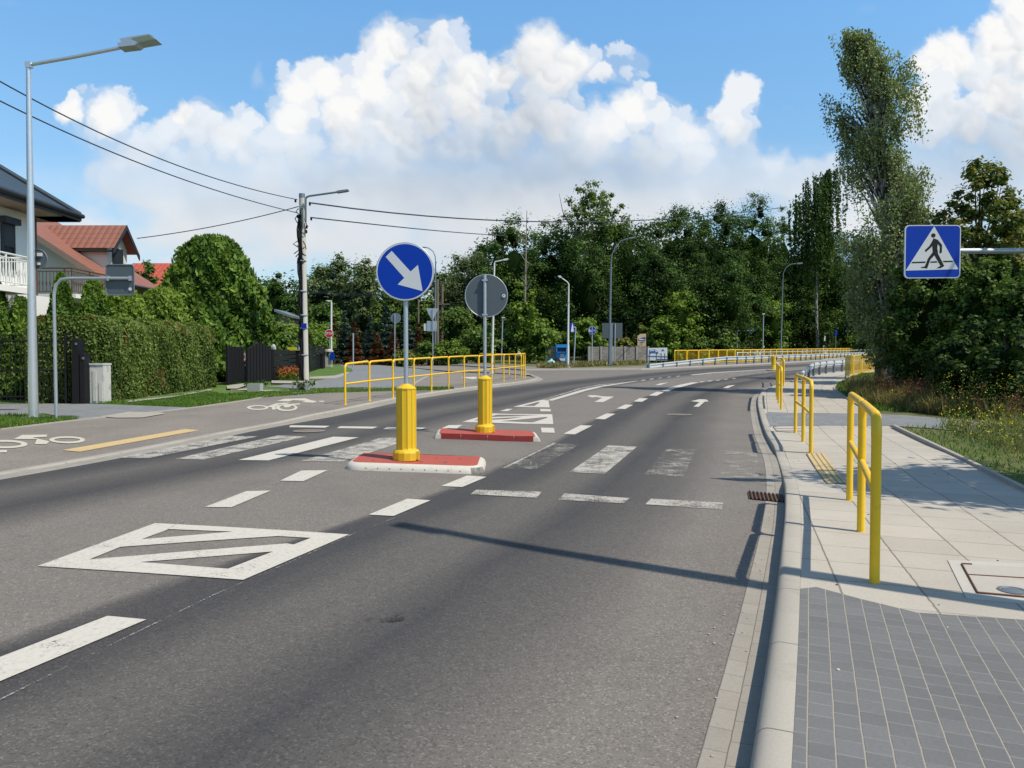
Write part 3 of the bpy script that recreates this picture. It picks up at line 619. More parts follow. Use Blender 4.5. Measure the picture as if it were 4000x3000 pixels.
railing('nearest yellow tube railing on the right pavement beside the kerb', [gp('D', 1889, 1258, HS), gp('D', 1859.5, 1148.5, HS), gp('D', 1835, 1080.5, HS)], 1.1, .033, .6, 'yellow railings along the right kerb')
railing('middle yellow railing between crossing and grey paver band', [gp('C', 795, 628, HS), gp('C', 744, 553, HS), gp('C', 692, 495, HS)], 1.13, .032, .6, 'yellow railings along the right kerb')
railing('far yellow railing beyond the grey paver band, seen nearly end on', [gp('J', 1310, 1105, HS), gp('J', 1290, 1058, HS), gp('J', 1281, 1028, HS), gp('J', 1274, 1000, HS)], 1.12, .032, .6, 'yellow railings along the right kerb')
railing('farthest yellow railing on the right kerb, just before the white crash barrier', [gp('J', 1330, 922, HS), gp('J', 1322, 903, HS), gp('J', 1310, 885, HS)], 1.12, .032, .6, 'yellow railings along the right kerb')
lp = [(745.6, 874), (798, 866), (849, 859), (894, 852.5), (932, 846.6), (969, 840.8), (1002.5, 836), (1034, 832.5), (1062, 828.5), (1088, 824), (1113, 820.5), (1130.5, 817.4), (1134, 815.5)]
tops = [(745.6, 786), (798, 781), (849, 777.5), (894, 775), (932, 773), (969, 771), (1002.5, 769.5), (1034, 768.5), (1062, 767), (1088, 766), (1113, 765), (1130.5, 764), (1134, 763.5)]
P = [gp('D', x, y, HL) for x, y in lp]; hs = [(b[1]-a[1])*1.8083*mpp(p.y)*-1 for a, b, p in zip(lp, tops, P)]
hs = [min(1.25, max(1., h)) for h in hs]
railing('long yellow railing curving along the left kerb to the side road corner', P, hs=hs, r=.03)
P = [gp('D', x, y, HL) for x, y in [(1126, 812.5), (1100, 810), (1068, 808.5), (1035, 807)]]
railing('short yellow railing turning into the side road behind the long one', P, 1.15, r=.03)
# far yellow fence along the far pavement with thin infill
def infill(mb, a, b, h0, h1, n, r):
    for k in range(1, n):
        p = a.lerp(b, k/n); mb.tube([p+Vector((0, 0, h0)), p+Vector((0, 0, h1))], r, 4, False)
def fence_run(label, P, h, name, nb, r, dens_r, infm='yellow', low=.1):
    t = thing(name, label, 'fence', P[0]); up = Vector((0, 0, 1))
    for a, b in zip(P[:-1], P[1:]):
        d = (b-a).normalized()*.06; mb = MB(); a2 = a+d; b2 = b-d
        hoop(mb, a2, b2, h, r, .12, 6); mb.tube([a2-up*.05, a2+up*(h-.12)], r, 6); mb.tube([b2-up*.05, b2+up*(h-.12)], r, 6); mb.tube([a2+up*low, b2+up*low], r*.8, 6)
        pn = mb.build('fence_panel', M['yellow'], t); q = MB(); infill(q, a2, b2, low, h-.03, nb, dens_r); q.build('balusters', M['yellow'], pn)
    return t
fp = [gp('D', x, y, .1) for x, y in [(1449, 782.5), (1560, 778.5), (1680, 774.5), (1790, 770), (1880, 767.5), (1930, 766)]]
fl = resample([p.xy for p in fp], 2.1); fl = offset(far_left, -3.6)
# follow the far kerb at 3.6 m behind it
fpath = [p for p in resample(offset(resample(far_left, 2, 2), -3.5), 2.05) if True]
FP = [Vector((x, y, G(x, y)+.1)) for x, y in fpath]
FP = [p for p in FP if p.x/p.y*F+CX > 1446*1.8083 and p.y < 150][:64]
fence_run('long yellow tubular fence behind the far pavement, in front of the woods', FP, 1.2, 'tubular_fence', 9, .042, .012)
yp = [gp('D', 1826, 817, .1)]+[gp('D', x, y, .1) for x, y in [(1843, 812.5), (1861, 808.8), (1878, 806), (1896, 803.5), (1920, 801)]]
yh = 1.15
t = fence_run('yellow baluster fence beside the pavement left of the birch trunks', yp, 1.12, 'baluster_fence', 16, .03, .011)
# ------------------------------------------------------------ crash barriers
Wp = [(0, .0), (.02, .03), (.02, .07), (-.03, .1), (-.03, .2), (.02, .23), (.02, .27), (0, .31), (-.012, .31), (.008, .27), (.008, .24), (-.042, .2), (-.042, .1), (.008, .06), (.008, .03), (-.012, 0)]
def barrier(label, line, hb, up_rail=None, side=1, ps=2.0):
    t = thing('crash_barrier', label, 'crash barrier', (line[0][0], line[0][1], G(*line[0])))
    L = resample(line, ps); Lf = [Vector(p) for p in L]
    n = len(Lf); z = [G(*p)+hb(i) for i, p in enumerate(Lf)]
    pr = [(a*side, b) for a, b in Wp]
    MB().sweep(pr, [Vector((p.x, p.y, zz-.31)) for p, zz in zip(Lf, z)], True).build('beam', M['rail_white'], t)
    for i, (p, zz) in enumerate(zip(Lf, z)):
        if zz-.31 > G(*p)+.05: MB().box((p.x, p.y, (zz-.03+G(*p))/2), (.1, .12, zz-.03-G(*p)), math.atan2((Lf[min(i+1, n-1)]-Lf[max(i-1, 0)]).y, (Lf[min(i+1, n-1)]-Lf[max(i-1, 0)]).x)).build('post', M['galv_dark'], t)
    if up_rail:
        a = up_rail[0]; q = [Vector((p.x, p.y, zz+up_rail[1])) for p, zz in list(zip(Lf, z))[a:]]
        q = [q[0]-Vector((0, 0, up_rail[1]))]+q
        MB().tube(q, .04, 6).build('upper_rail', M['rail_white'], t)
        for k, p in enumerate(q[1:]):
            if k % 2 == 0: MB().tube([p, p-Vector((0, 0, up_rail[1]))], .025, 5).build('rail_support', M['rail_white'], t)
    # blunt end cap
    a = Lf[0]; MB().box((a.x, a.y, z[0]-.15), (.09, .34, .36), math.atan2((Lf[1]-a).y, (Lf[1]-a).x)).build('end_cap', M['rail_white'], t)
far_g = offset([q for q in resample(far_left, 1.0, 4)], -.45)
far_g = [tuple(p) for p in far_g if p.x/p.y*F+CX > 1386*1.8083]
barrier('long white crash barrier on the far side of the bend with an upper rail', far_g, lambda i: .38+.42*min(1, i/6), (7, .3), 1)
barrier('white crash barrier on the right where the pavement curves away', [tuple(p) for p in offset(resample(far_right, 1., 2), .25)], lambda i: .45+.4*min(1, i/3), None, -1, 1.9)
# thin rail before it
p0 = gp('J', 1640, 745, .0); pr = [at('J', x, y, p0.y+k*3) for k, (x, y) in enumerate(((1632, 712), (1700, 706), (1850, 697), (2010, 688)))]
t = thing('handrail', 'thin pale handrail behind the right crash barrier at the bend', 'handrail', (p0.x, p0.y, G(p0.x, p0.y)))
MB().tube(pr, .03, 6).build('rail', M['rail_white'], t)
for p in pr: MB().tube([p, Vector((p.x, p.y, G(p.x, p.y)))], .025, 5).build('post', M['rail_white'], t)
# ============================================================ traffic signs
X3 = Vector((1, 0, 0)); Z3 = Vector((0, 0, 1)); Y3 = Vector((0, 1, 0))
def circ(r, n=40, cx=0, cy=0): return [(cx+r*math.cos(2*math.pi*k/n), cy+r*math.sin(2*math.pi*k/n)) for k in range(n)]
def rrect(w, h, r, n=5):
    out = []
    for sx, sy, a0 in ((1, 1, 0), (-1, 1, 90), (-1, -1, 180), (1, -1, 270)):
        for k in range(n+1):
            a = R(a0+90*k/n); out.append((sx*(w/2-r)+r*math.cos(a), sy*(h/2-r)+r*math.sin(a)))
    return out
def plate(parent, c, poly, m, name, d0, d1, Rv=X3, Uv=Z3, label=None):
    """plate facing the camera side: Rv x Uv points to -Y for Rv=+X, Uv=+Z"""
    return MB().prism(poly, c, Rv, Uv, d0, d1).build(name, M[m], parent, label=label)
def island(label, vFL, vFR, depth_sign, front='white'):
    a = gp(*vFL); b = gp(*vFR); d = (b-a); L = d.length; ux = Vector((d.x, d.y, 0)).normalized(); uy = Vector((-ux.y, ux.x, 0)); tz = Vector((ux.x*L, ux.y*L, d.z))/L
    dp = .95; c = (a+b)/2+uy*dp/2; sz = lambda p: G(p.x, p.y)
    t = thing('traffic_island', label, 'traffic island', (c.x, c.y, sz(c)))
    def outl(inx, iny, r, cut):      # D shape: flat on the cut side
        w = L+.0; pts = []
        x0 = -w/2+inx; x1 = w/2-inx; y0 = -dp/2+(iny if cut != -1 else .0); y1 = dp/2-(iny if cut != 1 else .0)
        for (cx, cy, a0, rr) in ((x1, y1, 0, r if cut != 1 else .02), (x0, y1, 90, r if cut != 1 else .02), (x0, y0, 180, r if cut != -1 else .02), (x1, y0, 270, r if cut != -1 else .02)):
            sx = 1 if a0 in (0, 270) else -1; sy = 1 if a0 in (0, 90) else -1
            for k in range(6):
                th = R(a0+90*k/5); pts.append((cx-sx*rr+rr*math.cos(th), cy-sy*rr+rr*math.sin(th)))
        return pts
    cut = depth_sign
    def P3(p, h): q = c+ux*p[0]+uy*p[1]; return Vector((q.x, q.y, G(q.x, q.y)+h))
    rings = [(0, 0, .22, .002), (.004, .004, .22, .03), (.012, .012, .21, .05), (.03, .03, .2, .075), (.055, .055, .18, .09), (.08, .08, .17, .096), (.1, .1, .15, .098)]
    rp = [[P3(p, h) for p in outl(i, j, r, cut)] for i, j, r, h in rings]; n = len(rp[0]); mb = MB()
    vs = sum(rp, [])
    mb.add(vs, [(i*n+k, i*n+(k+1) % n, (i+1)*n+(k+1) % n, (i+1)*n+k) for i in range(len(rings)-1) for k in range(n)], True)
    mb.build('white_edge', M['island_white'], t)
    top = [P3(p, .101) for p in outl(.085, .085, .15, cut)]; low = [P3(p, .08) for p in outl(.085, .085, .15, cut)]
    mb = MB().add(top+low, [tuple(range(n))]+[(k, n+k, n+(k+1) % n, (k+1) % n) for k in range(n)])
    mb.build('red_top', M['island_red'], t)
    # the flat cut face towards the crossing
    y = dp/2+.004 if cut == 1 else -dp/2-.004
    f = MB()
    xs = [-L/2+.12, -L/4, 0, L/4, L/2-.12]
    for i in range(4):
        q0 = P3((xs[i]+.006, y), 0); q1 = P3((xs[i+1]-.006, y), 0)
        o2 = uy*(cut*(.004 if i in (0, 3) else 0.012))
        f.add([q0+o2+Z3*.006, q1+o2+Z3*.006, q1+o2+Z3*.1, q0+o2+Z3*.1], [(0, 1, 2, 3)] if cut == -1 else [(3, 2, 1, 0)])
    f.build('red_end_face', M['island_cut'], t)
    dots = MB()
    for k in range(9):
        q = P3((-L/2+.3+k*(L-.6)/8, -cut*(dp/2-.013)), .045); dots.box(q-Z3*.012, (.014, .02, .014), math.atan2(ux.y, ux.x))
    dots.build('fixing_holes', M['rust'], t)
    bo = MB()
    for k in range(8):
        q = P3((-L/2+.35+k*(L-.7)/7, (.18 if k % 2 else -.2)), .1015); bo.lathe(q, [(.018, 0), (.018, .004), (.008, .004)], 8)
    bo.build('bolts', M['galv_dark'], t)
    if cut == 1:
        q = MB(); pts = [P3(p, h+.004) for i, j, r, h in rings[:4] for p in outl(i-.002, j-.002, r, cut)[-5:]]; q.add(pts, [(i*5+k, i*5+k+1, (i+1)*5+k+1, (i+1)*5+k) for i in range(3) for k in range(4)], True); q.build('scuffed_corner', M['scuff'], t)
    return t
island('red topped traffic island with white rounded edge, nearer the camera', ('A', 575, 829, 0), ('A', 1510, 860, 0), 1)
island('red topped traffic island with bare red face, beyond the crossing', ('A', 1185, 619, 0), ('A', 1890, 640, 0), -1)
def bollard_sign(base, ptop, discc, rpx, front, label):
    b = gp(*base, .1); Y = b.y; k = mpp(Y)
    t = thing('keep_right_sign', label, 'traffic sign', b, 'keep-right signs on the refuge islands')
    y0 = px(*base)[1]
    H = (y0-px(*ptop)[1])*k*1.0; Rb = .128
    MB().lathe(b, [(.178, 0), (.18, .1), (.165, .125), (.135, .14)], 14, ph=.2).box(b+Vector((.15, -.09, .07)), (.07, .03, .1)).build('bollard_foot', M['yellow_plastic'], t)
    MB().lathe(b, [(.135, .138), (Rb, .16), (Rb, H-.075), (Rb+.008, H-.07), (Rb+.006, H-.055), (.06, H-.012), (.045, H)], 12, ph=.26).build('bollard', M['yellow_plastic'], t)
    ribs = MB()
    for q in range(12):
        a = 2*math.pi*q/12+.26; ribs.tube([b+Vector((math.cos(a)*Rb, math.sin(a)*Rb, .16)), b+Vector((math.cos(a)*Rb, math.sin(a)*Rb, H-.075))], .007, 4)
    ribs.build('bollard_ribs', M['yellow_plastic'], t)
    c = at(discc[0], discc[1], discc[2], Y); rad = rpx*k
    MB().tube([b+Z3*(H-.05), Vector((b.x, b.y, c.z+rad*(.9 if front else 1.0)))], .03, 12).build('post', M['galv'], t)
    c = Vector((c.x, Y, c.z)); s = -1 if front else 1     # the painted face points to -Y (front) or +Y
    O = c+Vector((0, -.045, 0)) if front else c+Vector((0, .045, 0))
    # rim: shallow dished disc
    Rv = X3 if front else -X3
    d = MB().prism(circ(rad, 48), O, Rv, Z3, 0, .012); d.build('sign_disc', M['sign_white'] if front else M['sign_back'], t)
    MB().sweep([(0, -.02), (.0, .0), (-.004, 0), (-.004, -.02)], [(0, 0, 0), (0, 0, 0)], False) if 0 else None
    rim = MB(); N = Rv.cross(Z3)
    ring = [O+Rv*(rad*math.cos(2*math.pi*q/48))+Z3*(rad*math.sin(2*math.pi*q/48))+N*.004 for q in range(49)]
    rim.tube(ring, .009, 6, False); rim.build('rim', M['galv'], t)
    f = MB().prism(circ(rad*.955, 48), O, Rv, Z3, .0125, .0145).build('blue_face', M['sign_blue'], t)
    arr = [(1557, 205), (1735, 400), (1805, 338), (1848, 585), (1612, 522), (1675, 460), (1500, 262)]
    poly = [((x-1682)/272*rad, (400-y)/272*rad) for x, y in arr]
    MB().prism(poly, O, Rv, Z3, .0148, .0165).build('arrow', M['sign_white'], t)
    cl = MB()
    for zz in (.72, -.9):
        cl.box((b.x, Y, c.z+rad*zz), (.1, .075, .03))
    cl.build('clamps', M['galv'], t)
    if not front:
        st = MB().prism(circ(.033, 20), Vector((c.x+rad*.83, O.y-.0145, c.z+rad*.0)), X3, Z3, 0, .002); so = st.build('sticker', M['sign_white'], t)
        MB().prism([(-.012, -.012), (.014, 0), (-.006, .016)], Vector((c.x+rad*.83, O.y-.017, c.z)), X3, Z3, 0, .001).build('sticker_mark', M['black'], so)
    return t
bollard_sign(('A', 1000, 757), ('A', 1000, 252), ('F', 1682, 400), 111, True, 'blue keep-right sign with white arrow on a yellow bollard, nearer island')
bollard_sign(('A', 1522, 574), ('A', 1522, 198), ('I', 551, 428), 82.6, False, 'back of a round grey sign on a yellow bollard, farther island')
# ---- pedestrian crossing sign on a gantry arm at the right
Ys = 8.9; k = mpp(Ys)
S4 = 280/1936.
def sg(x, y): return ((3500+x*S4), (860+y*S4))
V['S'] = (3500, 860, S4)
c = at('S', 968, 855, Ys); wS = 1545*S4*k; hS = 1420*S4*k
base = Vector((7.35, Ys+.05, 0)); base.z = G(base.x, base.y)+.08
t = thing('crossing_sign', 'blue square pedestrian crossing sign hanging from a horizontal arm at right', 'traffic sign', base)
a1 = at('D', 2205, 541, Ys+.07)
arm = [Vector((c.x-wS*.42, Ys+.07, a1.z-.01)), Vector((7.05, Ys+.07, a1.z)), Vector((7.28, Ys+.06, a1.z-.07)), Vector((7.35, Ys+.05, a1.z-.32)), base-Z3*.05]
MB().tube(arm, .032, 12).build('bent_pole', M['galv'], t)
yaw = R(-3); Rv = Vector((math.cos(yaw), -math.sin(yaw), .012)).normalized()
plate(t, c, rrect(wS, hS, .05), 'sign_white', 'sign_plate', 0, .018, Rv)
plate(t, c, rrect(wS*.965, hS*.965, .042), 'sign_blue', 'blue_face', .0184, .0195, Rv)
def sp(pts): return [((x-968)*S4*k, (855-y)*S4*k) for x, y in pts]
plate(t, c, sp([(222, 1360), (993, 178), (1680, 1330)]), 'sign_white', 'white_triangle', .0198, .0208, Rv)
plate(t, c, sp([(972+62*math.cos(q*math.pi/12), 425+58*math.sin(q*math.pi/12)) for q in range(24)]), 'black', 'figure_head', .021, .022, Rv)
plate(t, c, sp([(978, 500), (1095, 540), (1218, 680), (1215, 880), (1150, 912), (1155, 720), (1095, 650), (1087, 780), (1105, 850), (1105, 905), (1290, 1245), (1190, 1298), (1068, 1305), (1180, 1235), (1010, 955), (900, 1070), (815, 1306), (640, 1285), (640, 1268), (750, 1250), (835, 1035), (962, 870), (942, 695), (925, 735), (770, 868), (742, 822), (870, 700), (935, 590)]), 'black', 'walking_figure', .021, .022, Rv)
for q in ([(372, 1165), (405, 1128), (778, 1118), (755, 1158)], [(905, 1120), (1075, 1110), (1097, 1150), (900, 1154)], [(1243, 1105), (1510, 1100), (1535, 1138), (1270, 1140)]): plate(t, c, sp(q), 'black', 'crossing_line', .021, .022, Rv)
MB().box(c+Vector((-.12, .05, a1.z-c.z)), (.03, .1, .1)).box(c+Vector((.2, .05, a1.z-c.z)), (.03, .1, .1)).build('clamps', M['galv'], t)
# ---- gantry sign at the left
b = gp('H', 487, 1425, HL); Y = b.y; k = mpp(Y); yt = Y
c = at('H', 1028, 205, Y); z = at('H', 800, 193, Y).z
t = thing('hanging_sign', 'grey back of a square sign hanging from a bent pole by the left driveway', 'traffic sign', b)
xl = b.x
e = at('H', 1120, 193, Y)
pts = [b-Z3*.05, Vector((at('H', 465, 260, Y).x, Y, z-.35)), Vector((at('H', 465, 260, Y).x+.04, Y, z-.15)), Vector((xl+.15, Y, z-.02)), Vector((xl+.35, Y, z)), Vector((e.x, Y, z))]
MB().tube(pts, .033, 10).build('bent_pole', M['galv'], t)
w = 242*.4521*k; h = 262*.4521*k
MB().prism(rrect(w, h, .06), c+Vector((0, .045, 0)), -X3, Z3, 0, .012).build('sign_plate', M['sign_back'], t)
MB().tube([c+Vector((x, .04, y)) for x, y in rrect(w, h, .06)+[rrect(w, h, .06)[0]]], .012, 5, False).build('folded_rim', M['galv_dark'], t)
MB().prism(circ(.035, 16), Vector((c.x+w*.37, c.y+.03, c.z-h*.3)), X3, Z3, 0, .003).build('sticker', M['sign_white'], t)
MB().box((c.x-w*.38, c.y+.02, z), (.04, .1, .1)).box((c.x+w*.4, c.y+.02, z), (.04, .1, .1)).build('clamps', M['galv'], t)
# ============================================================ street lamps
def lamp(label, base, bdz, rb, rt, arm, head, m='galv', name='street_lamp', hm='white_metal', top=None, foot=True):
    """arm: px points from the pole top to the luminaire; head: px polygon outline"""
    b = gp(*base, bdz) if isinstance(base, tuple) else Vector((base.x, base.y, G(base.x, base.y)+bdz)); Y = b.y
    t = thing(name, label, 'street lamp', b)
    p = [at(v, x, y, Y) for v, x, y in arm]
    MB().tube([b-Z3*.05, Vector((p[0].x if top is None else top, Y, p[0].z))], [rb, rt], 12).build('pole', M[m], t)
    if len(p) > 1: MB().tube(p, rt*.8, 8).build('arm', M[m], t)
    hp = [at(v, x, y, Y) for v, x, y in head]; c = sum(hp, Vector())/len(hp)
    w = .14 if rb > .06 else .12
    MB().prism([(q.x-c.x, q.z-c.z) for q in hp], c, X3, Z3, -w, w).build('lamp_head', M[hm], t)
    if foot: MB().box(b+Z3*.015, (rb*4.2, rb*4.2, .03)).box(b+Z3*.05, (rb*2.8, rb*2.8, .06)).build('base_plate', M[m], t)
    return t, b, p, hp, c
b = gp('H', 290, 1418, HL); Y = b.y; k = mpp(Y)
t, b, p, hp, c = lamp('tall tapered grey street lamp at the left edge beside the driveway', b, HL, 40*.4521*k, 26*.31646*k, [('O', 350, 470), ('O', 400, 478), ('O', 900, 390), ('O', 1490, 272)],
     [('O', 1490, 245), ('O', 1540, 240), ('O', 1512, 195), ('O', 1640, 172), ('O', 1870, 135), ('O', 1920, 155), ('O', 1966, 203), ('O', 1740, 243), ('O', 1700, 275), ('O', 1600, 285), ('O', 1500, 298)], 'alu', hm='galv')
lens = [at('O', x, y, Y) for x, y in ((1660, 190), (1880, 150), (1950, 202), (1745, 236))]
MB().prism([(q.x-c.x, q.z-c.z) for q in lens], c, X3, Z3, .141, .145).build('lens', mat('lamp_glass', (.16, .2, .12), .3), t)
MB().box(at('O', 340, 475, Y)+Vector((.03, 0, -.02)), (.12, .1, .12)).build('arm_bracket', M['alu'], t)
# round sign back on this pole
c2 = at('H', 293, 20, Y); rr = 84*.4521*k; c2 = Vector((c2.x, Y+.12, c2.z))
t2 = thing('round_sign', 'round grey sign back strapped behind the tall left street lamp', 'traffic sign', c2)
MB().prism(circ(rr, 36), c2, -X3, Z3, 0, .012).build('sign_disc', M['sign_back'], t2)
MB().tube([c2+Vector((x, 0, y)) for x, y in circ(rr, 36)+[(rr, 0)]], .011, 5, False).build('rim', M['galv_dark'], t2)
MB().box(c2+Vector((.06, -.02, rr*.45)), (.1, .03, .07)).build('bracket', M['white_metal'], t2); MB().box(c2+Vector((.04, -.02, -rr*.5)), (.05, .03, .05)).build('bracket', M['white_metal'], t2)
lamp('white street lamp with angled arm rising behind the round grey sign', ('I', 612, 1270), HL, .075, .045, [('I', 640, 75), ('I', 648, 62), ('I', 735, 45)], [('I', 730, 38), ('I', 770, 28), ('I', 797, 33), ('I', 775, 46), ('I', 735, 50)], 'white_metal')
lamp('white street lamp with short slanted arm beside the blue clothes container', ('I', 1432, 1205), .11, .09, .05, [('I', 1442, 300), ('I', 1420, 275), ('I', 1368, 240)], [('I', 1322, 216), ('I', 1350, 212), ('I', 1372, 235), ('I', 1345, 236)], 'white_metal')
lamp('tall blue grey curved lamp rising in front of the dark woods', ('I', 1880, 1182), .11, .11, .06, [('D', 1320, 570), ('D', 1322, 550), ('D', 1330, 532), ('D', 1343, 520), ('D', 1360, 514)], [('D', 1358, 514), ('D', 1372, 511), ('D', 1372, 514), ('D', 1360, 517)], 'galv_dark', hm='galv_dark')
bb = at('D', 1686, 745, 92); bb.z = G(bb.x, bb.y)
lamp('tall curved lamp behind the yellow far fence, near the birch', bb, 0, .12, .06, [('D', 1691, 610), ('D', 1692, 590), ('D', 1698, 578), ('D', 1708, 571), ('D', 1722, 569)], [('D', 1720, 568), ('D', 1733, 567), ('D', 1733, 570), ('D', 1722, 571)], 'galv_dark', hm='galv_dark')
lamp('tall curved lamp partly hidden by the blue keep-right disc', at('F', 1965, 1285, 68)*1.0, 0, .1, .055, [('F', 1970, 300), ('F', 1965, 245), ('F', 1945, 200), ('F', 1905, 170), ('F', 1870, 162)], [('F', 1872, 160), ('F', 1842, 158), ('F', 1842, 164), ('F', 1872, 167)], 'galv_dark', hm='galv_dark')
lamp('small post lamp beside the woods, right of the round grey sign', at('I', 712, 1090, 70), 0, .07, .05, [('I', 729, 672)], [('I', 716, 660), ('I', 755, 660), ('I', 750, 671), ('I', 722, 671)], 'galv')
lamp('small lamp with flat head above the white lorry banner', at('J', 297, 620, 85), 0, .09, .07, [('J', 302, 275), ('J', 272, 271)], [('J', 242, 262), ('J', 275, 264), ('J', 275, 276), ('J', 244, 272)], 'galv')
lamp('slim post lamp behind the yellow far fence', at('J', 1165, 620, 95), 0, .09, .07, [('J', 1170, 360)], [('J', 1160, 350), ('J', 1180, 350), ('J', 1180, 360), ('J', 1160, 360)], 'galv')
lamp('small white lamp rising behind the red stop sign', at('F', 965, 1160, 62), 0, .09, .07, [('F', 970, 690), ('F', 950, 680)], [('F', 915, 675), ('F', 930, 671), ('F', 972, 672), ('F', 972, 684), ('F', 945, 684)], 'white_metal')
# out of view: the lamp and tree whose shadows reach the road
t = thing('street_lamp', 'tall street lamp standing just outside the right edge of the picture', 'street lamp', Vector((4.75, 3.62, G(4.75, 3.62)+.13)))
q = wloc(t); MB().tube([q, q+Z3*8.6], [.13, .08], 10).build('pole', M['alu'], t); MB().box(q+Vector((-.15, .05, 8.65)), (.5, .2, .08), R(-30)).build('lamp_head', M['galv'], t)
# ============================================================ concrete utility pole and wires
b = gp('F', 715, 1440, HL+.05); Y = b.y; k = mpp(Y); P0 = at('U', 440, 665, Y)
t = thing('utility_pole', 'pale concrete utility pole with cables and lamp arm on the left', 'utility pole', b)
MB().tube([Vector((b.x+.02, Y, b.z-.1)), Vector((P0.x, Y, P0.z))], [36*.4069*k, 62*.18083*k], 10).build('pole', M['conc_pole'], t)
MB().lathe(Vector((P0.x, Y, P0.z-.02)), [(68*.18083*k, 0), (66*.18083*k, .17), (.02, .19)], 10).build('cap', M['galv_dark'], t)
ry = 14*.4069*k
cb = MB()
for dx, dy in ((-.17, -.1), (-.1, -.19), (-.02, -.2)):
    pts = []
    for q in range(24):
        s_ = q/23; z = b.z+s_*(P0.z-b.z-.8); rr = (1-s_)*36*.4069*k+s_*62*.18083*k
        pts.append(Vector((b.x+(P0.x-b.x)*s_+dx*(.8+.25*math.sin(q*1.3)), Y-rr-.03-.02*math.sin(q*2.1+dx*30), z)))
    cb.tube(pts, .035, 6)
cb.build('cable_bundle', M['black'], t)
sl = MB()
for q, zz in enumerate((1035, 1085, 1234, 1280, 1386, 1025)): pass
for yy in (300, 590, 820, 945, 1200):
    z = at('F', 700, yy, Y).z; s_ = (z-b.z)/(P0.z-b.z); rr = (1-s_)*36*.4069*k+s_*62*.18083*k+.05; sl.lathe((b.x+(P0.x-b.x)*s_-.03, Y-.02, z), [(rr+.0, 0), (rr+.005, .02), (rr, .05)], 12)
sl.build('straps', M['galv'], t)
br = MB(); rnd = random.Random(5)
for q in range(16):
    z = P0.z-.5-rnd.random()*2.3; x = P0.x+(rnd.random()-.5)*.36; br.tube([Vector((x, Y-.2, z)), Vector((x+rnd.uniform(-.18, .18), Y-.3, z-.15)), Vector((x+rnd.uniform(-.15, .15), Y-.2, z-.35))], .022, 5)
for (x, y) in ((300, 740), (350, 1080), (540, 1310), (535, 1410), (610, 810), (640, 1130)): c = at('U', x, y, Y-.1); MB().box(c, (.07, .07, .14)).build('insulator', M['black'], t)
br.build('cable_loops', M['black'], t)
z0 = at('F', 730, 920, Y).z; MB().box((b.x+.08, Y-.36, z0), (.22, .02, .22)).build('blue_tag', M['sign_blue'], t)
pa = [at('U', x, y, Y-.22) for x, y in ((520, 1200), (518, 700), (545, 662), (600, 640), (1200, 555))]; MB().tube(pa, .045, 8).build('lamp_arm', M['galv_dark'], t)
hp = [at('U', x, y, Y-.22) for x, y in ((1190, 548), (1230, 530), (1440, 503), (1455, 530), (1380, 550), (1200, 578))]; c = sum(hp, Vector())/6
MB().prism([(q.x-c.x, q.z-c.z) for q in hp], c, X3, Z3, -.12, .12).build('lamp_head', M['galv_dark'], t)
def wire(label, pts, r=.016, name='overhead_wire', group='overhead wires on the utility pole'):
    q = [at(*a) for a in pts]; o = MB().tube(q, r, 5, False).build(name, M['wire'], loc=q[0]); tag(o, label, 'wire', group)
def wpath(v, pl, Ya, Yb, n=26):
    """pl: image points along a straight-in-plan wire from depth Ya to Yb"""
    x = [a for a, _ in pl]; y = [c for _, c in pl]; X0 = px(v, *pl[0]); X1 = px(v, *pl[-1]); A = (X0[0]-CX)/F*Ya; B = (X1[0]-CX)/F*Yb; out = []
    for i in range(n):
        s_ = i/(n-1); Yc = Ya+(Yb-Ya)*s_; Xc = A+(B-A)*s_; ux = (Xc/Yc*F+CX-V[v][0])/V[v][2]
        out.append((v, ux, float(np.interp(ux, x, y)) if x[0] < x[-1] else float(np.interp(ux, x[::-1], y[::-1])), Yc))
    return out
def smoothpl(pl, n=40):
    x = np.array([p[0] for p in pl], float); y = np.array([p[1] for p in pl], float); c = np.polyfit(x, y, min(3, len(x)-1)); xx = np.linspace(x[0], x[-1], n); return list(zip(xx, np.polyval(c, xx)))
wire('upper overhead wire from the left edge to the top of the utility pole', wpath('D', smoothpl([(-250, 25), (0, 176), (192, 276), (350, 344), (500, 397), (642, 431)]), 15, Y), .018)
wire('lower overhead wire from the left edge to the utility pole', wpath('D', smoothpl([(-250, 85), (0, 217), (115, 274), (250, 333), (400, 388), (642, 460)]), 15, Y), .018)
wire('service wire running from the utility pole down to the red roofed house', wpath('D', smoothpl([(296, 515), (400, 500), (520, 477), (645, 446)]), 36, Y), .02)
wire('upper wire leading right from the utility pole over the woods', wpath('D', smoothpl([(668, 438), (800, 455), (1000, 472), (1210, 480), (1450, 472), (1700, 447)]), Y, 80), .035)
wire('lower wire leading right from the utility pole into the dark trees', wpath('D', smoothpl([(672, 470), (800, 484), (950, 499), (1090, 509)]), Y, 62), .03)
for i, (ya, yb) in enumerate(((577, 600), (585, 611), (592, 622))):
    wire('thin distant wire in front of trees beside the keep-right disc, %s of three' % ('upper', 'middle', 'lower')[i], wpath('F', [(750, ya), (1000, ya+28), (1300, yb+12), (1500, yb)], 85, 75), .022, group='distant wires behind the utility pole')
def woodpole(label, v, bx, ty, by, Y, r, bx2=None, bars=()):
    c = at(v, bx, by, Y); tp = at(v, bx2 or bx, ty, Y); t = thing('wooden_pole', label, 'utility pole', Vector((c.x, Y, G(c.x, Y))))
    MB().tube([Vector((c.x, Y, G(c.x, Y)-.1)), tp], [r, r*.75], 8).build('pole', M['wood'], t)
    for y in bars: q = at(v, bx, y, Y-.15); MB().box(q, (1.6, .1, .1)).build('crossbar', M['wood'], t)
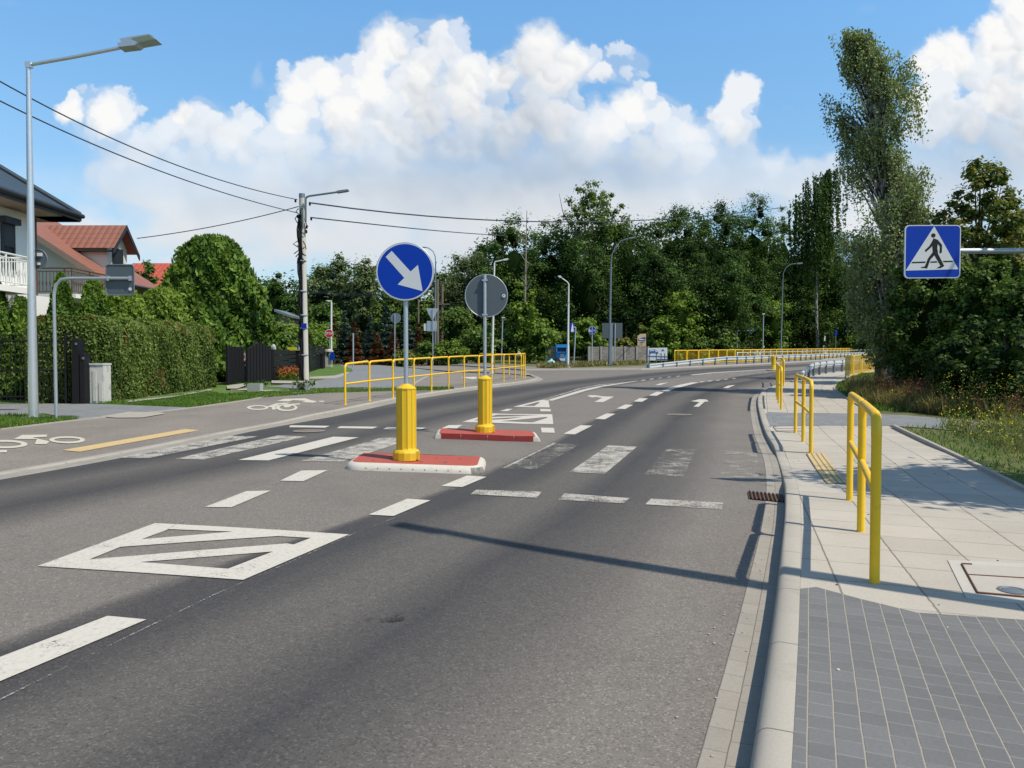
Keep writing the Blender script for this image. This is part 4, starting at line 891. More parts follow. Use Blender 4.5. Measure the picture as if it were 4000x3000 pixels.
woodpole('slim weathered wooden pole just right of the keep-right sign post', 'F', 1805, 660, 1100, 78, .11)
woodpole('tall wooden utility pole behind the yield sign back', 'F', 1988, 470, 1260, 72, .16)
woodpole('second wooden pole with a crossbar right of the yield sign back', 'F', 2030, 520, 1130, 76, .15, 2035, (708,))
# ============================================================ small signs left and middle
def post(t, v, x, y0, y1, Y, r=.03, m='galv'):
    a = at(v, x, y1, Y); MB().tube([Vector((a.x, Y, G(a.x, Y)-.05)), at(v, x, y0, Y)], r, 8).build('post', M[m], t)
b = gp('F', 955, 1240, 0); Y = 60; c = at('F', 948, 990, Y); r = 40*.4069*mpp(Y)
t = thing('stop_sign', 'red octagonal stop sign at the mouth of the side road', 'traffic sign', Vector((c.x, Y, G(c.x, Y))))
post(t, 'F', 952, 990, 1240, Y+.06)
oc = lambda q: [(q*math.cos(R(22.5+45*i)), q*math.sin(R(22.5+45*i))) for i in range(8)]
plate(t, c, oc(r*1.08), 'sign_white', 'sign_plate', 0, .02); plate(t, c, oc(r*.95), 'sign_red', 'red_face', .022, .026)
def text_mesh(txt, size, name, m, parent, loc, ext=.004, sx=1.):
    cu = bpy.data.curves.new(name, 'FONT'); cu.body = txt; cu.size = size; cu.align_x = 'CENTER'; cu.align_y = 'CENTER'; cu.extrude = ext; cu.offset = size*.02
    o = bpy.data.objects.new(name, cu); COL.objects.link(o); bpy.context.view_layer.update()
    me = bpy.data.meshes.new_from_object(o.evaluated_get(bpy.context.evaluated_depsgraph_get())); bpy.data.objects.remove(o)
    me.transform(Matrix.Rotation(math.pi/2, 4, 'X')@Matrix.Diagonal((sx, 1, 1, 1))); me.materials.clear(); me.materials.append(M[m])
    q = bpy.data.objects.new(name, me); COL.objects.link(q); q.parent = parent; q.location = Vector(loc)-wloc(parent); return q
text_mesh('STOP', r*.78, 'stop_lettering', 'sign_white', t, c+Vector((0, -.032, 0)), sx=.95)
# round sign back, yield back
Y = 48; c = at('F', 1587, 842, Y); r = 50*.4069*mpp(Y)
t = thing('round_sign', 'small round grey sign back on a thin post left of the keep-right bollard', 'traffic sign', Vector((c.x, Y, G(c.x, Y))))
post(t, 'F', 1578, 800, 1250, Y-.05); MB().prism(circ(r, 28), c, -X3, Z3, 0, .02).build('sign_disc', M['galv_dark'], t)
Y = 46; c = at('F', 1938, 790, Y); kk = .4069*mpp(Y)
t = thing('yield_sign', 'back of an inverted triangular yield sign above small square plates', 'traffic sign', Vector((c.x, Y, G(c.x, Y))))
post(t, 'F', 1943, 748, 1260, Y-.05); MB().prism([(-62*kk, 42*kk), (62*kk, 42*kk), (5*kk, -70*kk), (-5*kk, -70*kk)], c, -X3, Z3, 0, .02).build('triangle_plate', M['galv'], t)
c = at('F', 1935, 920, Y); MB().prism([(-48*kk, -48*kk), (48*kk, -48*kk), (48*kk, 50*kk), (-48*kk, 50*kk)], c, -X3, Z3, 0, .02).build('square_plate', M['galv'], t)
c = at('F', 1878, 925, Y+.05); MB().prism([(-20*kk, -38*kk), (20*kk, -38*kk), (20*kk, 30*kk), (-20*kk, 30*kk)], c, -X3, Z3, 0, .02).build('small_plate', M['white_metal'], t)
Y = 60; c = at('F', 1178, 1100, Y); t = thing('marker_post', 'plain thin grey post standing before the dark spruces', 'post', Vector((c.x, Y, G(c.x, Y)))); post(t, 'F', 1178, 985, 1230, Y, .06)
# middle group behind the far pavement (patch N)
Y = 66; kk = .27125*mpp(Y)
def base_at(v, x, Y): c = at(v, x, 600, Y); return Vector((c.x, Y, G(c.x, Y)))
b = base_at('N', 345, Y); t = thing('clothes_container', 'bright blue clothes collection container beside the white lamp', 'clothes container', b)
zt = at('N', 345, 355, Y).z; hb = zt-b.z; w = 155*kk; zs = at('N', 345, 468, Y).z
MB().box((b.x, Y+.5, (zs+b.z)/2), (w, .95, zs-b.z)).build('body', M['bin_blue'], t)
MB().box((b.x, Y+.62, (zt-.08+zs)/2), (w*.98, .7, zt-.1-zs)).box((b.x-w*.46, Y+.3, (zt+zs)/2), (w*.08, 1., zt-zs-.02)).box((b.x+w*.46, Y+.3, (zt+zs)/2), (w*.08, 1., zt-zs-.02)).box((b.x, Y+.35, zt-.12), (w*1.03, 1.15, .26)).build('hood', M['bin_blue'], t)
MB().box((b.x, Y+.24, (zt-.25+zs)/2+.05), (w*.8, .1, zt-.35-zs)).build('chute', M['bin_dark'], t)
MB().box((b.x, Y+.1, zs+.02), (w*1.02, .5, .06)).build('sill', M['bin_blue'], t)
q = at('N', 355, 514, Y); MB().box((q.x, Y+.015, q.z), (54*kk, .02, 48*kk)).build('notice', M['paper'], t)
q = at('N', 353, 568, Y); MB().box((q.x, Y+.015, q.z), (80*kk, .02, 36*kk)).build('label_plate', M['white_metal'], t)
b = base_at('N', 195, 64); mb = MB(); c = Vector((b.x, 64, b.z)); mb.lathe(c, [(.4, 0), (.5, .1), (.46, .25), (.3, .42), (.14, .5), (.1, .62)], 7, False)
o = mb.build('rubbish_bag', M['bag'], loc=b); tag(o, 'pale turquoise rubbish bag lying in the grass left of the blue container', 'bag')
o = MB().lathe((b.x+.55, 64.4, b.z), [(.26, 0), (.34, .2), (.26, .5), (.08, .7)], 7, False).build('rubbish_bag', M['black'], loc=b); tag(o, 'black rubbish bag heaped behind the turquoise bag', 'bag')
M['galv_stone'] = mat('grey_wall_post', (.26, .25, .23), .9, 0, .2, 3)
def wallrun(label, v, x0, x1, ytop, Y0, Y1, posts):
    a = at(v, x0, ytop, Y0); b = at(v, x1, ytop, Y1); ga = G(a.x, Y0); gb = G(b.x, Y1)
    t = thing('stone_wall', label, 'wall', Vector((a.x, Y0, ga))); d = Vector((b.x-a.x, Y1-Y0, 0)); L = d.length; d /= L; nn = Vector((d.y, -d.x, 0))
    m = 12; vs = []; U = []
    for i in range(m+1):
        p = Vector((a.x, Y0, 0))+d*L*i/m; zt = a.z+(b.z-a.z)*i/m; zb = G(p.x, p.y)-.1
        for z in (zb, zt): vs.append(Vector((p.x, p.y, z))); U.append((L*i/m, z, 0))
    n1 = len(vs)
    vs2 = vs+[q-nn*.08 for q in vs]; U2 = U+U
    mb = MB().add(vs2, [(2*i, 2*i+2, 2*i+3, 2*i+1) for i in range(m)]+[(n1+2*i+1, n1+2*i+3, n1+2*i+2, n1+2*i) for i in range(m)]+[(2*i+1, 2*i+3, n1+2*i+3, n1+2*i+1) for i in range(m)])
    o = mb.build('wall_panels', M['wall_stone'], t); setuv(o, U2)
    for i in range(posts+1):
        p = Vector((a.x, Y0, 0))+d*L*i/posts; zt = a.z+(b.z-a.z)*i/posts+.04; zb = G(p.x, p.y)-.1; MB().box((p.x, p.y, (zt+zb)/2), (.17, .2, zt-zb), math.atan2(d.y, d.x)).build('wall_post', M['galv_stone'], t)
wallrun('short stretch of grey stone-pattern wall behind the blue container', 'N', 128, 440, 375, 69, 68, 2)
wallrun('long stretch of grey stone-pattern wall behind the cycle sign and info boards', 'N', 735, 1590, 385, 70, 72, 5)
def signpost(label, name, v, x, ty, Y, xb=None, r=.035, m='galv'):
    b = base_at(v, xb or x, Y); t = thing(name, label, 'traffic sign', b); MB().tube([b-Z3*.05, at(v, x, ty, Y+.05)], r, 8).build('post', M[m], t); return t
Y = 60; kk = .27125*mpp(Y)
t = signpost('blue and white crossing sign seen edge on, on a leaning green post', 'crossing_sign', 'N', 550, 105, Y, 517, .05)
q = at('N', 497, 113, Y); MB().tube([at('N', 550, 105, Y+.05), at('N', 515, 102, Y+.05)], .04, 6).build('arm', M['galv'], t)
e = Vector((math.cos(R(68)), math.sin(R(68)), 0)); MB().prism(rrect(.95, 132*kk, .05), q, e, Z3, 0, .03).build('sign_plate', M['sign_blue'], t)
MB().prism([(-.4, -.3), (.4, -.3), (0, .4)], q, e, Z3, .031, .035).build('white_triangle', M['sign_white'], t)
Y = 61; kk = .27125*mpp(Y)
t = signpost('round blue shared path sign with pedestrians and bicycle', 'path_sign', 'N', 787, 90, Y, 786, .04); c = at('N', 786, 150, Y)
plate(t, c, circ(58*kk, 30), 'sign_white', 'sign_disc', 0, .02); plate(t, c, circ(54*kk, 30), 'sign_blue', 'blue_face', .022, .025)
w = lambda pts: [((x-786)*kk, (150-y)*kk) for x, y in pts]
for q in ([(783, 98), (789, 98), (789, 202), (783, 202)], [(738, 172), (738, 140), (744, 133), (752, 133), (757, 142), (755, 172)], [(762, 175), (762, 152), (767, 147), (773, 150), (775, 175)], [(742, 130), (748, 121), (754, 130)], [(764, 145), (768, 137), (773, 145)]): plate(t, c, w(q), 'sign_white', 'pedestrian_symbol', .026, .03)
for cx_, cy_ in ((804, 155), (824, 155)): MB().tube([c+Vector(((cx_-786)*kk+8*kk*math.cos(a), -.035, (150-cy_)*kk+8*kk*math.sin(a))) for a in [i*math.pi/6 for i in range(13)]], 1.5*kk, 4, False).build('bicycle_symbol', M['sign_white'], t)
MB().tube([c+Vector(((x-786)*kk, -.035, (150-y)*kk)) for x, y in ((804, 155), (808, 138), (820, 138), (824, 155), (812, 152), (808, 138))], 1.5*kk, 4, False).build('bicycle_symbol', M['sign_white'], t)
Y = 63; kk = .27125*mpp(Y)
t = thing('direction_board', 'large grey sign board back on two posts behind the tall lamp', 'sign board', base_at('N', 1085, Y)); c = at('N', 1076, 155, Y)
for x, xb in ((1068, 1066), (1117, 1108)): MB().tube([base_at('N', xb, Y+.0)-Z3*.05, at('N', x, 48, Y-.06)], .05, 8).build('post', M['galv'], t)
MB().prism([(-146*kk, -110*kk), (146*kk, -110*kk), (146*kk, 112*kk), (-146*kk, 112*kk)], c, -X3, Z3, 0, .03).build('board', M['sign_back'], t)
# beige board with blue wave, white lorry banner
Y = 73; kk = .27125*mpp(Y); c = at('N', 1500, 290, Y); t = thing('notice_board', 'beige notice board with a blue band above the stone wall', 'notice board', base_at('N', 1500, Y))
plate(t, c, [(-62*kk, -92*kk), (60*kk, -92*kk), (60*kk, 92*kk), (-20*kk, 90*kk), (-62*kk, 60*kk)], 'beige', 'board', 0, .05)
w = lambda pts: [((x-1500)*kk, (290-y)*kk) for x, y in pts]
plate(t, c, w([(1450, 300), (1450, 272), (1480, 268), (1510, 250), (1550, 246), (1550, 303)]), 'board_blue', 'blue_band', .052, .06)
plate(t, c, w([(1462, 276), (1540, 276), (1540, 290), (1462, 290)]), 'banner', 'printed_line', .062, .066); plate(t, c, w([(1455, 325), (1500, 316), (1545, 325), (1500, 334)]), 'wood', 'printed_line', .052, .056); plate(t, c, w([(1490, 352), (1506, 352), (1506, 364), (1490, 364)]), 'rust', 'printed_mark', .052, .056)
for x in (1460, 1545): q = at('N', x, 380, Y+.05); MB().tube([Vector((q.x, q.y, G(q.x, q.y)-.1)), q], .05, 6).build('leg', M['wood'], t)
Y = 68; kk = .27125*mpp(Y); c = at('N', 1727, 488, Y); t = thing('banner', 'white banner with a blue lorry picture beside the yellow fence', 'banner', base_at('N', 1727, Y))
plate(t, c, [(-140*kk, -95*kk), (140*kk, -95*kk), (140*kk, 90*kk), (-140*kk, 85*kk)], 'banner', 'sheet', 0, .03)
w = lambda pts: [((x-1727)*kk, (488-y)*kk) for x, y in pts]
for nm, q in (('lorry_picture', [(1603, 430), (1690, 424), (1690, 482), (1603, 476)]), ('lorry_picture', [(1694, 440), (1720, 436), (1735, 460), (1735, 486), (1694, 484)]), ('printed_wheel', [(1615, 478), (1630, 478), (1630, 492), (1615, 492)]), ('printed_wheel', [(1705, 482), (1722, 482), (1722, 496), (1705, 496)]),
              ('emblem', [(1775, 448), (1790, 428), (1805, 416), (1812, 430), (1828, 450)]), ('printed_line', [(1745, 488), (1765, 488), (1765, 494), (1745, 494)]), ('blue_stripe', [(1590, 516), (1866, 522), (1866, 540), (1590, 532)]), ('blue_stripe', [(1710, 560), (1866, 560), (1866, 578), (1710, 576)])):
    plate(t, c, w(q), 'banner_blue', nm, .032, .036)
plate(t, c, w([(1700, 444), (1718, 442), (1728, 458), (1700, 462)]), 'banner', 'printed_window', .037, .04); plate(t, c, w([(1612, 438), (1680, 434), (1680, 446), (1612, 450)]), 'banner', 'printed_line', .037, .04)
for x in (1608, 1710, 1780, 1832): q = at('N', x, 470, Y-.8); MB().tube([Vector((q.x, q.y, G(q.x, q.y)-.1)), at('N', x, 480, Y-.8)], .05, 6).build('support_post', M['wood'], t)
# far signs on the bend
Y = 84; kk = .4973*mpp(Y)
t = signpost('grey diamond priority sign back on an arm behind the far fence', 'priority_sign', 'J', 965, 487, Y, 963, .045); MB().tube([at('J', 965, 487, Y+.05), at('J', 1100, 487, Y+.05)], .045, 6).build('arm', M['galv'], t)
c = at('J', 1073, 484, Y+.1); MB().prism([(0, -34*kk), (30*kk, 0), (0, 34*kk), (-30*kk, 0)], c, -X3, Z3, 0, .03).build('sign_plate', M['sign_back'], t)
Y = 118; kk = .4973*mpp(Y)
t = signpost('small blue sign seen obliquely beyond the far fence', 'blue_sign', 'J', 1740, 480, Y, 1737, .045); c = at('J', 1741, 494, Y-.03); plate(t, c, circ(10*kk, 12), 'sign_blue', 'sign_plate', 0, .03)
MB().box(c+Vector((0, 0, -.35)), (.4, .03, .4)).build('lower_plate', M['sign_blue'], t)
t = signpost('dark diamond sign back beyond the far fence, nearest the birch', 'priority_sign', 'J', 1832, 465, Y, 1830, .045); c = at('J', 1834, 487, Y+.1); MB().prism([(0, -22*kk), (22*kk, 0), (0, 22*kk), (-22*kk, 0)], c, -X3, Z3, 0, .03).build('sign_plate', M['sign_back'], t)
# small yellow keep-right beacon in the bend
b = gp('J', 1250, 790, .1); Y = b.y; kk = .4973*mpp(Y); c = at('J', 1256, 708, Y)
t = thing('keep_right_beacon', 'small yellow bollard with round blue arrow face in the distant bend', 'traffic bollard', b)
MB().lathe(b-Z3*.1, [(50*kk, 0), (50*kk, .06), (40*kk, .1), (.1, .1)], 16).build('island_base', M['kerb'], t)
MB().lathe(b, [(26*kk, 0), (20*kk, .2), (17*kk, .3), (17*kk, .9)], 10).build('body', M['yellow_plastic'], t)
MB().prism(circ(28*kk, 24), c, X3, Z3, -.12, .06).build('head', M['yellow_plastic'], t)
plate(t, c, circ(21*kk, 24), 'sign_blue', 'blue_face', .062, .066)
plate(t, c, [((x-1682)/272*20*kk, (400-y)/272*20*kk) for x, y in [(1557, 205), (1735, 400), (1805, 338), (1848, 585), (1612, 522), (1675, 460), (1500, 262)]], 'sign_white', 'arrow', .067, .07)
# ============================================================ left side: fences, gates, cabinet, planters
def barfence(label, x0, x1, yb, Y0, Y1, ytop, pitch=.125):
    a = at('H', x0, yb, Y0); b = at('H', x1, yb, Y1); a.z = G(a.x, Y0)+HL; b.z = G(b.x, Y1)+HL; zt = at('H', (x0+x1)/2, ytop, (Y0+Y1)/2).z; h = zt-a.z
    t = thing('metal_fence', label, 'fence', a); L = (b-a).length; n = int(L/pitch); ba = MB()
    for i in range(n+1):
        p = a.lerp(b, i/n); ba.tube([p+Z3*.05, p+Z3*(h+.06*math.sin(i*.9)**2)], .012, 4); ba.tube([p+Z3*(h), p+Z3*(h+.12)], [.014, .002], 4)
    ba.build('bars', M['black'], t)
    for z in (.2, h*.5, h-.12): MB().tube([a+Z3*z, b+Z3*z], .02, 6).build('cross_rail', M['black'], t)
    for i in range(0, n+1, 22): p = a.lerp(b, i/n); MB().box(p+Z3*h/2, (.06, .06, h+.1)).build('fence_post', M['black'], t)
    return t, h
Yf = gp('H', 650, 1278, HL).y+.1
barfence('black pointed iron bar fence along the left driveway', -300, 655, 1275, Yf, Yf, 700)
for x, w_, yt_, lab in ((682, 58, 722, 'tall black metal gate pillar at the end of the bar fence'), (740, 40, 845, 'shorter black gate pillar beside the concrete cabinet')):
    b = at('H', x, 1275, Yf); b.z = G(b.x, Yf)+HL; zt = at('H', x, yt_, Yf).z; kk = .4521*mpp(Yf); t = thing('gate_pillar', lab, 'gate pillar', b)
    MB().box(b+Z3*(zt-b.z)/2, (w_*kk, .3, zt-b.z)).build('pillar', M['black'], t); MB().lathe(Vector((b.x, b.y, zt)), [(w_*kk*.62, -.05), (w_*kk*.62, 0), (.02, .04)], 4, ph=R(45)).build('cap', M['black'], t)
    MB().box(Vector((b.x+.04, b.y-.16, zt-.12)), (.05, .03, .06)).build('hinge', M['galv_dark'], t)
Yc = gp('H', 830, 1272, HL).y; b = at('H', 835, 1272, Yc); b.z = G(b.x, Yc)+HL; kk = .4521*mpp(Yc); zt = at('H', 835, 940, Yc).z; hh = zt-b.z
t = thing('meter_cabinet', 'weathered white concrete meter cabinet at the left end of the hedge', 'cabinet', b)
M['cab'] = mat('stained_white_concrete', (.52, .51, .47), .85, 0, .3, 3.5, ((.12, .12, .11), .75), .3, 30)
MB().box(b+Vector((0, .2, hh/2)), (122*kk, .4, hh)).build('body', M['cab'], t)
MB().box(b+Vector((-15*kk, -.008, hh*.45)), (30*kk, .02, hh*.8)).box(b+Vector((38*kk, -.008, hh*.3)), (30*kk, .02, hh*.5)).build('door_panel', M['cab'], t)
MB().box(b+Vector((0, .2, hh+.02)), (130*kk, .45, .05)).build('lid', M['cab'], t)
# gates and fences beyond the hedge (patch F)
Yg = gp('F', 390, 1458, HL).y
def fx(x, y, Y): return at('F', x, y, Y)
def panel(label, name, x0, x1, yt0, yt1, Y0, Y1, arch=0, slats=0, m='black', gap=.3, cat='fence'):
    a = fx(x0, 1400, Y0); b = fx(x1, 1400, Y1); a.z = G(a.x, a.y)+HL; b.z = G(b.x, b.y)+HL; za = fx(x0, yt0, Y0).z; zb = fx(x1, yt1, Y1).z
    t = thing(name, label, cat, a); n = 12; d = b-a; nn = Vector((d.y, -d.x, 0)).normalized()*.03
    top = [a.lerp(b, i/n).xy.to_3d()+Z3*(za+(zb-za)*i/n+arch*math.sin(math.pi*i/n)**1.5) for i in range(n+1)]; bot = [a.lerp(b, i/n)+Z3*.04 for i in range(n+1)]
    if not slats:
        vs = bot+top+[p+nn for p in bot]+[p+nn for p in top]; k2 = n+1
        MB().add(vs, [(i, i+1, k2+i+1, k2+i) for i in range(n)]+[(3*k2+i, 3*k2+i+1, 2*k2+i+1, 2*k2+i) for i in range(n)]+[(k2+i, k2+i+1, 3*k2+i+1, 3*k2+i) for i in range(n)]).build('sheet_panel', M[m], t)
        mb = MB()
        for i in range(1, 8): s_ = i/8; p = a.lerp(b, s_); z = za+(zb-za)*s_+arch*math.sin(math.pi*s_)**1.5; mb.tube([p+nn*1.6+Z3*.05, Vector((p.x, p.y, z))+nn*1.6], .012, 4)
        mb.build('vertical_ribs', M['black'], t); MB().tube([p+nn*.5+Z3*.02 for p in top], .025, 5).build('top_frame', M['black'], t)
    else:
        mb = MB(); dz = (za-a.z)/slats
        for s_ in range(slats):
            p0 = a+Z3*(s_*dz+.05); p1 = b+Z3*(s_*((zb-b.z)/slats)+.05); q0 = a+Z3*((s_+1-gap)*dz+.05); q1 = b+Z3*((s_+1-gap)*((zb-b.z)/slats)+.05)
            mb.add([p0, p1, q1, q0, p0+nn, p1+nn, q1+nn, q0+nn], [(0, 1, 2, 3), (7, 6, 5, 4), (3, 2, 6, 7), (4, 5, 1, 0)])
        mb.build('slats', M[m], t)
    for s_ in (0, 1): p = a.lerp(b, s_); z = (za, zb)[s_]; MB().box(Vector((p.x, p.y, (p.z+z)/2)), (.09, .09, z-p.z+.06)).build('post', M['black'], t)
    return t
panel('dark wicket gate directly behind the right end of the hedge', 'garden_gate', -30, 118, 1120, 1130, Yg-2, Yg-.2, 0, 0, cat='gate')
panel('arched black sheet metal gate right of the hedge', 'metal_gate', 160, 395, 1145, 1150, Yg, Yg+1, .28, 0, cat='gate')
panel('dark fence section with wide gaps between arched gate and yellow lid', 'metal_fence', 405, 555, 1145, 1150, Yg+1.6, Yg+6, 0, 5, gap=.12)
panel('dark fence section directly left of the concrete utility pole', 'metal_fence', 560, 672, 1155, 1150, Yg+6.5, Yg+11, 0, 6, gap=.2)
panel('grey louvred fence section right of the concrete utility pole', 'metal_fence', 755, 905, 1105, 1110, Yg+14, Yg+26, 0, 12, gap=.35)
Ys_ = Yg+16; o = panel('dark green mesh screen above the fence behind the utility pole', 'mesh_screen', 430, 900, 1098, 1092, Yg+18, Yg+29, 0, 0, 'green_screen')
Yp = Yg+26; b = fx(945, 1320, Yp); b.z = G(b.x, Yp)+HL; kk = .4069*mpp(Yp); zt = fx(945, 1165, Yp).z
t = thing('gate_pillar', 'pale concrete gate pillar with round cap and dark mailbox slot below the stop sign', 'gate pillar', b)
MB().box(b+Z3*(zt-b.z)/2, (56*kk, 56*kk, zt-b.z)).build('pillar', M['concrete'], t); MB().lathe(Vector((b.x, b.y, zt)), [(44*kk, 0), (42*kk, .12), (20*kk, .2)], 16).build('cap', M['concrete'], t)
q = fx(943, 1190, Yp); MB().box(Vector((q.x, b.y-28*kk-.02, q.z)), (16*kk, .04, .3)).build('mail_slot', M['black'], t)
q = fx(985, 1210, Yp); o = MB().box(q+Vector((0, -.2, 0)), (28*kk, .3, 70*kk)).build('mailbox', M['sign_blue'], loc=q); tag(o, 'dark blue mailbox on the right side of the concrete gate pillar', 'mailbox')
q = fx(865, 1320, Yp-4); q.z = G(q.x, q.y)+HL; o = MB().box(q+Z3*.5, (60*kk, .6, 1.)).box(q+Z3*1.03, (66*kk, .66, .08)).build('wheelie_bin', M['black'], loc=q); tag(o, 'black wheelie bin standing against the louvred fence', 'bin')
q = fx(605, 1150, Yg+9); kk = .4069*mpp(Yg+9); b2 = Vector((q.x, q.y, G(q.x, q.y)+HL)); t = thing('wheelie_bin', 'wheelie bin with yellow lid behind the fence left of the pole', 'bin', b2)
MB().box(b2+Z3*(q.z-b2.z)/2+Vector((0, .5, 0)), (105*kk, .8, q.z-b2.z)).build('body', M['black'], t); MB().box(Vector((q.x, q.y+.5, q.z+.08)), (120*kk, .9, .18)).build('lid', M['bin_yellow'], t)
q = fx(655, 1128, Yg+8); o = MB().box(q, (28*kk, .04, 32*kk)).build('house_plate', M['sign_blue'], loc=q); tag(o, 'small blue and white plate at the top of the fence by the pole', 'plate')
MB().box(q+Vector((8*kk, -.03, 0)), (12*kk, .01, 28*kk)).build('white_field', M['sign_white'], o)
q = fx(414, 1120, Yg+3); kk = .4069*mpp(Yg+3); b2 = Vector((q.x, q.y, G(q.x, q.y)+HL)); t = thing('post_lantern', 'little white house shaped lantern on the fence post by the arched gate', 'lantern', b2)
MB().tube([b2, q-Z3*15*kk], .05, 8).build('post', M['black'], t); MB().prism([(-15*kk, -22*kk), (15*kk, -22*kk), (17*kk, 8*kk), (0, 26*kk), (-17*kk, 8*kk)], q, X3, Z3, -.12, .12).build('lantern_body', M['white_metal'], t)
Yr = gp('F', 133, 1455, HL).y; q = fx(134, 1240, Yr); kk = .4069*mpp(Yr); b2 = Vector((q.x, q.y, G(q.x, q.y)+HL))
t = thing('hydrant_plate', 'small white and red plate on a thin post before the dark gate', 'plate', b2); MB().tube([b2, q], .022, 6).build('post', M['galv_dark'], t)
plate(t, q, [(-15*kk, -58*kk), (15*kk, -58*kk), (13*kk, 58*kk), (-13*kk, 58*kk)], 'sign_white', 'plate', 0.02, .03)
for a, c_ in ((-48, -10), (20, 45)): plate(t, q, [(-9*kk, a*kk), (9*kk, a*kk), (9*kk, c_*kk), (-9*kk, c_*kk)], 'sign_red', 'red_figures', .031, .034)
plate(t, q, [(-9*kk, 12*kk), (9*kk, 12*kk), (9*kk, 17*kk), (-9*kk, 17*kk)], 'black', 'black_line', .031, .034)
for (x0, x1, y0, y1, lab) in ((160, 285, 1472, 1545, 'left concrete planter block on the lawn strip with trailing plant'), (632, 752, 1470, 1540, 'right concrete planter block on the lawn below the utility pole')):
    b = gp('F', (x0+x1)/2, y1, HL); kk = .4069*mpp(b.y); w_ = (x1-x0)*kk; h_ = (y1-y0)*kk; t = thing('planter', lab, 'planter', b)
    for (dx, dy, sx, sy) in ((0, .03, w_, .06), (0, w_*.8, w_, .06), (-w_/2+.03, w_*.42, .06, w_*.7), (w_/2-.03, w_*.42, .06, w_*.7)): pass
    pr = [(0, 0), (w_, 0)]; q = MB()
    lo = [(-w_*.46, 0), (w_*.46, 0), (w_*.46, w_*.8), (-w_*.46, w_*.8)]; hi = [(-w_*.5, -.02), (w_*.5, -.02), (w_*.5, w_*.84), (-w_*.5, w_*.84)]
    q.add([b+Vector((x, y, -.02)) for x, y in lo]+[b+Vector((x, y, h_)) for x, y in hi], [(3, 2, 1, 0), (0, 1, 5, 4), (1, 2, 6, 5), (2, 3, 7, 6), (3, 0, 4, 7), (4, 5, 6, 7)]); q.build('block', M['pot'], t)
# ============================================================ houses
def roofquad(t, name, pts, m, U, V_, label=None):
    mb = MB().add(pts, [tuple(range(len(pts)))]); o = mb.build(name, M[m], t, label=label); O = Vector(pts[0]); U = Vector(U).normalized(); V_ = Vector(V_).normalized()
    setuv(o, [((Vector(p)-O).dot(U)+50, (Vector(p)-O).dot(V_)+50, 0) for p in pts]); return o
# house with dark blue roof: facade faces the road (+X)
gz = .5; X0 = -16.3; YE = 26.4; ez = 6.75; Xt = X0+.95; YT = YE+1.1
t = thing('house', 'white two storey house with dark blue tiled roof at the left edge', 'house', Vector((X0-4, 20, gz)))
MB().box((X0-4.5, (YE+8)/2, (gz+6.6)/2), (9, YE-8, 6.6-gz)).build('wall', M['wall_white'], t)
rz = lambda d: ez+.74*d
A = [(Xt, 7, ez), (Xt, YT, ez), (Xt-5.4, YT-5.4, rz(5.4)), (Xt-5.4, 12, rz(5.4))]
roofquad(t, 'roof', A, 'tile_blue', (0, 1, 0), (-1, 0, .74)); roofquad(t, 'roof', [(Xt, YT, ez), (Xt-10.8, YT, ez), (Xt-5.4, YT-5.4, rz(5.4))], 'tile_blue', (-1, 0, 0), (0, -1, .74))
MB().box((Xt-.5, (YT+7)/2, ez-.2), (1., YT-7, .03)).box((Xt-5.4, YT-.55, ez-.2), (10.8, 1.1, .03)).build('soffit', M['soffit'], t)
MB().box((Xt+.02, (YT+7)/2, ez-.09), (.06, YT-7.0, .2)).box((Xt-5.4, YT+.02, ez-.09), (10.7, .06, .2)).build('fascia', M['dark_trim'], t)
MB().tube([(Xt+.1, 7, ez-.02), (Xt+.1, YT, ez-.02)], .08, 8).build('gutter', M['dark_trim'], t)
MB().tube([(Xt, YT, ez+.04), (Xt-5.4, YT-5.4, rz(5.4)+.04)], .1, 6).build('hip_ridge', M['tile_blue'], t)
def fwin(t, x0, x1, y0, y1, X, shutter=.5):
    ya = abs(X)*F/abs(x0*V['D'][2]-CX); yb = abs(X)*F/abs(x1*V['D'][2]-CX)
    za = CAMZ+(780-y0)*1.8083*mpp((ya+yb)/2); zb = CAMZ+(780-y1)*1.8083*mpp((ya+yb)/2); w = yb-ya; ym = (ya+yb)/2
    f = MB(); 
    for z in (za, zb): f.box((X+.03, ym, z), (.08, w+.1, .08))
    for y in (ya, yb): f.box((X+.03, y, (za+zb)/2), (.075, .08, za-zb-.08))
    o = f.build('window', M['dark_trim'], t); MB().box((X+.012, ym, (za+zb)/2), (.02, w-.08, za-zb-.08)).build('pane', M['glass'], o)
    MB().box((X+.05, ym, za-(za-zb)*shutter/2), (.04, w-.1, (za-zb)*shutter)).build('roller_shutter', M['shutter'], o); MB().box((X+.12, ym, za+.02), (.22, w+.2, .2)).build('shutter_box', M['shutter'], o)
fwin(t, 8, 33, 480, 588, X0, .5)
# balcony
bz = 3.85; bx = -14.95; by1 = 24.0
MB().box(((X0+bx)/2, (10+by1)/2, bz-.09), (bx-X0, by1-10, .18)).build('balcony_slab', M['wall_white'], t)
def balcony(t, P, h, m, pitch, r, nm='balcony_railing'):
    mb = MB()
    for a, b in zip(P[:-1], P[1:]):
        a = Vector(a); b = Vector(b); n = int((b-a).length/pitch)
        mb.tube([a+Z3*h, b+Z3*h], .03, 6); mb.tube([a+Z3*(h-.12), b+Z3*(h-.12)], .018, 6); mb.tube([a+Z3*.1, b+Z3*.1], .018, 6)
        for i in range(n+1): p = a.lerp(b, i/n); mb.tube([p+Z3*.1, p+Z3*.3, p+Z3*.42, p+Z3*.54, p+Z3*(h-.12)], [r, r, r*2.2, r, r], 5)
        for i in range(0, n+1, 9): p = a.lerp(b, i/n); mb.tube([p, p+Z3*h], .03, 6)
    return mb.build(nm, M[m], t)
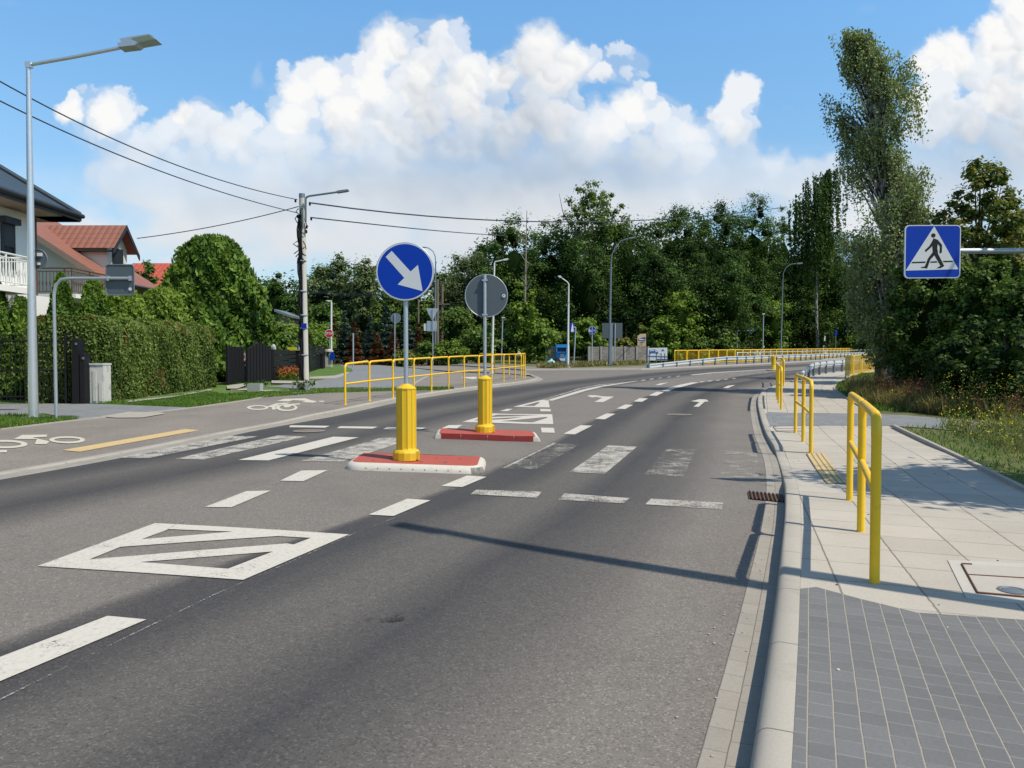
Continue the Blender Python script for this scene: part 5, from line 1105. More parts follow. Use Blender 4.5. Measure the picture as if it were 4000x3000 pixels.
balcony(t, [(bx-.06, 10, bz), (bx-.06, by1-.05, bz), (X0+.02, by1-.05, bz)], .95, 'white_metal', .13, .014)
MB().box((X0+.5, 12, bz/2), (1., .3, bz-.2)).build('lower_wall', M['wall_white'], t)
MB().box((X0-.02+.35, 25.3, (gz+bz)/2), (.7, 2.0, bz-gz-.2)).build('porch_wall', M['wall_white'], t)
MB().tube([(X0+.08, YE-.12, ez-.3), (X0+.08, YE-.12, gz)], .06, 8).build('drainpipe', M['brown_metal'], t)
# house with red roof: gable faces the camera, dormer on the right slope
Yh = 33.; gx = -22.6; sl_ = .65; zr = 8.55; Xe = -17.15; t = thing('house', 'cream house with red tiled roof and a dormer behind the dark roofed house', 'house', Vector((-21, 38, .7)))
zs_ = lambda x: zr-sl_*abs(x-gx)
Xw = -17.6
MB().prism([(-6, .5-4), (-6, zs_(gx-6)-.15-4), (0, zr-.15-4), (Xw-gx, zs_(Xw)-.15-4), (Xw-gx, .5-4)], (gx, Yh+.5, 4), X3, Z3, -4.6, 0).build('wall', M['cream'], t)
Ya, Yb = Yh-.25, Yh+5.3
for s_, xe in ((1, Xe), (-1, 2*gx-Xe)):
    roofquad(t, 'roof', [(gx, Ya, zr), (xe, Ya, zs_(xe)), (xe, Yb, zs_(xe)), (gx, Yb, zr)][::s_], 'tile_red', (0, 1, 0), (-s_, 0, sl_))
    MB().sweep([(-.02, -.03), (-.02, -.25), (.03, -.25), (.03, .03)], [(gx, Ya, zr), (xe, Ya, zs_(xe))], True).build('verge_board', M['soffit'], t)
MB().tube([(Xe+.05, Ya, zs_(Xe)-.02), (Xe+.05, Yb, zs_(Xe)-.02)], .08, 8).build('gutter', M['dark_trim'], t)
# dormer
dY = 35.6; dz = 7.85; dX = -17.75; xr = gx+(zr-dz)/sl_
de = 6.65; hw = 1.15; xin = gx+(zr-de)/sl_
roofquad(t, 'dormer_roof', [(dX, dY, dz), (xr-.1, dY, dz), (xin-.1, dY-hw, de), (dX, dY-hw, de)], 'tile_red', (1, 0, 0), (0, 1, 1.04))
roofquad(t, 'dormer_roof', [(dX, dY, dz), (dX, dY+hw, de), (xin-.1, dY+hw, de), (xr-.1, dY, dz)], 'tile_red', (1, 0, 0), (0, -1, 1.04))
wX = dX-.45; zb = zs_(wX)-.1; MB().prism([(-hw+.25, zb-de), (-hw+.25, .18), (0, dz-de-.1), (hw-.25, .18), (hw-.25, zb-de)], (wX, dY, de), Y3, Z3, -2.3, 0).build('dormer_wall', M['cream'], t)
o = MB().box((wX+.03, dY, (zb+de)/2+.28), (.06, .9, .75)).build('window', M['dark_trim'], t); MB().box((wX+.065, dY, (zb+de)/2+.28), (.02, .75, .6)).build('pane', M['glass'], o)
MB().sweep([(-.02, -.02), (-.02, -.22), (.03, -.22), (.03, .02)], [(dX, dY-hw-.05, de-.05), (dX, dY, dz)], True).sweep([(-.02, -.02), (-.02, -.22), (.03, -.22), (.03, .02)], [(dX, dY, dz), (dX, dY+hw+.05, de-.05)], True).build('dormer_verge', M['dark_trim'], t)
MB().box(((dX+xin)/2, dY-hw+.12, de-.12), (dX-xin, .26, .06)).build('dormer_soffit', M['dark_trim'], t)
bq = 4.2; MB().box((-17.8, 31.6, bq-.08), (1.9, 3.6, .16)).build('balcony_slab', M['wall_white'], t)
balcony(t, [(-18.6, 29.9, bq), (-17.05, 29.9, bq), (-17.05, 33.3, bq)], 1.0, 'brown_metal', .14, .014)
MB().box((-18.6, 33.42, 2.3), (1.2, .06, 3.2)).build('terrace_door', M['glass'], t); MB().box((-18.7, 31.5, 2.3), (.3, 3.6, 3.6)).build('side_wall', M['cream'], t)
# distant red roof glimpsed through the shrubs
t = thing('house', 'distant house with bright red roof glimpsed behind the garden shrubs', 'house', Vector((-28, 62, 1.2)))
a = at('D', 288, 562, 60); b = at('D', 350, 562, 60); a.x -= 1.5
MB().box(((a.x+b.x)/2, 66, 4), (b.x-a.x+1., 7, 7)).build('wall', M['cream'], t)
M['tile_far'] = tilemat('bright_red_tiles', (.5, .1, .06), (.25, .04, .03), .4, .5)
roofquad(t, 'roof', [(a.x-1, 60, a.z-3.), (b.x+1, 60, a.z-3.), (b.x+1, 65, a.z+.4), (a.x-1, 65, a.z+.4)], 'tile_far', (1, 0, 0), (0, 1, .7))
# dark shed roof left of the utility pole
a = at('F', 420, 785, 70); b = at('F', 580, 815, 70); t = thing('shed', 'dark shed with low sloping roof half hidden in the trees behind the fence', 'shed', Vector((a.x, 72, 1.2)))
MB().box(((a.x+b.x)/2, 72, (1.2+b.z)/2), (b.x-a.x-.6, 3, b.z-1.4)).build('wall', M['wood'], t); MB().prism([(a.x-b.x, .3+a.z-b.z), (0, 0), (0, -.2), (a.x-b.x, .08+a.z-b.z)], (b.x, 72, b.z), X3, Z3, -2, 2).build('roof', M['galv_dark'], t)
# ============================================================ vegetation
def leafmesh(name, C, N, L, W, tint, m, parent=None, loc=None, A=None, core=None, kind=None):
    """one diamond-shaped leaf (or spray) per row of C"""
    n = len(C); N = N/np.maximum(np.linalg.norm(N, axis=1, keepdims=True), 1e-6)
    if A is None: A = RNG.normal(size=(n, 3))
    A = A-N*(A*N).sum(1, keepdims=True); A /= np.maximum(np.linalg.norm(A, axis=1, keepdims=True), 1e-6)
    B = np.cross(N, A); L = np.asarray(L).reshape(-1, 1)/2; W = np.asarray(W).reshape(-1, 1)/2
    off = np.array(wloc(parent) if parent else (loc if loc is not None else (0, 0, 0)))
    Cc = C-off; Vv = np.stack([Cc-A*L, Cc+B*W-A*L*.1, Cc+A*L, Cc-B*W-A*L*.1], 1).reshape(-1, 3)
    Fi = np.arange(4*n); tt = tint
    nv = 4*n; extra = 0
    if core is not None:
        cv, cf = core; cv = np.array(cv)-off; Vv = np.vstack([Vv, cv]); 
    me = bpy.data.meshes.new(name); me.vertices.add(len(Vv)); me.vertices.foreach_set('co', Vv.astype('f').ravel())
    idx = Fi; starts = np.arange(n)*4; tot = np.full(n, 4)
    if core is not None:
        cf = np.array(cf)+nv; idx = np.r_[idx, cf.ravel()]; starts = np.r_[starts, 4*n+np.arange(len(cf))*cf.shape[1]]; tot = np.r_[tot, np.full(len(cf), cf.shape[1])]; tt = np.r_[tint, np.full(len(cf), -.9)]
    me.loops.add(len(idx)); me.loops.foreach_set('vertex_index', idx.astype('i')); me.polygons.add(len(starts)); me.polygons.foreach_set('loop_start', starts.astype('i')); me.polygons.foreach_set('loop_total', tot.astype('i'))
    me.update(calc_edges=True); a = me.attributes.new('tint', 'FLOAT', 'FACE'); a.data.foreach_set('value', np.clip(tt, -1, 1).astype('f')); me.materials.append(m)
    o = bpy.data.objects.new(name, me); COL.objects.link(o)
    if parent: o.parent = parent
    elif loc is not None: o.location = loc
    if kind: o['kind'] = kind
    return o
def ico(c, r, sub=2, amp=.18, seed=0):
    bm = bmesh.new(); bmesh.ops.create_icosphere(bm, subdivisions=sub, radius=1); rg = np.random.default_rng(seed)
    vs = np.array([v.co[:] for v in bm.verts]); vs *= 1+amp*(rg.random(len(vs))[:, None]-.5)*2; f = np.array([[v.index for v in q.verts] for q in bm.faces]); bm.free()
    return vs*np.array(r)+np.array(c), f
def cores(lst, sub=2):
    V_ = []; F_ = []; n = 0
    for i, (c, r) in enumerate(lst): v, f = ico(c, r, sub, .2, i); V_.append(v); F_.append(f+n); n += len(v)
    return np.vstack(V_), np.vstack(F_)
def unit(n): d = RNG.normal(size=(n, 3)); return d/np.linalg.norm(d, axis=1, keepdims=True)
def clump_leaves(cl, per, size, flat=.8, up=.7, out=.6, base=None):
    """cl rows: x y z r tint"""
    cl = np.array(cl); n = len(cl)*per; i = np.repeat(np.arange(len(cl)), per); d = unit(n); rr = cl[i, 3]*np.minimum(1.7, .25+np.abs(RNG.normal(size=n))*.62)
    C = cl[i, :3]+d*rr[:, None]*np.array([1, 1, flat]); N = unit(n)*.62+np.array([0, 0, up])+d*(out+.35)
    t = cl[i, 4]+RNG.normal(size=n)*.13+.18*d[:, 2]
    s = size*(.6+.8*RNG.random(n)); return C, N, s, t
def tree(label, x, y, h, r, m='leaf_dark', ncl=70, per=90, size=.3, z0=None, shape=1.0, trunk=.22, low=.18, name='tree', group=None, seed=1, clr=.2, droop=False, lean=(0, 0), limbs=9, inner=.5, tb='bark', trunkvis=None, tvar=.12, t0=.48, asp=.62, corek=.5, cat='tree'):
    global RNG; RNG = np.random.default_rng(seed); rnd = random.Random(seed)
    z = G(x, y)+.05 if z0 is None else z0; b = Vector((x, y, z)); t = thing(name, label, cat, b, group)
    cen = np.array([x+lean[0]*.6, y+lean[1]*.6, z+h*(low+(1-low)*.5)]); rad = np.array([r, r, h*(1-low)*.5]); cl = []
    k = 0
    while len(cl) < ncl and k < 5000:
        k += 1; d = unit(1)[0]; f = inner+(1-inner)*rnd.random()**.6; p = cen+d*rad*f
        zz = (p[2]-z)/h
        wr = 1-max(0, zz-.55)*shape*.9; p[:2] = cen[:2]+(p[:2]-cen[:2])*wr
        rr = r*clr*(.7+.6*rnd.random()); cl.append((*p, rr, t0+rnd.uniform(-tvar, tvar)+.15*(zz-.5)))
    cl = np.array(cl)
    tp = [b-Z3*.2, b+Vector((lean[0]*.1, 0, h*.25)), b+Vector((lean[0]*.35, 0, h*.55)), b+Vector((lean[0]*.7, lean[1]*.7, h*.86))]
    mb = MB(); mb.tube(tp, [trunk*1.15, trunk*.85, trunk*.5, trunk*.12], 8)
    for q in rnd.sample(range(len(cl)), min(limbs, len(cl))):
        e = Vector(cl[q][:3]); s0 = rnd.uniform(.25, .6); st = tp[0].lerp(tp[3], s0); st = Vector((b.x+lean[0]*s0*.7, b.y, b.z+h*s0)); mid = st.lerp(e, .5)+Vector((0, 0, .1*h*.3)); mb.tube([st, mid, e], [trunk*.35, trunk*.2, trunk*.06], 5)
    mb.build('trunk', M[tb], t)
    C, N, s, tt = clump_leaves(cl, per, size); s = np.minimum(s, size*1.4)
    core = None
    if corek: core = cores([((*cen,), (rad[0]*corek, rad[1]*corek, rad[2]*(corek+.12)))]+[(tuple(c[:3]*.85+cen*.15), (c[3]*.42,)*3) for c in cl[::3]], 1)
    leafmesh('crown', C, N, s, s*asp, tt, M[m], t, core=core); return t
def copytree(src, label, x, y, sc, rot, group=None, szz=1.):
    c = src.copy(); COL.objects.link(c); c.location = (x, y, G(x, y)); c.scale = (sc, sc, sc*szz); c.rotation_euler = (0, 0, rot); c['label'] = label
    if group: c['group'] = group
    for ch in src.children:
        d = ch.copy(); COL.objects.link(d); d.parent = c
    return c
def xat(dx, Y): return (dx*1.8083-CX)*mpp(Y)
def zat(dy, Y): return at('D', 1106, dy, Y).z
# ---- the woods behind the bend: individual big trees, front to back (display x, top y, depth, half width)
WOOD = [
 (1010, 548, 92, 62, 'leaf_pale', 'round grey-green willow-like tree left of the white lamp, edge of the woods'),
 (1110, 474, 88, 78, 'leaf_dark', 'tall dark tree at the left end of the woods above the round grey sign'),
 (1190, 487, 96, 60, 'leaf_dark', 'dark tree in the woods just left of the mistletoe tree'),
 (1350, 472, 90, 80, 'leaf_dark', 'broad dark tree behind the tall lamp in front of the woods'),
 (1460, 437, 94, 72, 'leaf_dark', 'highest dark rounded tree in the middle of the woods'),
 (1545, 455, 98, 62, 'leaf_dark', 'dark tree right of the highest one in the middle of the woods'),
 (1622, 430, 92, 70, 'leaf_dark', 'tall dark spreading tree left of the narrow poplar'),
 (1690, 452, 104, 26, 'leaf_mid', 'narrow pale poplar-like tree left of the weeping birch'),
 (1790, 500, 88, 80, 'leaf_mid', 'mid green tree behind the weeping birch'),
 (1260, 520, 84, 66, 'leaf_dark', 'lower dark tree under the mistletoe tree'),
 (1420, 560, 82, 70, 'leaf_dark', 'lower dark tree behind the rectangular sign board'),
 (1560, 560, 84, 80, 'leaf_dark', 'lower dark tree behind the middle of the yellow far fence'),
 (1700, 560, 82, 75, 'leaf_dark', 'lower dark tree behind the right end of the yellow far fence'),
 (1880, 540, 78, 70, 'leaf_mid', 'mid green tree behind the big birch trunk')]
for i, (dx, dy, Y, hw, m, lab) in enumerate(WOOD):
    Y += 44 if dx >= 1690 else (26 if dx >= 1610 else 0)
    x = xat(dx, Y); g = G(x, Y); h = (zat(dy, Y)-g)*1.06; tree(lab, x, Y, h, hw*1.12*1.8083*mpp(Y), m, 84, 165, .26, name='tree', seed=20+i, shape=.8, low=.04, clr=.25, group=None, corek=.45, t0=(.42 if m == 'leaf_dark' else .5)+.08*math.sin(i*2.3), tvar=.24)
# shrubs along the front of the woods
SHR = [(985, 660, 74, 45, 'leaf_mid', 'rounded bush left of the white lamp at the edge of the woods'), (1040, 700, 70, 45, 'leaf_mid', 'mid green bush behind the round grey sign post'),
 (1130, 610, 74, 42, 'leaf_lime', 'yellow green young maple right of the round grey sign'), (1165, 690, 70, 40, 'leaf_lime', 'bright bush left of the blue container'),
 (1265, 690, 72, 36, 'leaf_lime', 'light green bush between the two leaning and round signs'), (1210, 715, 73, 26, 'leaf_mid', 'small bush directly behind the blue container'),
 (1465, 620, 78, 50, 'leaf_lime', 'sunlit bush above the stone wall right of the beige board'), (1430, 690, 74, 34, 'leaf_lime', 'low sunlit shrub above the white banner'),
 (1530, 640, 86, 46, 'leaf_mid', 'shrub behind the left part of the yellow far fence'), (1600, 625, 88, 44, 'leaf_lime', 'bright shrub behind the middle of the yellow far fence'), (1665, 640, 86, 42, 'leaf_lime', 'bright shrub left of the tall curved lamp'),
 (1745, 660, 86, 46, 'leaf_mid', 'shrub right of the tall curved lamp'), (1820, 670, 80, 46, 'leaf_mid', 'shrub behind the small blue sign'), (1560, 720, 80, 34, 'leaf_mid', 'low shrub behind the diamond sign'), (1875, 700, 76, 40, 'leaf_lime', 'light green shrub just left of the birch trunks'),
 (1386, 700, 76, 16, 'leaf_yellowing', 'slim yellowing sapling left of the beige board'), (1345, 730, 74, 22, 'leaf_yellowing', 'small yellowing bush right of the grey sign board'), (1300, 740, 72, 26, 'leaf_mid', 'low bush growing over the stone wall'), (1500, 730, 80, 30, 'leaf_mid', 'low shrub behind the left end of the yellow far fence')]
for i, (dx, dy, Y, hw, m, lab) in enumerate(SHR):
    Y += 40 if dx >= 1690 else (14 if dx >= 1590 else 0)
    x = xat(dx, Y); g = G(x, Y); h = zat(dy, Y)-g; tree(lab, x, Y, h, hw*1.8083*mpp(Y), m, 40, 70, .3, name='shrub', cat='shrub', seed=70+i, shape=.5, low=.0, clr=.3, corek=.5, trunk=.08, limbs=4, t0=.55)
# woodland mass filling behind
cl = []; rnd = random.Random(3); RNG = np.random.default_rng(3); cr = []
prof = [(560, 590), (620, 600), (700, 575), (760, 555), (800, 560), (860, 600), (940, 585), (1000, 560), (1060, 510), (1100, 490), (1200, 500), (1300, 480), (1400, 480), (1460, 455), (1600, 460), (1700, 480), (1800, 500), (1950, 520), (2250, 520)]
for k in range(760):
    dx = rnd.uniform(560, 2250); Y = rnd.uniform(98, 118)+max(0, min(35, (dx-1560)*.3)); top = np.interp(dx, [p[0] for p in prof], [p[1] for p in prof])-4; x = xat(dx, Y); g = G(x, Y); zt = zat(top, Y); z = g+(zt-g)*(1-rnd.random()**1.6*.9); r = rnd.uniform(1.2, 2.2); cl.append((x, Y, z-r*.7, r, rnd.uniform(.2, .55)))
for k in range(260):
    dx = rnd.uniform(1440, 2050); Y = 92+max(0, min(42, (dx-1540)*.35)); x = xat(dx, Y); cl.append((x, Y, G(x, Y)+rnd.uniform(0, 6), 1.6, rnd.uniform(.15, .4)))
for dx in range(560, 2260, 45): Y = 112+max(0, min(38, (dx-1540)*.3)); top = np.interp(dx, [p[0] for p in prof], [p[1] for p in prof])+40; x = xat(dx, Y); g = G(x, Y); zt = zat(top, Y); cr.append(((x, Y+4, (g+zt)/2-1), (2.6, 2, (zt-g)/2)))
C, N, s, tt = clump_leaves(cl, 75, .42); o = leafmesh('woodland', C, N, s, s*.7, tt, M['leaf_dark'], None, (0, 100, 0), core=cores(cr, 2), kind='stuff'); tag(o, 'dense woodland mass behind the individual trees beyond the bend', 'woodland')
# far hedge line to the sides so the horizon is closed
cl = []
for k in range(260):
    sd = rnd.choice((-1, 1)); x = sd*rnd.uniform(60, 190) if sd > 0 else -rnd.uniform(42, 150); Y = rnd.uniform(60, 120); g = G(x, Y); h = rnd.uniform(1, 11); cl.append((x, Y, g+h, rnd.uniform(1.5, 3), rnd.uniform(.2, .5)))
C, N, s, tt = clump_leaves(cl, 40, .8); o = leafmesh('woodland', C, N, s, s*.7, tt, M['leaf_dark'], None, (0, 90, 0), kind='stuff'); tag(o, 'far woodland closing the view at both sides', 'woodland')
# ---- lighter trees left of the middle
LT = [(600, 592, 95, 40, 'leaf_dark', 'dark tree peeking out right of the big rounded conifer'), (690, 575, 100, 50, 'leaf_pale', 'pale green tree directly right of the utility pole'), (735, 553, 98, 42, 'leaf_pale', 'tallest pale green tree between pole and keep-right disc'),
 (790, 560, 96, 40, 'leaf_pale', 'pale green poplar just left of the keep-right disc'), (640, 640, 88, 46, 'leaf_dark', 'dark green tree behind the utility pole'), (850, 610, 92, 44, 'leaf_mid', 'mid green tree behind the keep-right disc'), (905, 620, 90, 40, 'leaf_mid', 'mid green tree between disc and wooden poles'),
 (960, 590, 92, 40, 'leaf_pale', 'grey green tree behind the tall curved lamp'), (700, 650, 84, 44, 'leaf_mid', 'mid green tree above the stop sign')]
for i, (dx, dy, Y, hw, m, lab) in enumerate(LT):
    x = xat(dx, Y); g = G(x, Y); h = zat(dy, Y)-g; tree(lab, x, Y, h, hw*1.8083*mpp(Y), m, 60, 100, .34, seed=120+i, shape=.7, low=.04, clr=.28, corek=.6, tvar=.18)
LS = [(640, 690, 60, 70, 'leaf_lime', 'bright leafy bush above the dark fence left of the pole'), (590, 700, 52, 50, 'leaf_mid', 'green bush between conifer and dark fence'), (690, 700, 66, 34, 'leaf_lime', 'yellowish bush behind the louvred fence'), (925, 740, 66, 30, 'leaf_mid', 'low green bush right of the yield sign'), (975, 735, 66, 34, 'leaf_lime', 'light green bush left of the round grey sign'), (870, 760, 64, 26, 'leaf_yellowing', 'weedy bush at the foot of the spruces')]
for i, (dx, dy, Y, hw, m, lab) in enumerate(LS):
    x = xat(dx, Y); g = G(x, Y); h = zat(dy, Y)-g; tree(lab, x, Y, h, hw*1.8083*mpp(Y), m, 46, 90, .22, name='shrub', cat='shrub', seed=150+i, shape=.5, low=0, clr=.26, corek=.55, trunk=.08, limbs=4, t0=.55)
def conifer(label, x, y, h, r, m, seed, n=2600, size=.45, name='spruce_tree', brown=0):
    global RNG; RNG = np.random.default_rng(seed); z = G(x, y); b = Vector((x, y, z)); t = thing(name, label, 'tree', b)
    MB().tube([b, b+Z3*h*.95], [.16, .03], 7).build('trunk', M['bark'], t)
    f = RNG.random(n)**.75; zz = z+h*(1-f)*.97+.1; lay = np.floor((1-f)*h/.55)*.55; zz = z+.25+lay+RNG.normal(size=n)*.07; fr = 1-(zz-z)/h; a = RNG.random(n)*6.283; rr = r*np.clip(fr, 0, 1)*(.35+.65*RNG.random(n)**.5)*(1+.15*np.sin(a*5+zz*3)); zz = zz-rr*.28
    C = np.c_[x+np.cos(a)*rr, y+np.sin(a)*rr, zz]; A = np.c_[np.cos(a), np.sin(a), np.full(n, -.3)]; N = np.c_[np.zeros(n), np.zeros(n), np.ones(n)]+unit(n)*.5
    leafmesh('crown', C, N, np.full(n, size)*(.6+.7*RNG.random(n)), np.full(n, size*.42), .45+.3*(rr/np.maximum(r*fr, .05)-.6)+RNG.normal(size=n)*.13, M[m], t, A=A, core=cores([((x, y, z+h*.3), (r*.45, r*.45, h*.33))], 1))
for i, (dx, dy, Y, hw, m, lab) in enumerate([(745, 672, 70, 34, 'leaf_spruce', 'blue spruce right of the stop sign'), (800, 690, 68, 26, 'leaf_spruce', 'small blue spruce behind the plain grey post'), (835, 655, 70, 36, 'leaf_spruce', 'tall blue spruce left of the round sign back'), (880, 668, 72, 30, 'leaf_spruce', 'blue spruce just behind the keep-right sign post'),
      (765, 700, 66, 24, 'leaf_brown', 'dead brown conifer beside the blue spruces, left one'), (850, 712, 65, 20, 'leaf_brown', 'dead brown conifer behind the round sign back'), (815, 722, 66, 24, 'leaf_brown', 'dead brown conifer in the middle of the spruce row'), (722, 690, 74, 20, 'leaf_brown', 'brown withered conifer behind the stop sign'), (905, 700, 70, 16, 'leaf_brown', 'half dead conifer left of the yield sign')]):
    x = xat(dx, Y); conifer(lab, x, Y, zat(dy, Y)-G(x, Y), hw*1.8083*mpp(Y), m, 200+i)
# ---- mistletoe tree: sparse top with dead branches
Y = 93; x = xat(1280, Y); t = tree('sparse half dead tree with mistletoe balls rising above the woods', x, Y, zat(392, Y)-G(x, Y), 84*1.8083*mpp(Y), 'leaf_mid', 130, 70, .3, seed=300, low=.5, clr=.15, corek=0, limbs=30, tb='deadwood', trunk=.3, inner=.3, tvar=.2, shape=.1)
ml = []
for dx, dy, r in ((1318, 425, 5), (1262, 442, 6), (1240, 458, 5), (1292, 432, 4)): ml.append((xat(dx, Y), Y-1, zat(dy, Y), r*1.8083*mpp(Y), .5))
C, N, s, tt = clump_leaves(ml, 260, .2); leafmesh('mistletoe', C, N, s, s*.5, tt, M['leaf_mid'], t)
mb = MB(); rnd = random.Random(9)
for k in range(5): dx = rnd.uniform(1205, 1365); e = Vector((xat(dx, Y), Y-1, zat(rnd.uniform(398, 445), Y))); s0 = Vector((xat(1285+(dx-1285)*.5, Y), Y, zat(rnd.uniform(480, 520), Y))); m_ = s0.lerp(e, .6)+Vector((rnd.uniform(-.5, .5), 0, 0)); mb.tube([s0, m_, e], [.09, .05, .02], 4)
mb.build('dead_branches', M['deadwood'], t)
mb = MB(); Y = 80; rnd = random.Random(4)
b = Vector((xat(1136, Y), Y, G(xat(1136, Y), Y))); t = thing('dead_tree', 'bare dead tree trunk in front of the dark woods above the round sign', 'tree', b)
mb.tube([b, Vector((xat(1134, Y), Y, zat(640, Y))), Vector((xat(1136, Y), Y, zat(540, Y))), Vector((xat(1138, Y), Y, zat(455, Y)))], [.16, .12, .08, .03], 6)
for k in range(12): z = rnd.uniform(500, 640); s0 = Vector((xat(1136, Y), Y, zat(z, Y))); mb.tube([s0, s0+Vector((rnd.uniform(-1, 1), -.3, rnd.uniform(.4, 1.3)))], [.05, .015], 4)
mb.build('trunk', M['deadwood'], t)
# ---- birches: drooping strands
def birch(label, x, y, h, prof_, seed, nst, bdiv=26, m='leaf_birch', trunk=.17, z0=None, leaf=.075, per=26, strand=1.6, tr=None, t0=.5, wind=.25):
    """prof_: (height fraction, centre offset x, half width) in metres"""
    global RNG; RNG = np.random.default_rng(seed); rnd = random.Random(seed); z = G(x, y) if z0 is None else z0; b = Vector((x, y, z)); t = thing('birch_tree', label, 'tree', b)
    hs = [p[0] for p in prof_]; cx = lambda f: float(np.interp(f, hs, [p[1] for p in prof_])); wd = lambda f: float(np.interp(f, hs, [p[2] for p in prof_]))
    tp = [Vector((x+cx(f)*(.9 if f > .1 else 0)+.06*math.sin(f*15), y, z+h*f)) for f in np.linspace(0, .97, 12)]
    if tr: tp = [Vector((x+a, y, z+h*f)) for f, a in tr]+tp[3:]
    tp[0].z -= .1; mb = MB(); mb.tube(tp, [trunk*(1-.93*i/(len(tp)-1)) for i in range(len(tp))], 10)
    C = []; T = []; A = []; tw = MB()
    nb_ = max(12, nst//bdiv); br_ = []
    for q in range(nb_):
        f = hs[0]+(hs[-1]-hs[0])*((q+.5)/nb_)**.9; w = wd(f); a = rnd.uniform(0, 2*math.pi); br_.append((f, a, w*(.7+.5*rnd.random())))
    for k in range(nst):
        fb, ab, wb = br_[rnd.randrange(nb_)]; sB = rnd.random()**.6
        f = min(.995, max(hs[0], fb+(sB-.6)*.05+rnd.gauss(0, .012))); w = wb; a = ab+rnd.gauss(0, .27); r_ = wb*sB
        top = Vector((x+cx(f)+math.cos(a)*r_, y+math.sin(a)*r_*.9, z+h*f)); L = strand*(.4+.8*rnd.random())*(1.15-f*.5); dirx = wind*rnd.uniform(.2, 1.); tn = t0+rnd.uniform(-.15, .15)
        L = min(L, top.z-z-1.2) if top.z-z > 1.6 else .3
        if k % 9 == 0:
            f0 = max(.12, f-.1-.12*rnd.random()); s0 = Vector((x+cx(f0)*.8, y, z+h*f0)); mb.tube([s0, s0.lerp(top, .6)+Z3*.25, top], [.045, .025, .01], 5)
        n = int(per*(.5+L/strand)); q = np.sort(RNG.random(n)); dx = dirx*q*L*.8
        P_ = np.c_[top.x+dx, np.full(n, top.y)+0*q, top.z-q*L+.12*np.sin(q*2.2)]+RNG.normal(size=(n, 3))*np.array([.08, .08, .05]); C.append(P_); T.append(np.full(n, tn)+RNG.normal(size=n)*.16); A.append(np.tile([dirx*.5, 0, -1.], (n, 1))+RNG.normal(size=(n, 3))*.6)
        if k % 3 == 0: tw.tube([top, top+Vector((dirx*L*.4, 0, -L*.5)), top+Vector((dirx*L*.8, 0, -L))], .006, 3, False)
    C = np.vstack(C); T = np.concatenate(T); A = np.vstack(A); n = len(C); s = leaf*(.7+.7*RNG.random(n))
    mb.build('trunk', M['birch'], t); tw.build('twigs', M['bark'], t)
    leafmesh('crown', C, unit(n)+np.array([.25, -.25, .35]), s, s*.75, T, M[m], t, A=A); return t
gB = gp('M', 1050, 520, .09); YB = gB.y; kB = 1.8083*mpp(YB); hB = at('D', 1900, 58, YB).z-gB.z
def bp(lst, base_y, top_y, cxd, k_): return [((base_y-y)/(base_y-top_y), (c-cxd)*k_, w*k_) for y, c, w in lst]
birch('big birch with drooping windswept crown beside the right pavement', gB.x, YB, hB, bp([(780, 1915, 45), (720, 1912, 80), (620, 1912, 100), (520, 1912, 100), (430, 1905, 96), (370, 1898, 84), (310, 1885, 70), (250, 1872, 84), (190, 1880, 84), (140, 1878, 66), (100, 1868, 40), (60, 1834, 14)], 850, 60, 1925, kB), 401, 3000, 32, leaf=.088, per=17, strand=1.35, t0=.72, wind=.4, trunk=.2, tr=[(0, 0), (.04, .12), (.12, .0)])
g2 = gp('M', 975, 400, .09); Y2 = g2.y
t = thing('tree', 'grey tree trunk standing just left of the birch, behind the yellow fence end', 'tree', g2); MB().tube([g2-Z3*.1, g2+Vector((.05, 0, 2.5)), g2+Vector((.15, 0, 7))], [.33, .27, .12], 10).build('trunk', M['bark'], t)
RNG = np.random.default_rng(5); rnd = random.Random(6); cl = [(g2.x+rnd.uniform(-1.2, 2.2), Y2+rnd.uniform(-1, 1), g2.z+rnd.uniform(2.2, 7.5), .8, rnd.uniform(.2, .5)) for _ in range(46)]
C, N, s, tt = clump_leaves(cl, 110, .16); leafmesh('crown', C, N, s, s*.7, tt, M['leaf_dark'], t)
Y = 122; kk = 1.8083*mpp(Y); x = xat(1765, Y)
birch('weeping birch with dark hanging curtains left of the big birch', x, Y, zat(362, Y)-G(x, Y), bp([(560, 1762, 52), (480, 1760, 60), (430, 1760, 56), (395, 1768, 42), (372, 1780, 24), (362, 1790, 10)], 800, 362, 1765, kk), 402, 360, 6, 'leaf_dark', leaf=.34, per=44, strand=8.5, t0=.5, wind=.04, trunk=.3)
# ---- trees and thicket at the right
def rtree(label, dx, dy, Y, hw, m, seed, low=.1, ncl=90, per=150, size=.15, clr=.17, name='tree', cat='tree', corek=.0, inner=.35, **k):
    x = xat(dx, Y); h = zat(dy, Y)-G(x, Y); return tree(label, x, Y, h, hw*1.8083*mpp(Y), m, ncl, per, size, seed=seed, low=low, clr=clr, corek=corek, inner=inner, name=name, cat=cat, **k)
rtree('airy tree with gaps and yellowing tips at the right edge of the picture', 2110, 335, 26, 105, 'leaf_yellowing', 501, .3, 150, 95, .15, .15, tvar=.2, limbs=30, trunk=.16)
rtree('yellowing tree cut by the right edge above the crossing sign arm', 2215, 430, 24, 85, 'leaf_yellowing', 502, .2, 90, 150, .14, .16, t0=.55, limbs=16)
rtree('dark leafy thicket behind the blue crossing sign', 2000, 520, 25, 85, 'leaf_mid', 503, .0, 110, 170, .13, .2, corek=.55, shape=.5, t0=.4)
rtree('dark leafy thicket right of the crossing sign under the arm', 2120, 560, 22.5, 95, 'leaf_mid', 504, .04, 120, 170, .12, .19, corek=.6, shape=.4, t0=.45)
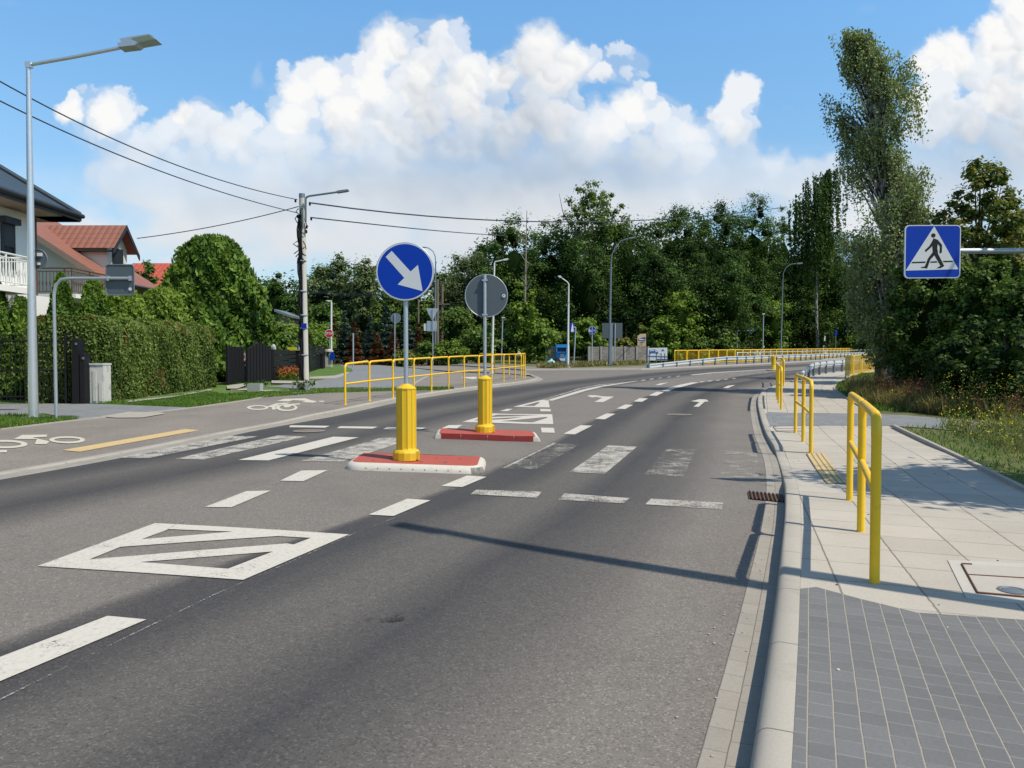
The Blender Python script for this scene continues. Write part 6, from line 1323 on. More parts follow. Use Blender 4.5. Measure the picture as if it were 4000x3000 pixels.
rtree('leafy thicket at the right edge below the sign arm', 2240, 560, 21, 95, 'leaf_mid', 505, .05, 110, 170, .12, .19, corek=.6, shape=.4, t0=.48)
rtree('dark shrub around the birch trunks', 1985, 640, 27.5, 50, 'leaf_dark', 506, .1, 60, 140, .13, .22, name='shrub', cat='shrub', corek=.4)
rtree('mid green tree behind the big birch', 1960, 500, 34, 90, 'leaf_dark', 507, .1, 80, 130, .2, .2, corek=.55)
rtree('tree filling the gap between thicket and airy tree', 2060, 480, 33, 85, 'leaf_birch', 508, .1, 80, 130, .19, .2, corek=.5)
rtree('tall shrub in the shade behind the yellow weeds', 2080, 690, 20, 70, 'leaf_dark', 509, .0, 60, 120, .11, .22, name='shrub', cat='shrub', corek=.6, t0=.35)
rtree('shaded shrub behind the yellow weeds at the right edge', 2200, 700, 18.5, 75, 'leaf_dark', 510, .0, 60, 120, .11, .22, name='shrub', cat='shrub', corek=.6, t0=.35)
tree('roadside tree standing outside the right edge of the picture', 9.3, 7.1, 7.4, 2.7, 'leaf_mid', 90, 110, .17, seed=520, low=.5, clr=.2, corek=0, limbs=14, trunk=.13, inner=.2)
# ---- left garden: thujas, big rounded conifer, hedge
def thuja(label, dx, dy, Y, hw, seed, n=9000, size=.13, m='leaf_thuja', power=.62, name='thuja_tree', cat='tree', t0=.5, yr=1., bot=.02):
    global RNG; RNG = np.random.default_rng(seed); x = xat(dx, Y); z = G(x, Y)+HL; h = zat(dy, Y)-z; r = hw*1.8083*mpp(Y); t = thing(name, label, cat, Vector((x, Y, z)))
    MB().tube([Vector((x, Y, z-.1)), Vector((x, Y, z+h*.8))], [.12, .03], 7).build('trunk', M['bark'], t)
    f = RNG.random(n)*.97+bot; a = RNG.random(n)*6.283; pr = np.clip(1-f, 0, 1)**power; pr = np.minimum(pr, 1)*np.minimum(1, .8+f*2.)
    lump = 1+.13*np.sin(a*3+f*7+seed)+.1*np.sin(a*7-f*15+seed)+.06*np.sin(a*13+f*31)+.06*RNG.normal(size=n)+np.where(RNG.random(n) < .04, .12*RNG.random(n), 0)
    rr = r*pr*lump*(.8+.22*RNG.random(n)**.7); C = np.c_[x+np.cos(a)*rr, Y+np.sin(a)*rr*yr, z+h*f+RNG.normal(size=n)*.04]
    A = np.c_[np.cos(a)*.5, np.sin(a)*.5, np.full(n, 1.)]+RNG.normal(size=(n, 3))*.45; N = np.c_[np.cos(a), np.sin(a), np.full(n, .3)]+unit(n)*1.0
    V_ = []; F_ = []; nn, ml = 16, 9
    for i in range(ml+1):
        ff = i/ml*.95; q = (1-ff)**power*min(1, .8+ff*2)*.8*r
        for k in range(nn): V_.append((x+math.cos(k/nn*6.283)*q, Y+math.sin(k/nn*6.283)*q*yr, z+h*ff))
    for i in range(ml):
        for k in range(nn): F_.append((i*nn+k, i*nn+(k+1) % nn, (i+1)*nn+(k+1) % nn, (i+1)*nn+k))
    s = size*(.6+.8*RNG.random(n)); big = np.sin(C[:, 0]*2.7+C[:, 2]*2.1)*np.sin(C[:, 1]*2.3-C[:, 2]*1.7)
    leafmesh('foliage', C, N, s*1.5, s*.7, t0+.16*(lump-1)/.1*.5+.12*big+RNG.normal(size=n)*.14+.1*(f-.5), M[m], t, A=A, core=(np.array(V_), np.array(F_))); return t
thuja('big rounded conifer towering over the hedge, left of the utility pole', 466, 512, 36, 116, 601, 38000, .19, power=.33)
thuja('dark green thuja cut by the left edge of the picture', -6, 600, 23, 46, 602, 10000, .12); thuja('small thuja between the left edge and the tall street lamp', 48, 645, 23.4, 42, 603, 10000, .12, power=.45)
thuja('conical thuja beside the bent sign pole', 135, 592, 23.5, 46, 604, 11000, .12, power=.6); thuja('pointed thuja below the grey square sign', 205, 604, 26, 46, 605, 11000, .12, power=.45)
thuja('round topped light green shrub behind the hedge, below the square sign', 275, 628, 28, 60, 606, 14000, .13, power=.3, t0=.62, m='leaf_lime'); thuja('broad light green shrub behind the hedge, right one', 355, 624, 32, 68, 607, 16000, .13, power=.3, t0=.6, m='leaf_lime')
rtree('leafy tree in front of the distant red roof', 318, 560, 44, 36, 'leaf_mid', 608, .1, 46, 110, .2, .26)
rtree('leafy dark shrub behind the rounded conifer', 372, 575, 46, 40, 'leaf_mid', 609, .1, 46, 110, .2, .26)
thuja('dark shrub behind the black bar fence at the far left', 5, 690, 23.6, 66, 610, 12000, .13, power=.3, t0=.35); thuja('dark shrub behind the bar fence next to the gate pillar', 125, 690, 23.6, 66, 611, 12000, .13, power=.3, t0=.35)
thuja('shaded bush between hedge end and arched gate', 500, 640, 38, 40, 612, 8000, .16, power=.35, t0=.35); thuja('green bush growing behind the arched black gate', 555, 640, 44, 46, 613, 9000, .17, power=.35, t0=.5)
# clipped hedge
def hedge(label, P, h, w, seed, n, size, m='leaf_hedge'):
    global RNG; RNG = np.random.default_rng(seed); a, b = [np.array(p[:2]) for p in P]; L = np.hypot(*(b-a)); d = (b-a)/L; nn = np.array([d[1], -d[0]]); z0 = G(*((a+b)/2))
    o0 = thing('hedge', label, 'hedge', Vector((*a, G(*a))))
    rc = .35
    def surf(u, q):       # q 0..1 walks up the near side, over the top and down the far side
        per = 2*(h-rc)+2*(w/2-rc)*1+np.pi*rc; s_ = q*per; x = np.empty_like(s_); z = np.empty_like(s_); nx = np.empty_like(s_); nz = np.empty_like(s_)
        a1 = h-rc; a2 = a1+np.pi/2*rc; a3 = a2+(w-2*rc); a4 = a3+np.pi/2*rc; per = a4+a1; s_ = q*per
        k1 = s_ < a1; x[k1] = w/2; z[k1] = s_[k1]; nx[k1] = 1; nz[k1] = 0
        k2 = (s_ >= a1) & (s_ < a2); t_ = (s_[k2]-a1)/rc; x[k2] = w/2-rc+rc*np.cos(t_); z[k2] = h-rc+rc*np.sin(t_); nx[k2] = np.cos(t_); nz[k2] = np.sin(t_)
        k3 = (s_ >= a2) & (s_ < a3); x[k3] = w/2-rc-(s_[k3]-a2); z[k3] = h; nx[k3] = 0; nz[k3] = 1
        k4 = (s_ >= a3) & (s_ < a4); t_ = (s_[k4]-a3)/rc; x[k4] = -w/2+rc-rc*np.sin(t_); z[k4] = h-rc+rc*np.cos(t_); nx[k4] = -np.sin(t_); nz[k4] = np.cos(t_)
        k5 = s_ >= a4; x[k5] = -w/2; z[k5] = h-rc-(s_[k5]-a4); nx[k5] = -1; nz[k5] = 0
        e = np.clip((u*L-(L-w*.55))/(w*.55), 0, 1); e0 = np.clip((.35-u*L)/.35, 0, 1); sh = np.sqrt(np.clip(1-e**2.3, 0, 1))*np.sqrt(np.clip(1-.75*e0**2, 0, 1))
        z = z*(1-.09*(1-sh)); return x*(.12+.88*sh), np.maximum(z, 0), nx, nz, e
    u = RNG.random(n); u = np.where(RNG.random(n) < .12, 1-.5*w/L*RNG.random(n)**1.6, u); q = RNG.random(n)*.8; x, z, nx, nz, e = surf(u, q); lmp = .05*np.sin(u*L*4.+z*3)+.03*np.sin(u*L*9-z*6)+.022*RNG.normal(size=n)+np.where(RNG.random(n) < .02, .08*RNG.random(n), 0)
    x = x+nx*lmp; z = z+nz*lmp; gb_ = np.interp(u, [0, 1], [G(*a), G(*b)]); P_ = a+u[:, None]*L*d+x[:, None]*nn; C = np.c_[P_, z+gb_]
    ne = 5000; P0_ = a-d*.03+np.outer((RNG.random(ne)-.5)*w*.92, nn)-np.outer(RNG.random(ne)*.08, d); C = np.vstack([C, np.c_[P0_, RNG.random(ne)*h*.97+G(*a)]]); nx = np.r_[nx, np.zeros(ne)]; nz = np.r_[nz, np.zeros(ne)]; e = np.r_[e, -np.ones(ne)]; n = len(C)
    N = np.c_[nn*nx[:, None]*(1-np.abs(e[:, None]))+d*e[:, None], nz]+unit(n)*.9; s = size*(.6+.8*RNG.random(n)); A = np.tile([0, 0, 1.], (n, 1))+RNG.normal(size=(n, 3))*.6
    V_ = []; F_ = []; ml = 24; tt = np.linspace(0, .999, 18); k = len(tt)
    for i in range(ml+1):
        uu = min(i/ml, .995); xx, zz, *_ = surf(np.full(k, uu), tt)
        for j in range(k): p_ = a+uu*L*d+xx[j]*.9*nn; V_.append((p_[0], p_[1], zz[j]*.95+G(*(a+uu*L*d))))
    for i in range(ml):
        for j in range(k): F_.append((i*k+j, i*k+(j+1) % k, (i+1)*k+(j+1) % k, (i+1)*k+j))
    for i in (0, ml):
        for j in range(k//2-1): F_.append((i*k+j, i*k+j+1, i*k+k-2-j, i*k+k-1-j))
    big = np.sin(C[:, 0]*1.7+C[:, 2]*1.3)*np.sin(C[:, 1]*1.9+1)
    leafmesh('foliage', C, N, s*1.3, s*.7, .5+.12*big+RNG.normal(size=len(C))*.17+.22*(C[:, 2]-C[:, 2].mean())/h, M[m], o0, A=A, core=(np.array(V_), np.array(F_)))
ha = gp('H', 900, 1262, HL); hb = gp('H', 1925, 1126, HL); zt = at('H', 1500, 575, (ha.y+hb.y)/2).z-G(*((ha.xy+hb.xy)/2)); dd = (hb.xy-ha.xy).normalized(); nr = Vector((dd.y, -dd.x)); WH = 2.2
A0 = ha.xy-nr*WH/2-dd*.1; B0 = hb.xy-nr*WH/2
hedge('long clipped hedge with brownish ends behind the lawn strip', [tuple(A0), tuple(B0)], zt-.02, WH, 620, 90000, .072)
# ---- grass, weeds, flowers (uncountable)
def blades(name, label, poly, n, hmin, hmax, m, zf, seed, w=.012, bias=None, cat='grass'):
    global RNG; RNG = np.random.default_rng(seed); A = np.array(poly); lo, hi = A.min(0), A.max(0); P_ = RNG.random((int(n*2.5), 2))
    Y_ = lo[1]+(hi[1]-lo[1])*P_[:, 1]**1.6; Q = np.c_[lo[0]+(hi[0]-lo[0])*P_[:, 0], Y_]; Q = Q[inpoly(Q, [tuple(p) for p in poly])][:n]
    pat = np.sin(Q[:, 0]*1.9+np.sin(Q[:, 1]*1.3)*2)*np.sin(Q[:, 1]*1.7+1.); h = (hmin+(hmax-hmin)*RNG.random(len(Q))**1.5)*(1+.35*pat)
    gz = np.array([G(*q) for q in Q])+zf; up = np.c_[RNG.normal(size=(len(Q), 2))*.35, np.ones(len(Q))]; up /= np.linalg.norm(up, axis=1, keepdims=True); C = np.c_[Q, gz]+up*h[:, None]*.5
    N = np.c_[RNG.normal(size=(len(Q), 2)), np.full(len(Q), .3)]; o = leafmesh(name, C, N, h, np.full(len(Q), w)*(1+Q[:, 1]*.03), .5+.25*pat*.5+RNG.normal(size=len(Q))*.16, M[m], None, (float(A[:, 0].mean()), float(A[:, 1].mean()), 0), A=up, kind='stuff'); tag(o, label, cat); return o
R1 = [p for p in offset(RR, .1) if 1.5 < p[1] < 16.6]; vr = [tuple(p) for p in R1]+[(16, 17.), (22, 12), (20, 3), (8, 1.5)]
blades('grass', 'short green grass in the verge right of the pavement', vr, 46000, .04, .13, 'blade', .08, 700, .012)
e1 = [p for p in offset(RR, 1.0) if 2 < p[1] < 16.6]; vr2 = [tuple(p) for p in e1]+[(14, 16.4), (22, 12), (20, 3), (9, 2.)]
blades('tall_grass', 'taller dry and green grass on the verge right of the pavement', vr2, 42000, .12, .42, 'blade_dry', .08, 701, .012)
R2 = [p for p in offset(RR, .1) if 19.5 < p[1] < 46]; vr3 = [tuple(p) for p in R2]+[(30, 46), (26, 19.5)]
blades('grass', 'green grass around the birch trunks beyond the side path', vr3, 30000, .06, .2, 'blade', .08, 702, .02)
dpoly = [tuple(gp('M', x, y, .1).xy) for x, y in [(680, 470), (780, 590), (1050, 650), (1400, 700), (1700, 720), (2100, 760), (2300, 640), (1400, 500), (1150, 440), (850, 430)]]
blades('dry_grass', 'brown dry grass and weeds around the birch trunk', dpoly, 26000, .2, .55, 'blade_dry', .08, 703, .018)
def weeds(name, label, poly, n, h0, h1, zf, seed, fl, lm='leaf_mid', fs=.035, ls=.05, lt=.55, wob=.1, nfl=7):
    global RNG; RNG = np.random.default_rng(seed); A = np.array(poly); lo, hi = A.min(0), A.max(0); Q = lo+(hi-lo)*RNG.random((n*5, 2)); Q = Q[inpoly(Q, [tuple(p) for p in poly])][:n]
    Cs = []; Ns = []; Ts = []; Fl = []; mb = MB()
    for q in Q:
        h = h0+(h1-h0)*RNG.random(); z = G(*q)+zf; tip = np.array([q[0]+RNG.normal()*wob, q[1]+RNG.normal()*wob, z+h]); k = int(10+h*26); s_ = RNG.random(k); b = np.array([q[0], q[1], z]); Cs.append(b+(tip-b)*s_[:, None]+RNG.normal(size=(k, 3))*np.array([.06, .06, .03])*(1.3-s_[:, None])); Ts.append(lt+RNG.normal(size=k)*.2)
        mb.tube([b, tip], [.005, .003], 3, False)
        if fl and RNG.random() < .75: Fl.append(tip+RNG.normal(size=(nfl, 3))*np.array([.07, .07, .07])-np.array([0, 0, .05]))
    C = np.vstack(Cs); loc = (float(A[:, 0].mean()), float(A[:, 1].mean()), 0); o = leafmesh(name, C, unit(len(C))+np.array([0, 0, .6]), np.full(len(C), ls)*(.5+RNG.random(len(C))), np.full(len(C), ls*.35), np.concatenate(Ts), M[lm], None, loc, kind='stuff'); tag(o, label, 'weeds')
    if Fl: Fc = np.vstack(Fl); leafmesh('blossoms', Fc, unit(len(Fc))+np.array([0, -.3, .8]), np.full(len(Fc), fs)*(.7+.6*RNG.random(len(Fc))), np.full(len(Fc), fs)*(.7+.6*RNG.random(len(Fc))), .5+RNG.normal(size=len(Fc))*.2, M[fl], o)
w1 = [tuple(gp('M', x, y, .1).xy) for x, y in [(1350, 800), (1700, 960), (2250, 1080), (2700, 1150), (2700, 850), (2212, 790), (1900, 800), (1600, 790)]]
weeds('wild_flowers', 'yellow flowering weeds in the verge below the side path', w1, 190, .2, .5, .08, 710, 'flower_y', fs=.03, nfl=3)
w2 = [tuple(gp('M', x, y, .1).xy) for x, y in [(1300, 690), (1600, 735), (2000, 775), (2500, 800), (2500, 560), (2000, 640), (1500, 620)]]
weeds('wild_flowers', 'tall goldenrod-like weeds with yellow blossoms behind the side path', w2, 300, .4, 1.1, .08, 711, 'flower_y', fs=.03, nfl=3)
weeds('weeds', 'brown withered stalks between the yellow blossoms on the verge', w2, 300, .3, .9, .08, 721, None, 'leaf_brown', ls=.06)
w3 = [tuple(gp('M', x, y, .1).xy) for x, y in [(940, 600), (1180, 640), (1240, 610), (1100, 560), (960, 570)]]
weeds('wild_flowers', 'patch of yellow blossoms at the foot of the birch', w3, 90, .15, .35, .08, 712, 'flower_y', nfl=12)
w4 = [tuple(gp('M', x, y, .1).xy) for x, y in [(820, 560), (1000, 640), (1500, 690), (1900, 720), (1500, 560), (1100, 480)]]
weeds('weeds', 'reddish brown withered weeds around the birch foot', w4, 420, .3, .9, .08, 713, None, 'leaf_brown', ls=.07, lt=.5)
w5 = [(x+40*0, y) for x, y in [tuple(gp('N', a, b, .1).xy) for a, b in [(0, 690), (400, 690), (900, 660), (1460, 645), (1600, 610), (1590, 600), (700, 620), (0, 640)]]]
blades('tall_grass', 'tall weedy grass along the stone wall behind the far pavement', w5, 9000, .1, .38, 'blade_dry', .08, 714, .04)
gl = [tuple(p) for p in GP('E', [(430, 83), (820, 101), (1050, 66), (1390, 40), (1960, 26), (1960, 14), (1300, 22), (970, 44), (880, 30), (720, 58), (560, 72)], HL)]
blades('grass', 'mown grass strip between the hedge and the cycle path', gl, 42000, .03, .08, 'blade', HL-.01, 715, .012)
gl = [tuple(p) for p in GP('H', [(-200, 1440), (0, 1400), (230, 1395), (680, 1412), (640, 1422), (0, 1500), (-250, 1525)], HL)]
blades('grass', 'tufts of grass around the foot of the tall left lamp', gl, 9000, .04, .14, 'blade', HL-.01, 716, .012)
fp_ = [tuple(p) for p in GP('F', [(405, 1436), (680, 1440), (680, 1415), (420, 1412)], HL)]
weeds('flower_bed', 'low red and green flower bed at the foot of the utility pole', fp_, 160, .25, .55, HL, 717, 'flower_r', 'leaf_lime', .09, .09, nfl=8)
for (x, y, lab) in ((225, 1468, 'trailing plant in the left concrete planter'), (690, 1465, 'trailing plant in the right concrete planter')):
    p = gp('F', x, 1540, HL); z = at('F', x, y, p.y+.3).z; RNG = np.random.default_rng(int(x)); n = 260; C = np.c_[p.x+(RNG.random(n)-.5)*.75, p.y+RNG.random(n)*.5-.05, z+RNG.normal(size=n)*.05]; k = n//3; C[:k, 1] = p.y-.06; C[:k, 0] = p.x+(RNG.random(k)-.5)*.25; C[:k, 2] = z-RNG.random(k)*.35
    o = leafmesh('trailing_plant', C, unit(n)+np.array([0, -.4, .4]), np.full(n, .09), np.full(n, .05), .45+RNG.normal(size=n)*.2, M['leaf_dark'], None, (p.x, p.y, z)); tag(o, lab, 'plant')
# small pebbles and litter on paving
def pebbles(name, label, poly, n, dz, seed, m):
    rg = random.Random(seed); mb = MB(); A = np.array(poly); lo, hi = A.min(0), A.max(0); k = 0
    while k < n:
        p = (rg.uniform(lo[0], hi[0]), rg.uniform(lo[1], hi[1]))
        if inpoly(np.array([p]), poly)[0]: r = rg.uniform(.003, .009); mb.lathe((p[0], p[1], G(*p)+dz(*p)), [(r, 0), (r*1.1, r*.5), (r*.4, r*.9)], 6); k += 1
    o = mb.build(name, M[m], kind='stuff'); tag(o, label, 'pebbles')
gp_ = [tuple(p) for p in offset(KR, .0) if 2 < p[1] < 11]; gq_ = [tuple(p) for p in offset(KR, -.34) if 2 < p[1] < 11]
pebbles('pebbles', 'loose grit lying along the gutter by the right kerb', gp_+gq_[::-1], 110, lambda x, y: .002, 5, 'kerb')
pebbles('pebbles', 'tiny stones scattered on the grey pavers', drive, 40, HS, 1, 'paper'); pebbles('pebbles', 'tiny dark stones scattered on the slabs', [p for p in swalk if p[1] < 12], 30, HS, 2, 'bark')
# ============================================================ sky, clouds, sun
AZ = R(120); EL = R(54)
sun = bpy.data.lights.new('sun', 'SUN'); sun.energy = 4.7; sun.angle = R(.55); sun.color = (1., .91, .76)
so = bpy.data.objects.new('sun', sun); COL.objects.link(so); dirv = Vector((math.sin(AZ)*math.cos(EL), math.cos(AZ)*math.cos(EL), math.sin(EL))); so.rotation_euler = dirv.to_track_quat('Z', 'Y').to_euler(); so.location = dirv*50
W = bpy.data.worlds.new('World'); S.world = W; W.use_nodes = True; nt = W.node_tree; nt.nodes.clear(); n = NT(nt)
out = n.n('ShaderNodeOutputWorld'); bg = n.n('ShaderNodeBackground'); bg.inputs[1].default_value = .1; nt.links.new(bg.outputs[0], out.inputs[0])
sk = n.n('ShaderNodeTexSky', sky_type='NISHITA'); sk.sun_disc = False; sk.sun_elevation = EL; sk.sun_rotation = AZ; sk.altitude = 200; sk.air_density = 1.; sk.dust_density = .6; sk.ozone_density = 2.5
D_ = n.n('ShaderNodeTexCoord').outputs['Generated']; d = n.xyz(D_)
SKYG = n.ramp(n.m('MAXIMUM', d[2], 0.), [(0, (1.0, 1.1, 1.1)), (.15, (1.45, 1.6, 1.55)), (.42, (1.55, 2.2, 2.3)), (.62, (1.3, 1.5, 1.45)), (1, (1.1, 1.1, 1.0))])
skc = n.mix(1., sk.outputs[0], SKYG, 'MULTIPLY')
n.put(bg.inputs[0], skc)
# cumulus clouds on a far sky dome: density, relief lighting and shading computed per vertex
def vnoise(x, y, seed):
    rg = np.random.default_rng(seed); T = rg.random((256, 256)); xi = np.floor(x).astype(int); yi = np.floor(y).astype(int); fx_ = x-xi; fy_ = y-yi; fx_ = fx_*fx_*(3-2*fx_); fy_ = fy_*fy_*(3-2*fy_)
    g = lambda a, b: T[a % 256, b % 256]
    return (g(xi, yi)*(1-fx_)+g(xi+1, yi)*fx_)*(1-fy_)+(g(xi, yi+1)*(1-fx_)+g(xi+1, yi+1)*fx_)*fy_
def fbm(x, y, sc, oc, seed, gain=.5):
    s_ = 0; a = 1; t_ = 0
    for i in range(oc): s_ = s_+a*vnoise(x/sc*2**i+7.3*i, y/sc*2**i+3.1*i, seed+i); t_ += a; a *= gain
    return s_/t_
def worley(x, y, sc, seed):
    rg = np.random.default_rng(seed); PX = rg.random((128, 128)); PY = rg.random((128, 128)); u = x/sc; v = y/sc; xi = np.floor(u).astype(int); yi = np.floor(v).astype(int); best = np.full(x.shape, 9.)
    for dx_ in (-1, 0, 1):
        for dy_ in (-1, 0, 1):
            a = xi+dx_; b_ = yi+dy_; qx = a+PX[a % 128, b_ % 128]; qy = b_+PY[a % 128, b_ % 128]; best = np.minimum(best, (qx-u)**2+(qy-v)**2)
    return np.sqrt(best)
def box(a, r):
    for ax in (0, 1):
        c = np.cumsum(np.concatenate([np.repeat(a.take([0], ax), r+1, ax), a, np.repeat(a.take([-1], ax), r, ax)], ax), ax)
        a = (c.take(range(2*r+1, c.shape[ax]), ax)-c.take(range(0, c.shape[ax]-2*r-1), ax))/(2*r+1) if False else (np.roll(c, -(2*r+1), ax)-c).take(range(0, a.shape[ax]), ax)/(2*r+1)
    return a
gs = 2.6
xs = np.arange(-260, 2480, gs); ys = np.arange(-180, 800, gs); GX, GY = np.meshgrid(xs, ys)
BL = [(930, 110, 74, 52, 1.2), (985, 72, 40, 30, 1), (880, 100, 44, 44, 1), (870, 165, 70, 50, 1.1), (1150, 165, 52, 66, 1.1), (1166, 105, 22, 30, .9), (1100, 200, 70, 50, 1), (1200, 190, 46, 60, 1), (1010, 210, 110, 50, 1), (900, 230, 190, 70, 1.2), (730, 215, 60, 50, 1.1), (680, 260, 60, 60, 1), (1080, 270, 130, 70, 1.1), (1320, 145, 62, 30, .85), (1362, 160, 36, 34, .7), (1250, 150, 40, 26, .65),
      (1150, 330, 130, 70, 1.1), (860, 320, 230, 80, 1.2), (1370, 255, 50, 40, 1.1), (1440, 250, 40, 34, 1), (1400, 310, 110, 56, 1.1), (1590, 225, 34, 44, 1.1), (1585, 280, 56, 50, 1.1), (1540, 300, 50, 40, 1), (1480, 370, 180, 60, 1.1), (1690, 390, 100, 36, 1), (1770, 370, 50, 24, .8), (1290, 400, 200, 66, 1.1),
      (225, 238, 58, 42, 1.3), (290, 250, 30, 36, 1), (215, 275, 50, 40, 1), (290, 320, 50, 40, 1), (436, 256, 36, 44, 1.45), (410, 300, 30, 40, 1), (520, 278, 32, 32, 1.35), (500, 330, 70, 46, 1.3), (420, 370, 120, 60, 1.2), (640, 315, 60, 38, 1.3), (700, 322, 50, 34, 1.2), (750, 350, 30, 26, .9), (600, 400, 190, 60, 1.2), (290, 400, 90, 40, .9), (200, 500, 90, 30, .8), (720, 450, 300, 60, 1.1), (1150, 440, 300, 60, 1.1), (820, 580, 100, 30, .7), (520, 500, 220, 50, .7), (960, 520, 180, 50, .8), (380, 560, 160, 60, .6), (700, 540, 200, 50, .5),
      (2020, 115, 50, 30, 1.1), (2090, 120, 50, 34, 1), (2185, 20, 50, 60, 1), (2190, 70, 50, 60, 1.1), (2070, 200, 50, 40, 1.1), (2140, 190, 70, 60, 1.1), (640, 240, 30, 30, -.4), (2010, 250, 40, 50, 1.1), (2210, 160, 80, 90, 1.1), (2090, 300, 130, 80, 1.1), (2150, 400, 200, 100, 1), (1900, 420, 120, 60, .7), (570, 165, 13, 20, .9), (600, 225, 16, 34, .5), (645, 155, 26, 15, .6), (1865, 32, 34, 18, .52), (1700, 232, 20, 10, .45), (30, 22, 60, 22, .36), (60, 140, 80, 26, .34), (-200, 300, 120, 80, 1), (2420, 200, 130, 160, 1.1),
      (1300, 225, 50, 22, -.5), (1490, 215, 46, 40, -.5), (1680, 310, 50, 44, -.5), (580, 270, 36, 30, -.5), (350, 250, 26, 50, -.6), (1050, 100, 36, 40, -.5)]
wx = (fbm(GX, GY, 90, 5, 1)-.5)*44; wy = (fbm(GX, GY, 90, 5, 9)-.5)*44; QX = GX+wx; QY = GY+wy; fld = np.zeros_like(GX)
for cx_, cy_, rx_, ry_, s_ in BL: fld += s_*np.exp(-(((QX-cx_)/(rx_*1.12))**2+((QY-cy_)/(ry_*1.12))**2))
fld = np.minimum(fld, 1.25)
nz_ = fbm(GX, GY, 44, 6, 60, .58); low_ = np.clip((GY-250)/240, 0, 1)
fx1 = fbm(GX, GY, 34, 6, 81, .62); fy1 = fbm(GX, GY, 34, 6, 85, .62); UX = GX+(fx1-.5)*46; UY = GY+(fy1-.5)*46       # fine warp that ruffles every puff
rg = np.random.default_rng(8); lit = np.full(GX.shape, .45); al = np.zeros_like(GX); F0 = fld+(fbm(GX, GY, 70, 4, 91)-.5)*.7; thr = .56
hgt_ = F0-thr
def puff(cx_, cy_, r_, base, soft, st=1.):
    i0 = int((cy_-r_*1.5-ys[0])/gs); i1 = int((cy_+r_*1.5-ys[0])/gs)+2; j0 = int((cx_-r_*1.5-xs[0])/gs); j1 = int((cx_+r_*1.5-xs[0])/gs)+2
    i0 = max(i0, 0); j0 = max(j0, 0); i1 = min(i1, GX.shape[0]); j1 = min(j1, GX.shape[1])
    if i1 <= i0 or j1 <= j0: return
    dx_ = (UX[i0:i1, j0:j1]-cx_)/r_; dy_ = -(UY[i0:i1, j0:j1]-cy_)/r_; q2 = dx_**2+dy_**2; a_ = np.clip((1-q2)/soft, 0, 1); a_ = a_*a_*(3-2*a_)*st
    nz2 = np.sqrt(np.clip(1-q2, 0, 1)); L_ = np.clip(dx_*.38+dy_*.62+nz2*.5+.12, 0, 1.1); v = base+(L_-.62)*.42
    lit[i0:i1, j0:j1] = lit[i0:i1, j0:j1]*(1-a_)+v*a_; al[i0:i1, j0:j1] = np.maximum(al[i0:i1, j0:j1], a_)
dT = np.zeros_like(GX); cur = np.zeros(GX.shape[1]); m0 = np.clip(hgt_*12, 0, 1)
for r_ in range(GX.shape[0]): cur = (cur+gs)*m0[r_]; dT[r_] = cur
dT = box(dT, 6); mac = .49+.45*np.exp(-dT/150.)-.0005*np.clip(GY-200, 0, 400)+(fbm(GX, GY, 190, 4, 93)-.5)*.85+.03
for rmax, cnt, sf_ in ((74, 600, .9), (46, 1500, .6), (27, 2500, .5), (15, 2800, .55)):
    ci = rg.integers(0, GX.shape[0], cnt); cj = rg.integers(0, GX.shape[1], cnt); o_ = np.argsort(ci)
    for a, b_ in zip(ci[o_], cj[o_]):
        hh = hgt_[a, b_]
        if hh <= 0: continue
        lw = low_[a, b_]; r2 = rmax*(.5+.6*rg.random())
        if r2 > 9+130*hh or (rmax < 20 and hh > .45): continue
        if rg.random() < lw*.75*(rmax < 60): continue
        puff(xs[b_], ys[a], r2, mac[a, b_], min(1., sf_+lw*.6), {74: 1., 46: .85, 27: .6, 15: .42}[rmax]*(1-.7*lw))
al = np.maximum(al, np.clip(box(hgt_, 3)/(.12+.5*low_), 0, 1)*(.25+.75*low_)*.95); lit = .55*lit+.45*box(lit, 2)
soft_l = box(lit, 4); lit = lit*(1-low_*.8)+soft_l*low_*.8; al = al*(1-low_*.6)+box(al, 3)*low_*.6
wis = np.clip((fld-.3)/.5, 0, 1)*np.clip((nz_-.34)*2.6, 0, 1)*.75; mk = np.clip(al*1.2-.1, 0, 1); lsf = box(lit*mk+.72*.06, 14)/(box(mk, 14)+.06); bl_ = np.clip(1-mk, 0, 1)*np.clip(low_*2, .15, 1); lit = lit*(1-bl_)+lsf*bl_; gl = np.clip((GY-330)/150, 0, 1); lit = lit*(1-.45*gl)+.6*.45*gl; al = np.maximum(al, wis*(.35+.65*low_))
for cx_, cy_, rx_, ry_, s_ in ((900, 395, 260, 42, .2), (1330, 380, 200, 36, .14), (560, 440, 180, 36, .12), (1120, 300, 60, 40, .1), (2120, 340, 140, 50, .14), (260, 330, 70, 30, .08)): lit = lit-s_*np.exp(-((QX-cx_)/rx_)**2-((QY-cy_)/ry_)**2)
l_ = np.clip((lit-.13)/.68, 0, 1); ca = np.array([.50, .56, .64]); cw = np.array([.97, .965, .955]); colr = ca+(cw-ca)*l_[..., None]
hz = np.clip((GY-430)/300, 0, 1)[..., None]*.5; colr = colr*(1-hz)+np.array([.64, .72, .81])*hz
vl = fbm(GX*.6, GY*1.5, 120, 5, 97); al = 1-(1-al)*(1-np.clip((GY-300)/170, 0, 1)*np.clip(.12+2.6*(vl-.4), 0, .9)*np.clip((GX+60)/420, .25, 1)); ed = np.clip(np.minimum((GX+260)/120, (2480-GX)/120), 0, 1)*np.clip((GY+180)/80, 0, 1); al = al*ed
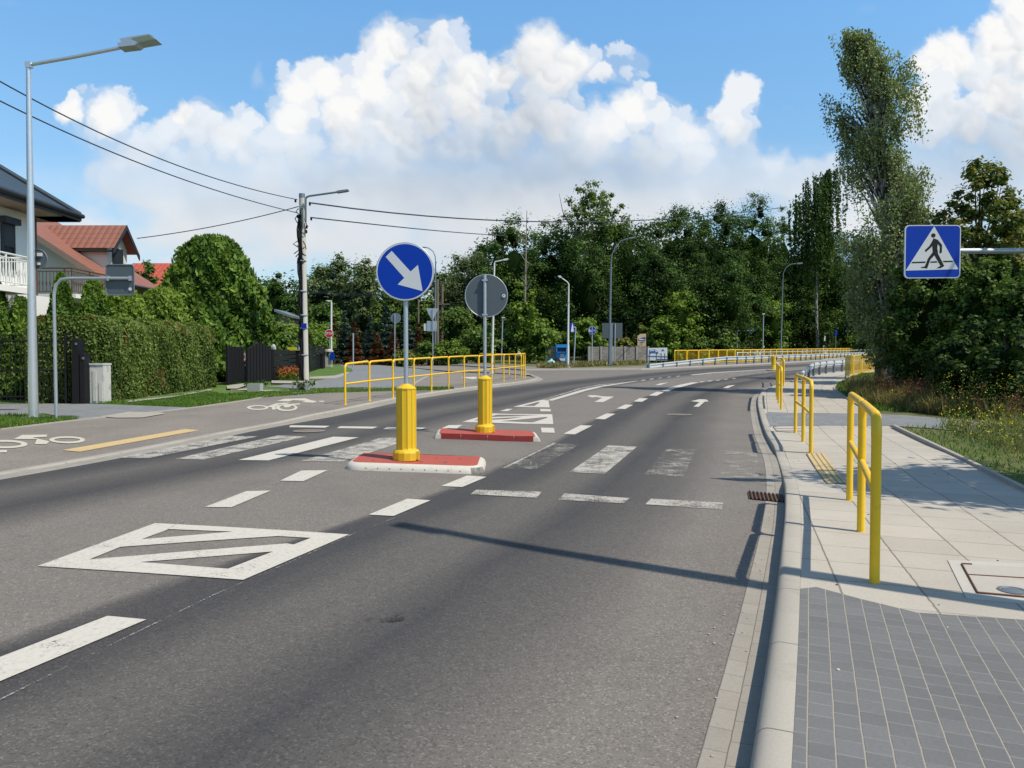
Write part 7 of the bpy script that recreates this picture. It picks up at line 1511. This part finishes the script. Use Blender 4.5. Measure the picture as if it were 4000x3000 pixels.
dirs = np.stack([(GX-1106)/1661, np.ones_like(GX), (780-GY)/1661], -1); dirs /= np.linalg.norm(dirs, axis=-1, keepdims=True); Vd = (dirs*1500).reshape(-1, 3); nr_, nc_ = GX.shape
q_ = (np.arange(nr_-1)[:, None]*nc_+np.arange(nc_-1)).ravel(); Fd = np.stack([q_, q_+1, q_+nc_+1, q_+nc_], 1); keep = (al.ravel()[Fd].max(1) > .003); Fd = Fd[keep]
us, inv = np.unique(Fd, return_inverse=True); Fd = inv.reshape(Fd.shape); Vd = Vd[us]
me = bpy.data.meshes.new('sky'); me.vertices.add(len(Vd)); me.vertices.foreach_set('co', Vd.astype('f').ravel()); me.loops.add(Fd.size); me.loops.foreach_set('vertex_index', Fd.ravel().astype('i')); me.polygons.add(len(Fd)); me.polygons.foreach_set('loop_start', (np.arange(len(Fd))*4).astype('i')); me.polygons.foreach_set('loop_total', np.full(len(Fd), 4, 'i')); me.update(calc_edges=True)
a = me.attributes.new('cloud', 'FLOAT_COLOR', 'POINT'); a.data.foreach_set('color', np.c_[colr.reshape(-1, 3)[us], al.ravel()[us]].astype('f').ravel())
m_, nt2, b2_, o2_ = newmat('cumulus_clouds'); n2 = NT(nt2); at_ = n2.n('ShaderNodeAttribute', attribute_name='cloud'); em = n2.n('ShaderNodeEmission'); n2.put(em.inputs[0], at_.outputs['Color']); tr_ = n2.n('ShaderNodeBsdfTransparent'); mx2 = n2.n('ShaderNodeMixShader')
nt2.nodes.remove(b2_); n2.put(mx2.inputs[0], at_.outputs['Alpha']); nt2.links.new(tr_.outputs[0], mx2.inputs[1]); nt2.links.new(em.outputs[0], mx2.inputs[2]); nt2.links.new(mx2.outputs[0], o2_.inputs[0]); m_.cycles.emission_sampling = 'NONE'
me.materials.append(m_); so_ = bpy.data.objects.new('sky', me); COL.objects.link(so_); so_['kind'] = 'structure'
S.render.engine = 'CYCLES'; S.view_settings.view_transform = 'Standard'; S.view_settings.look = 'None'; S.view_settings.exposure = 0; S.view_settings.gamma = 1
S.cycles.max_bounces = 6; S.cycles.transparent_max_bounces = 12; S.cycles.caustics_reflective = False; S.cycles.caustics_refractive = False
W.cycles.sampling_method = 'MANUAL'; W.cycles.sample_map_resolution = 512
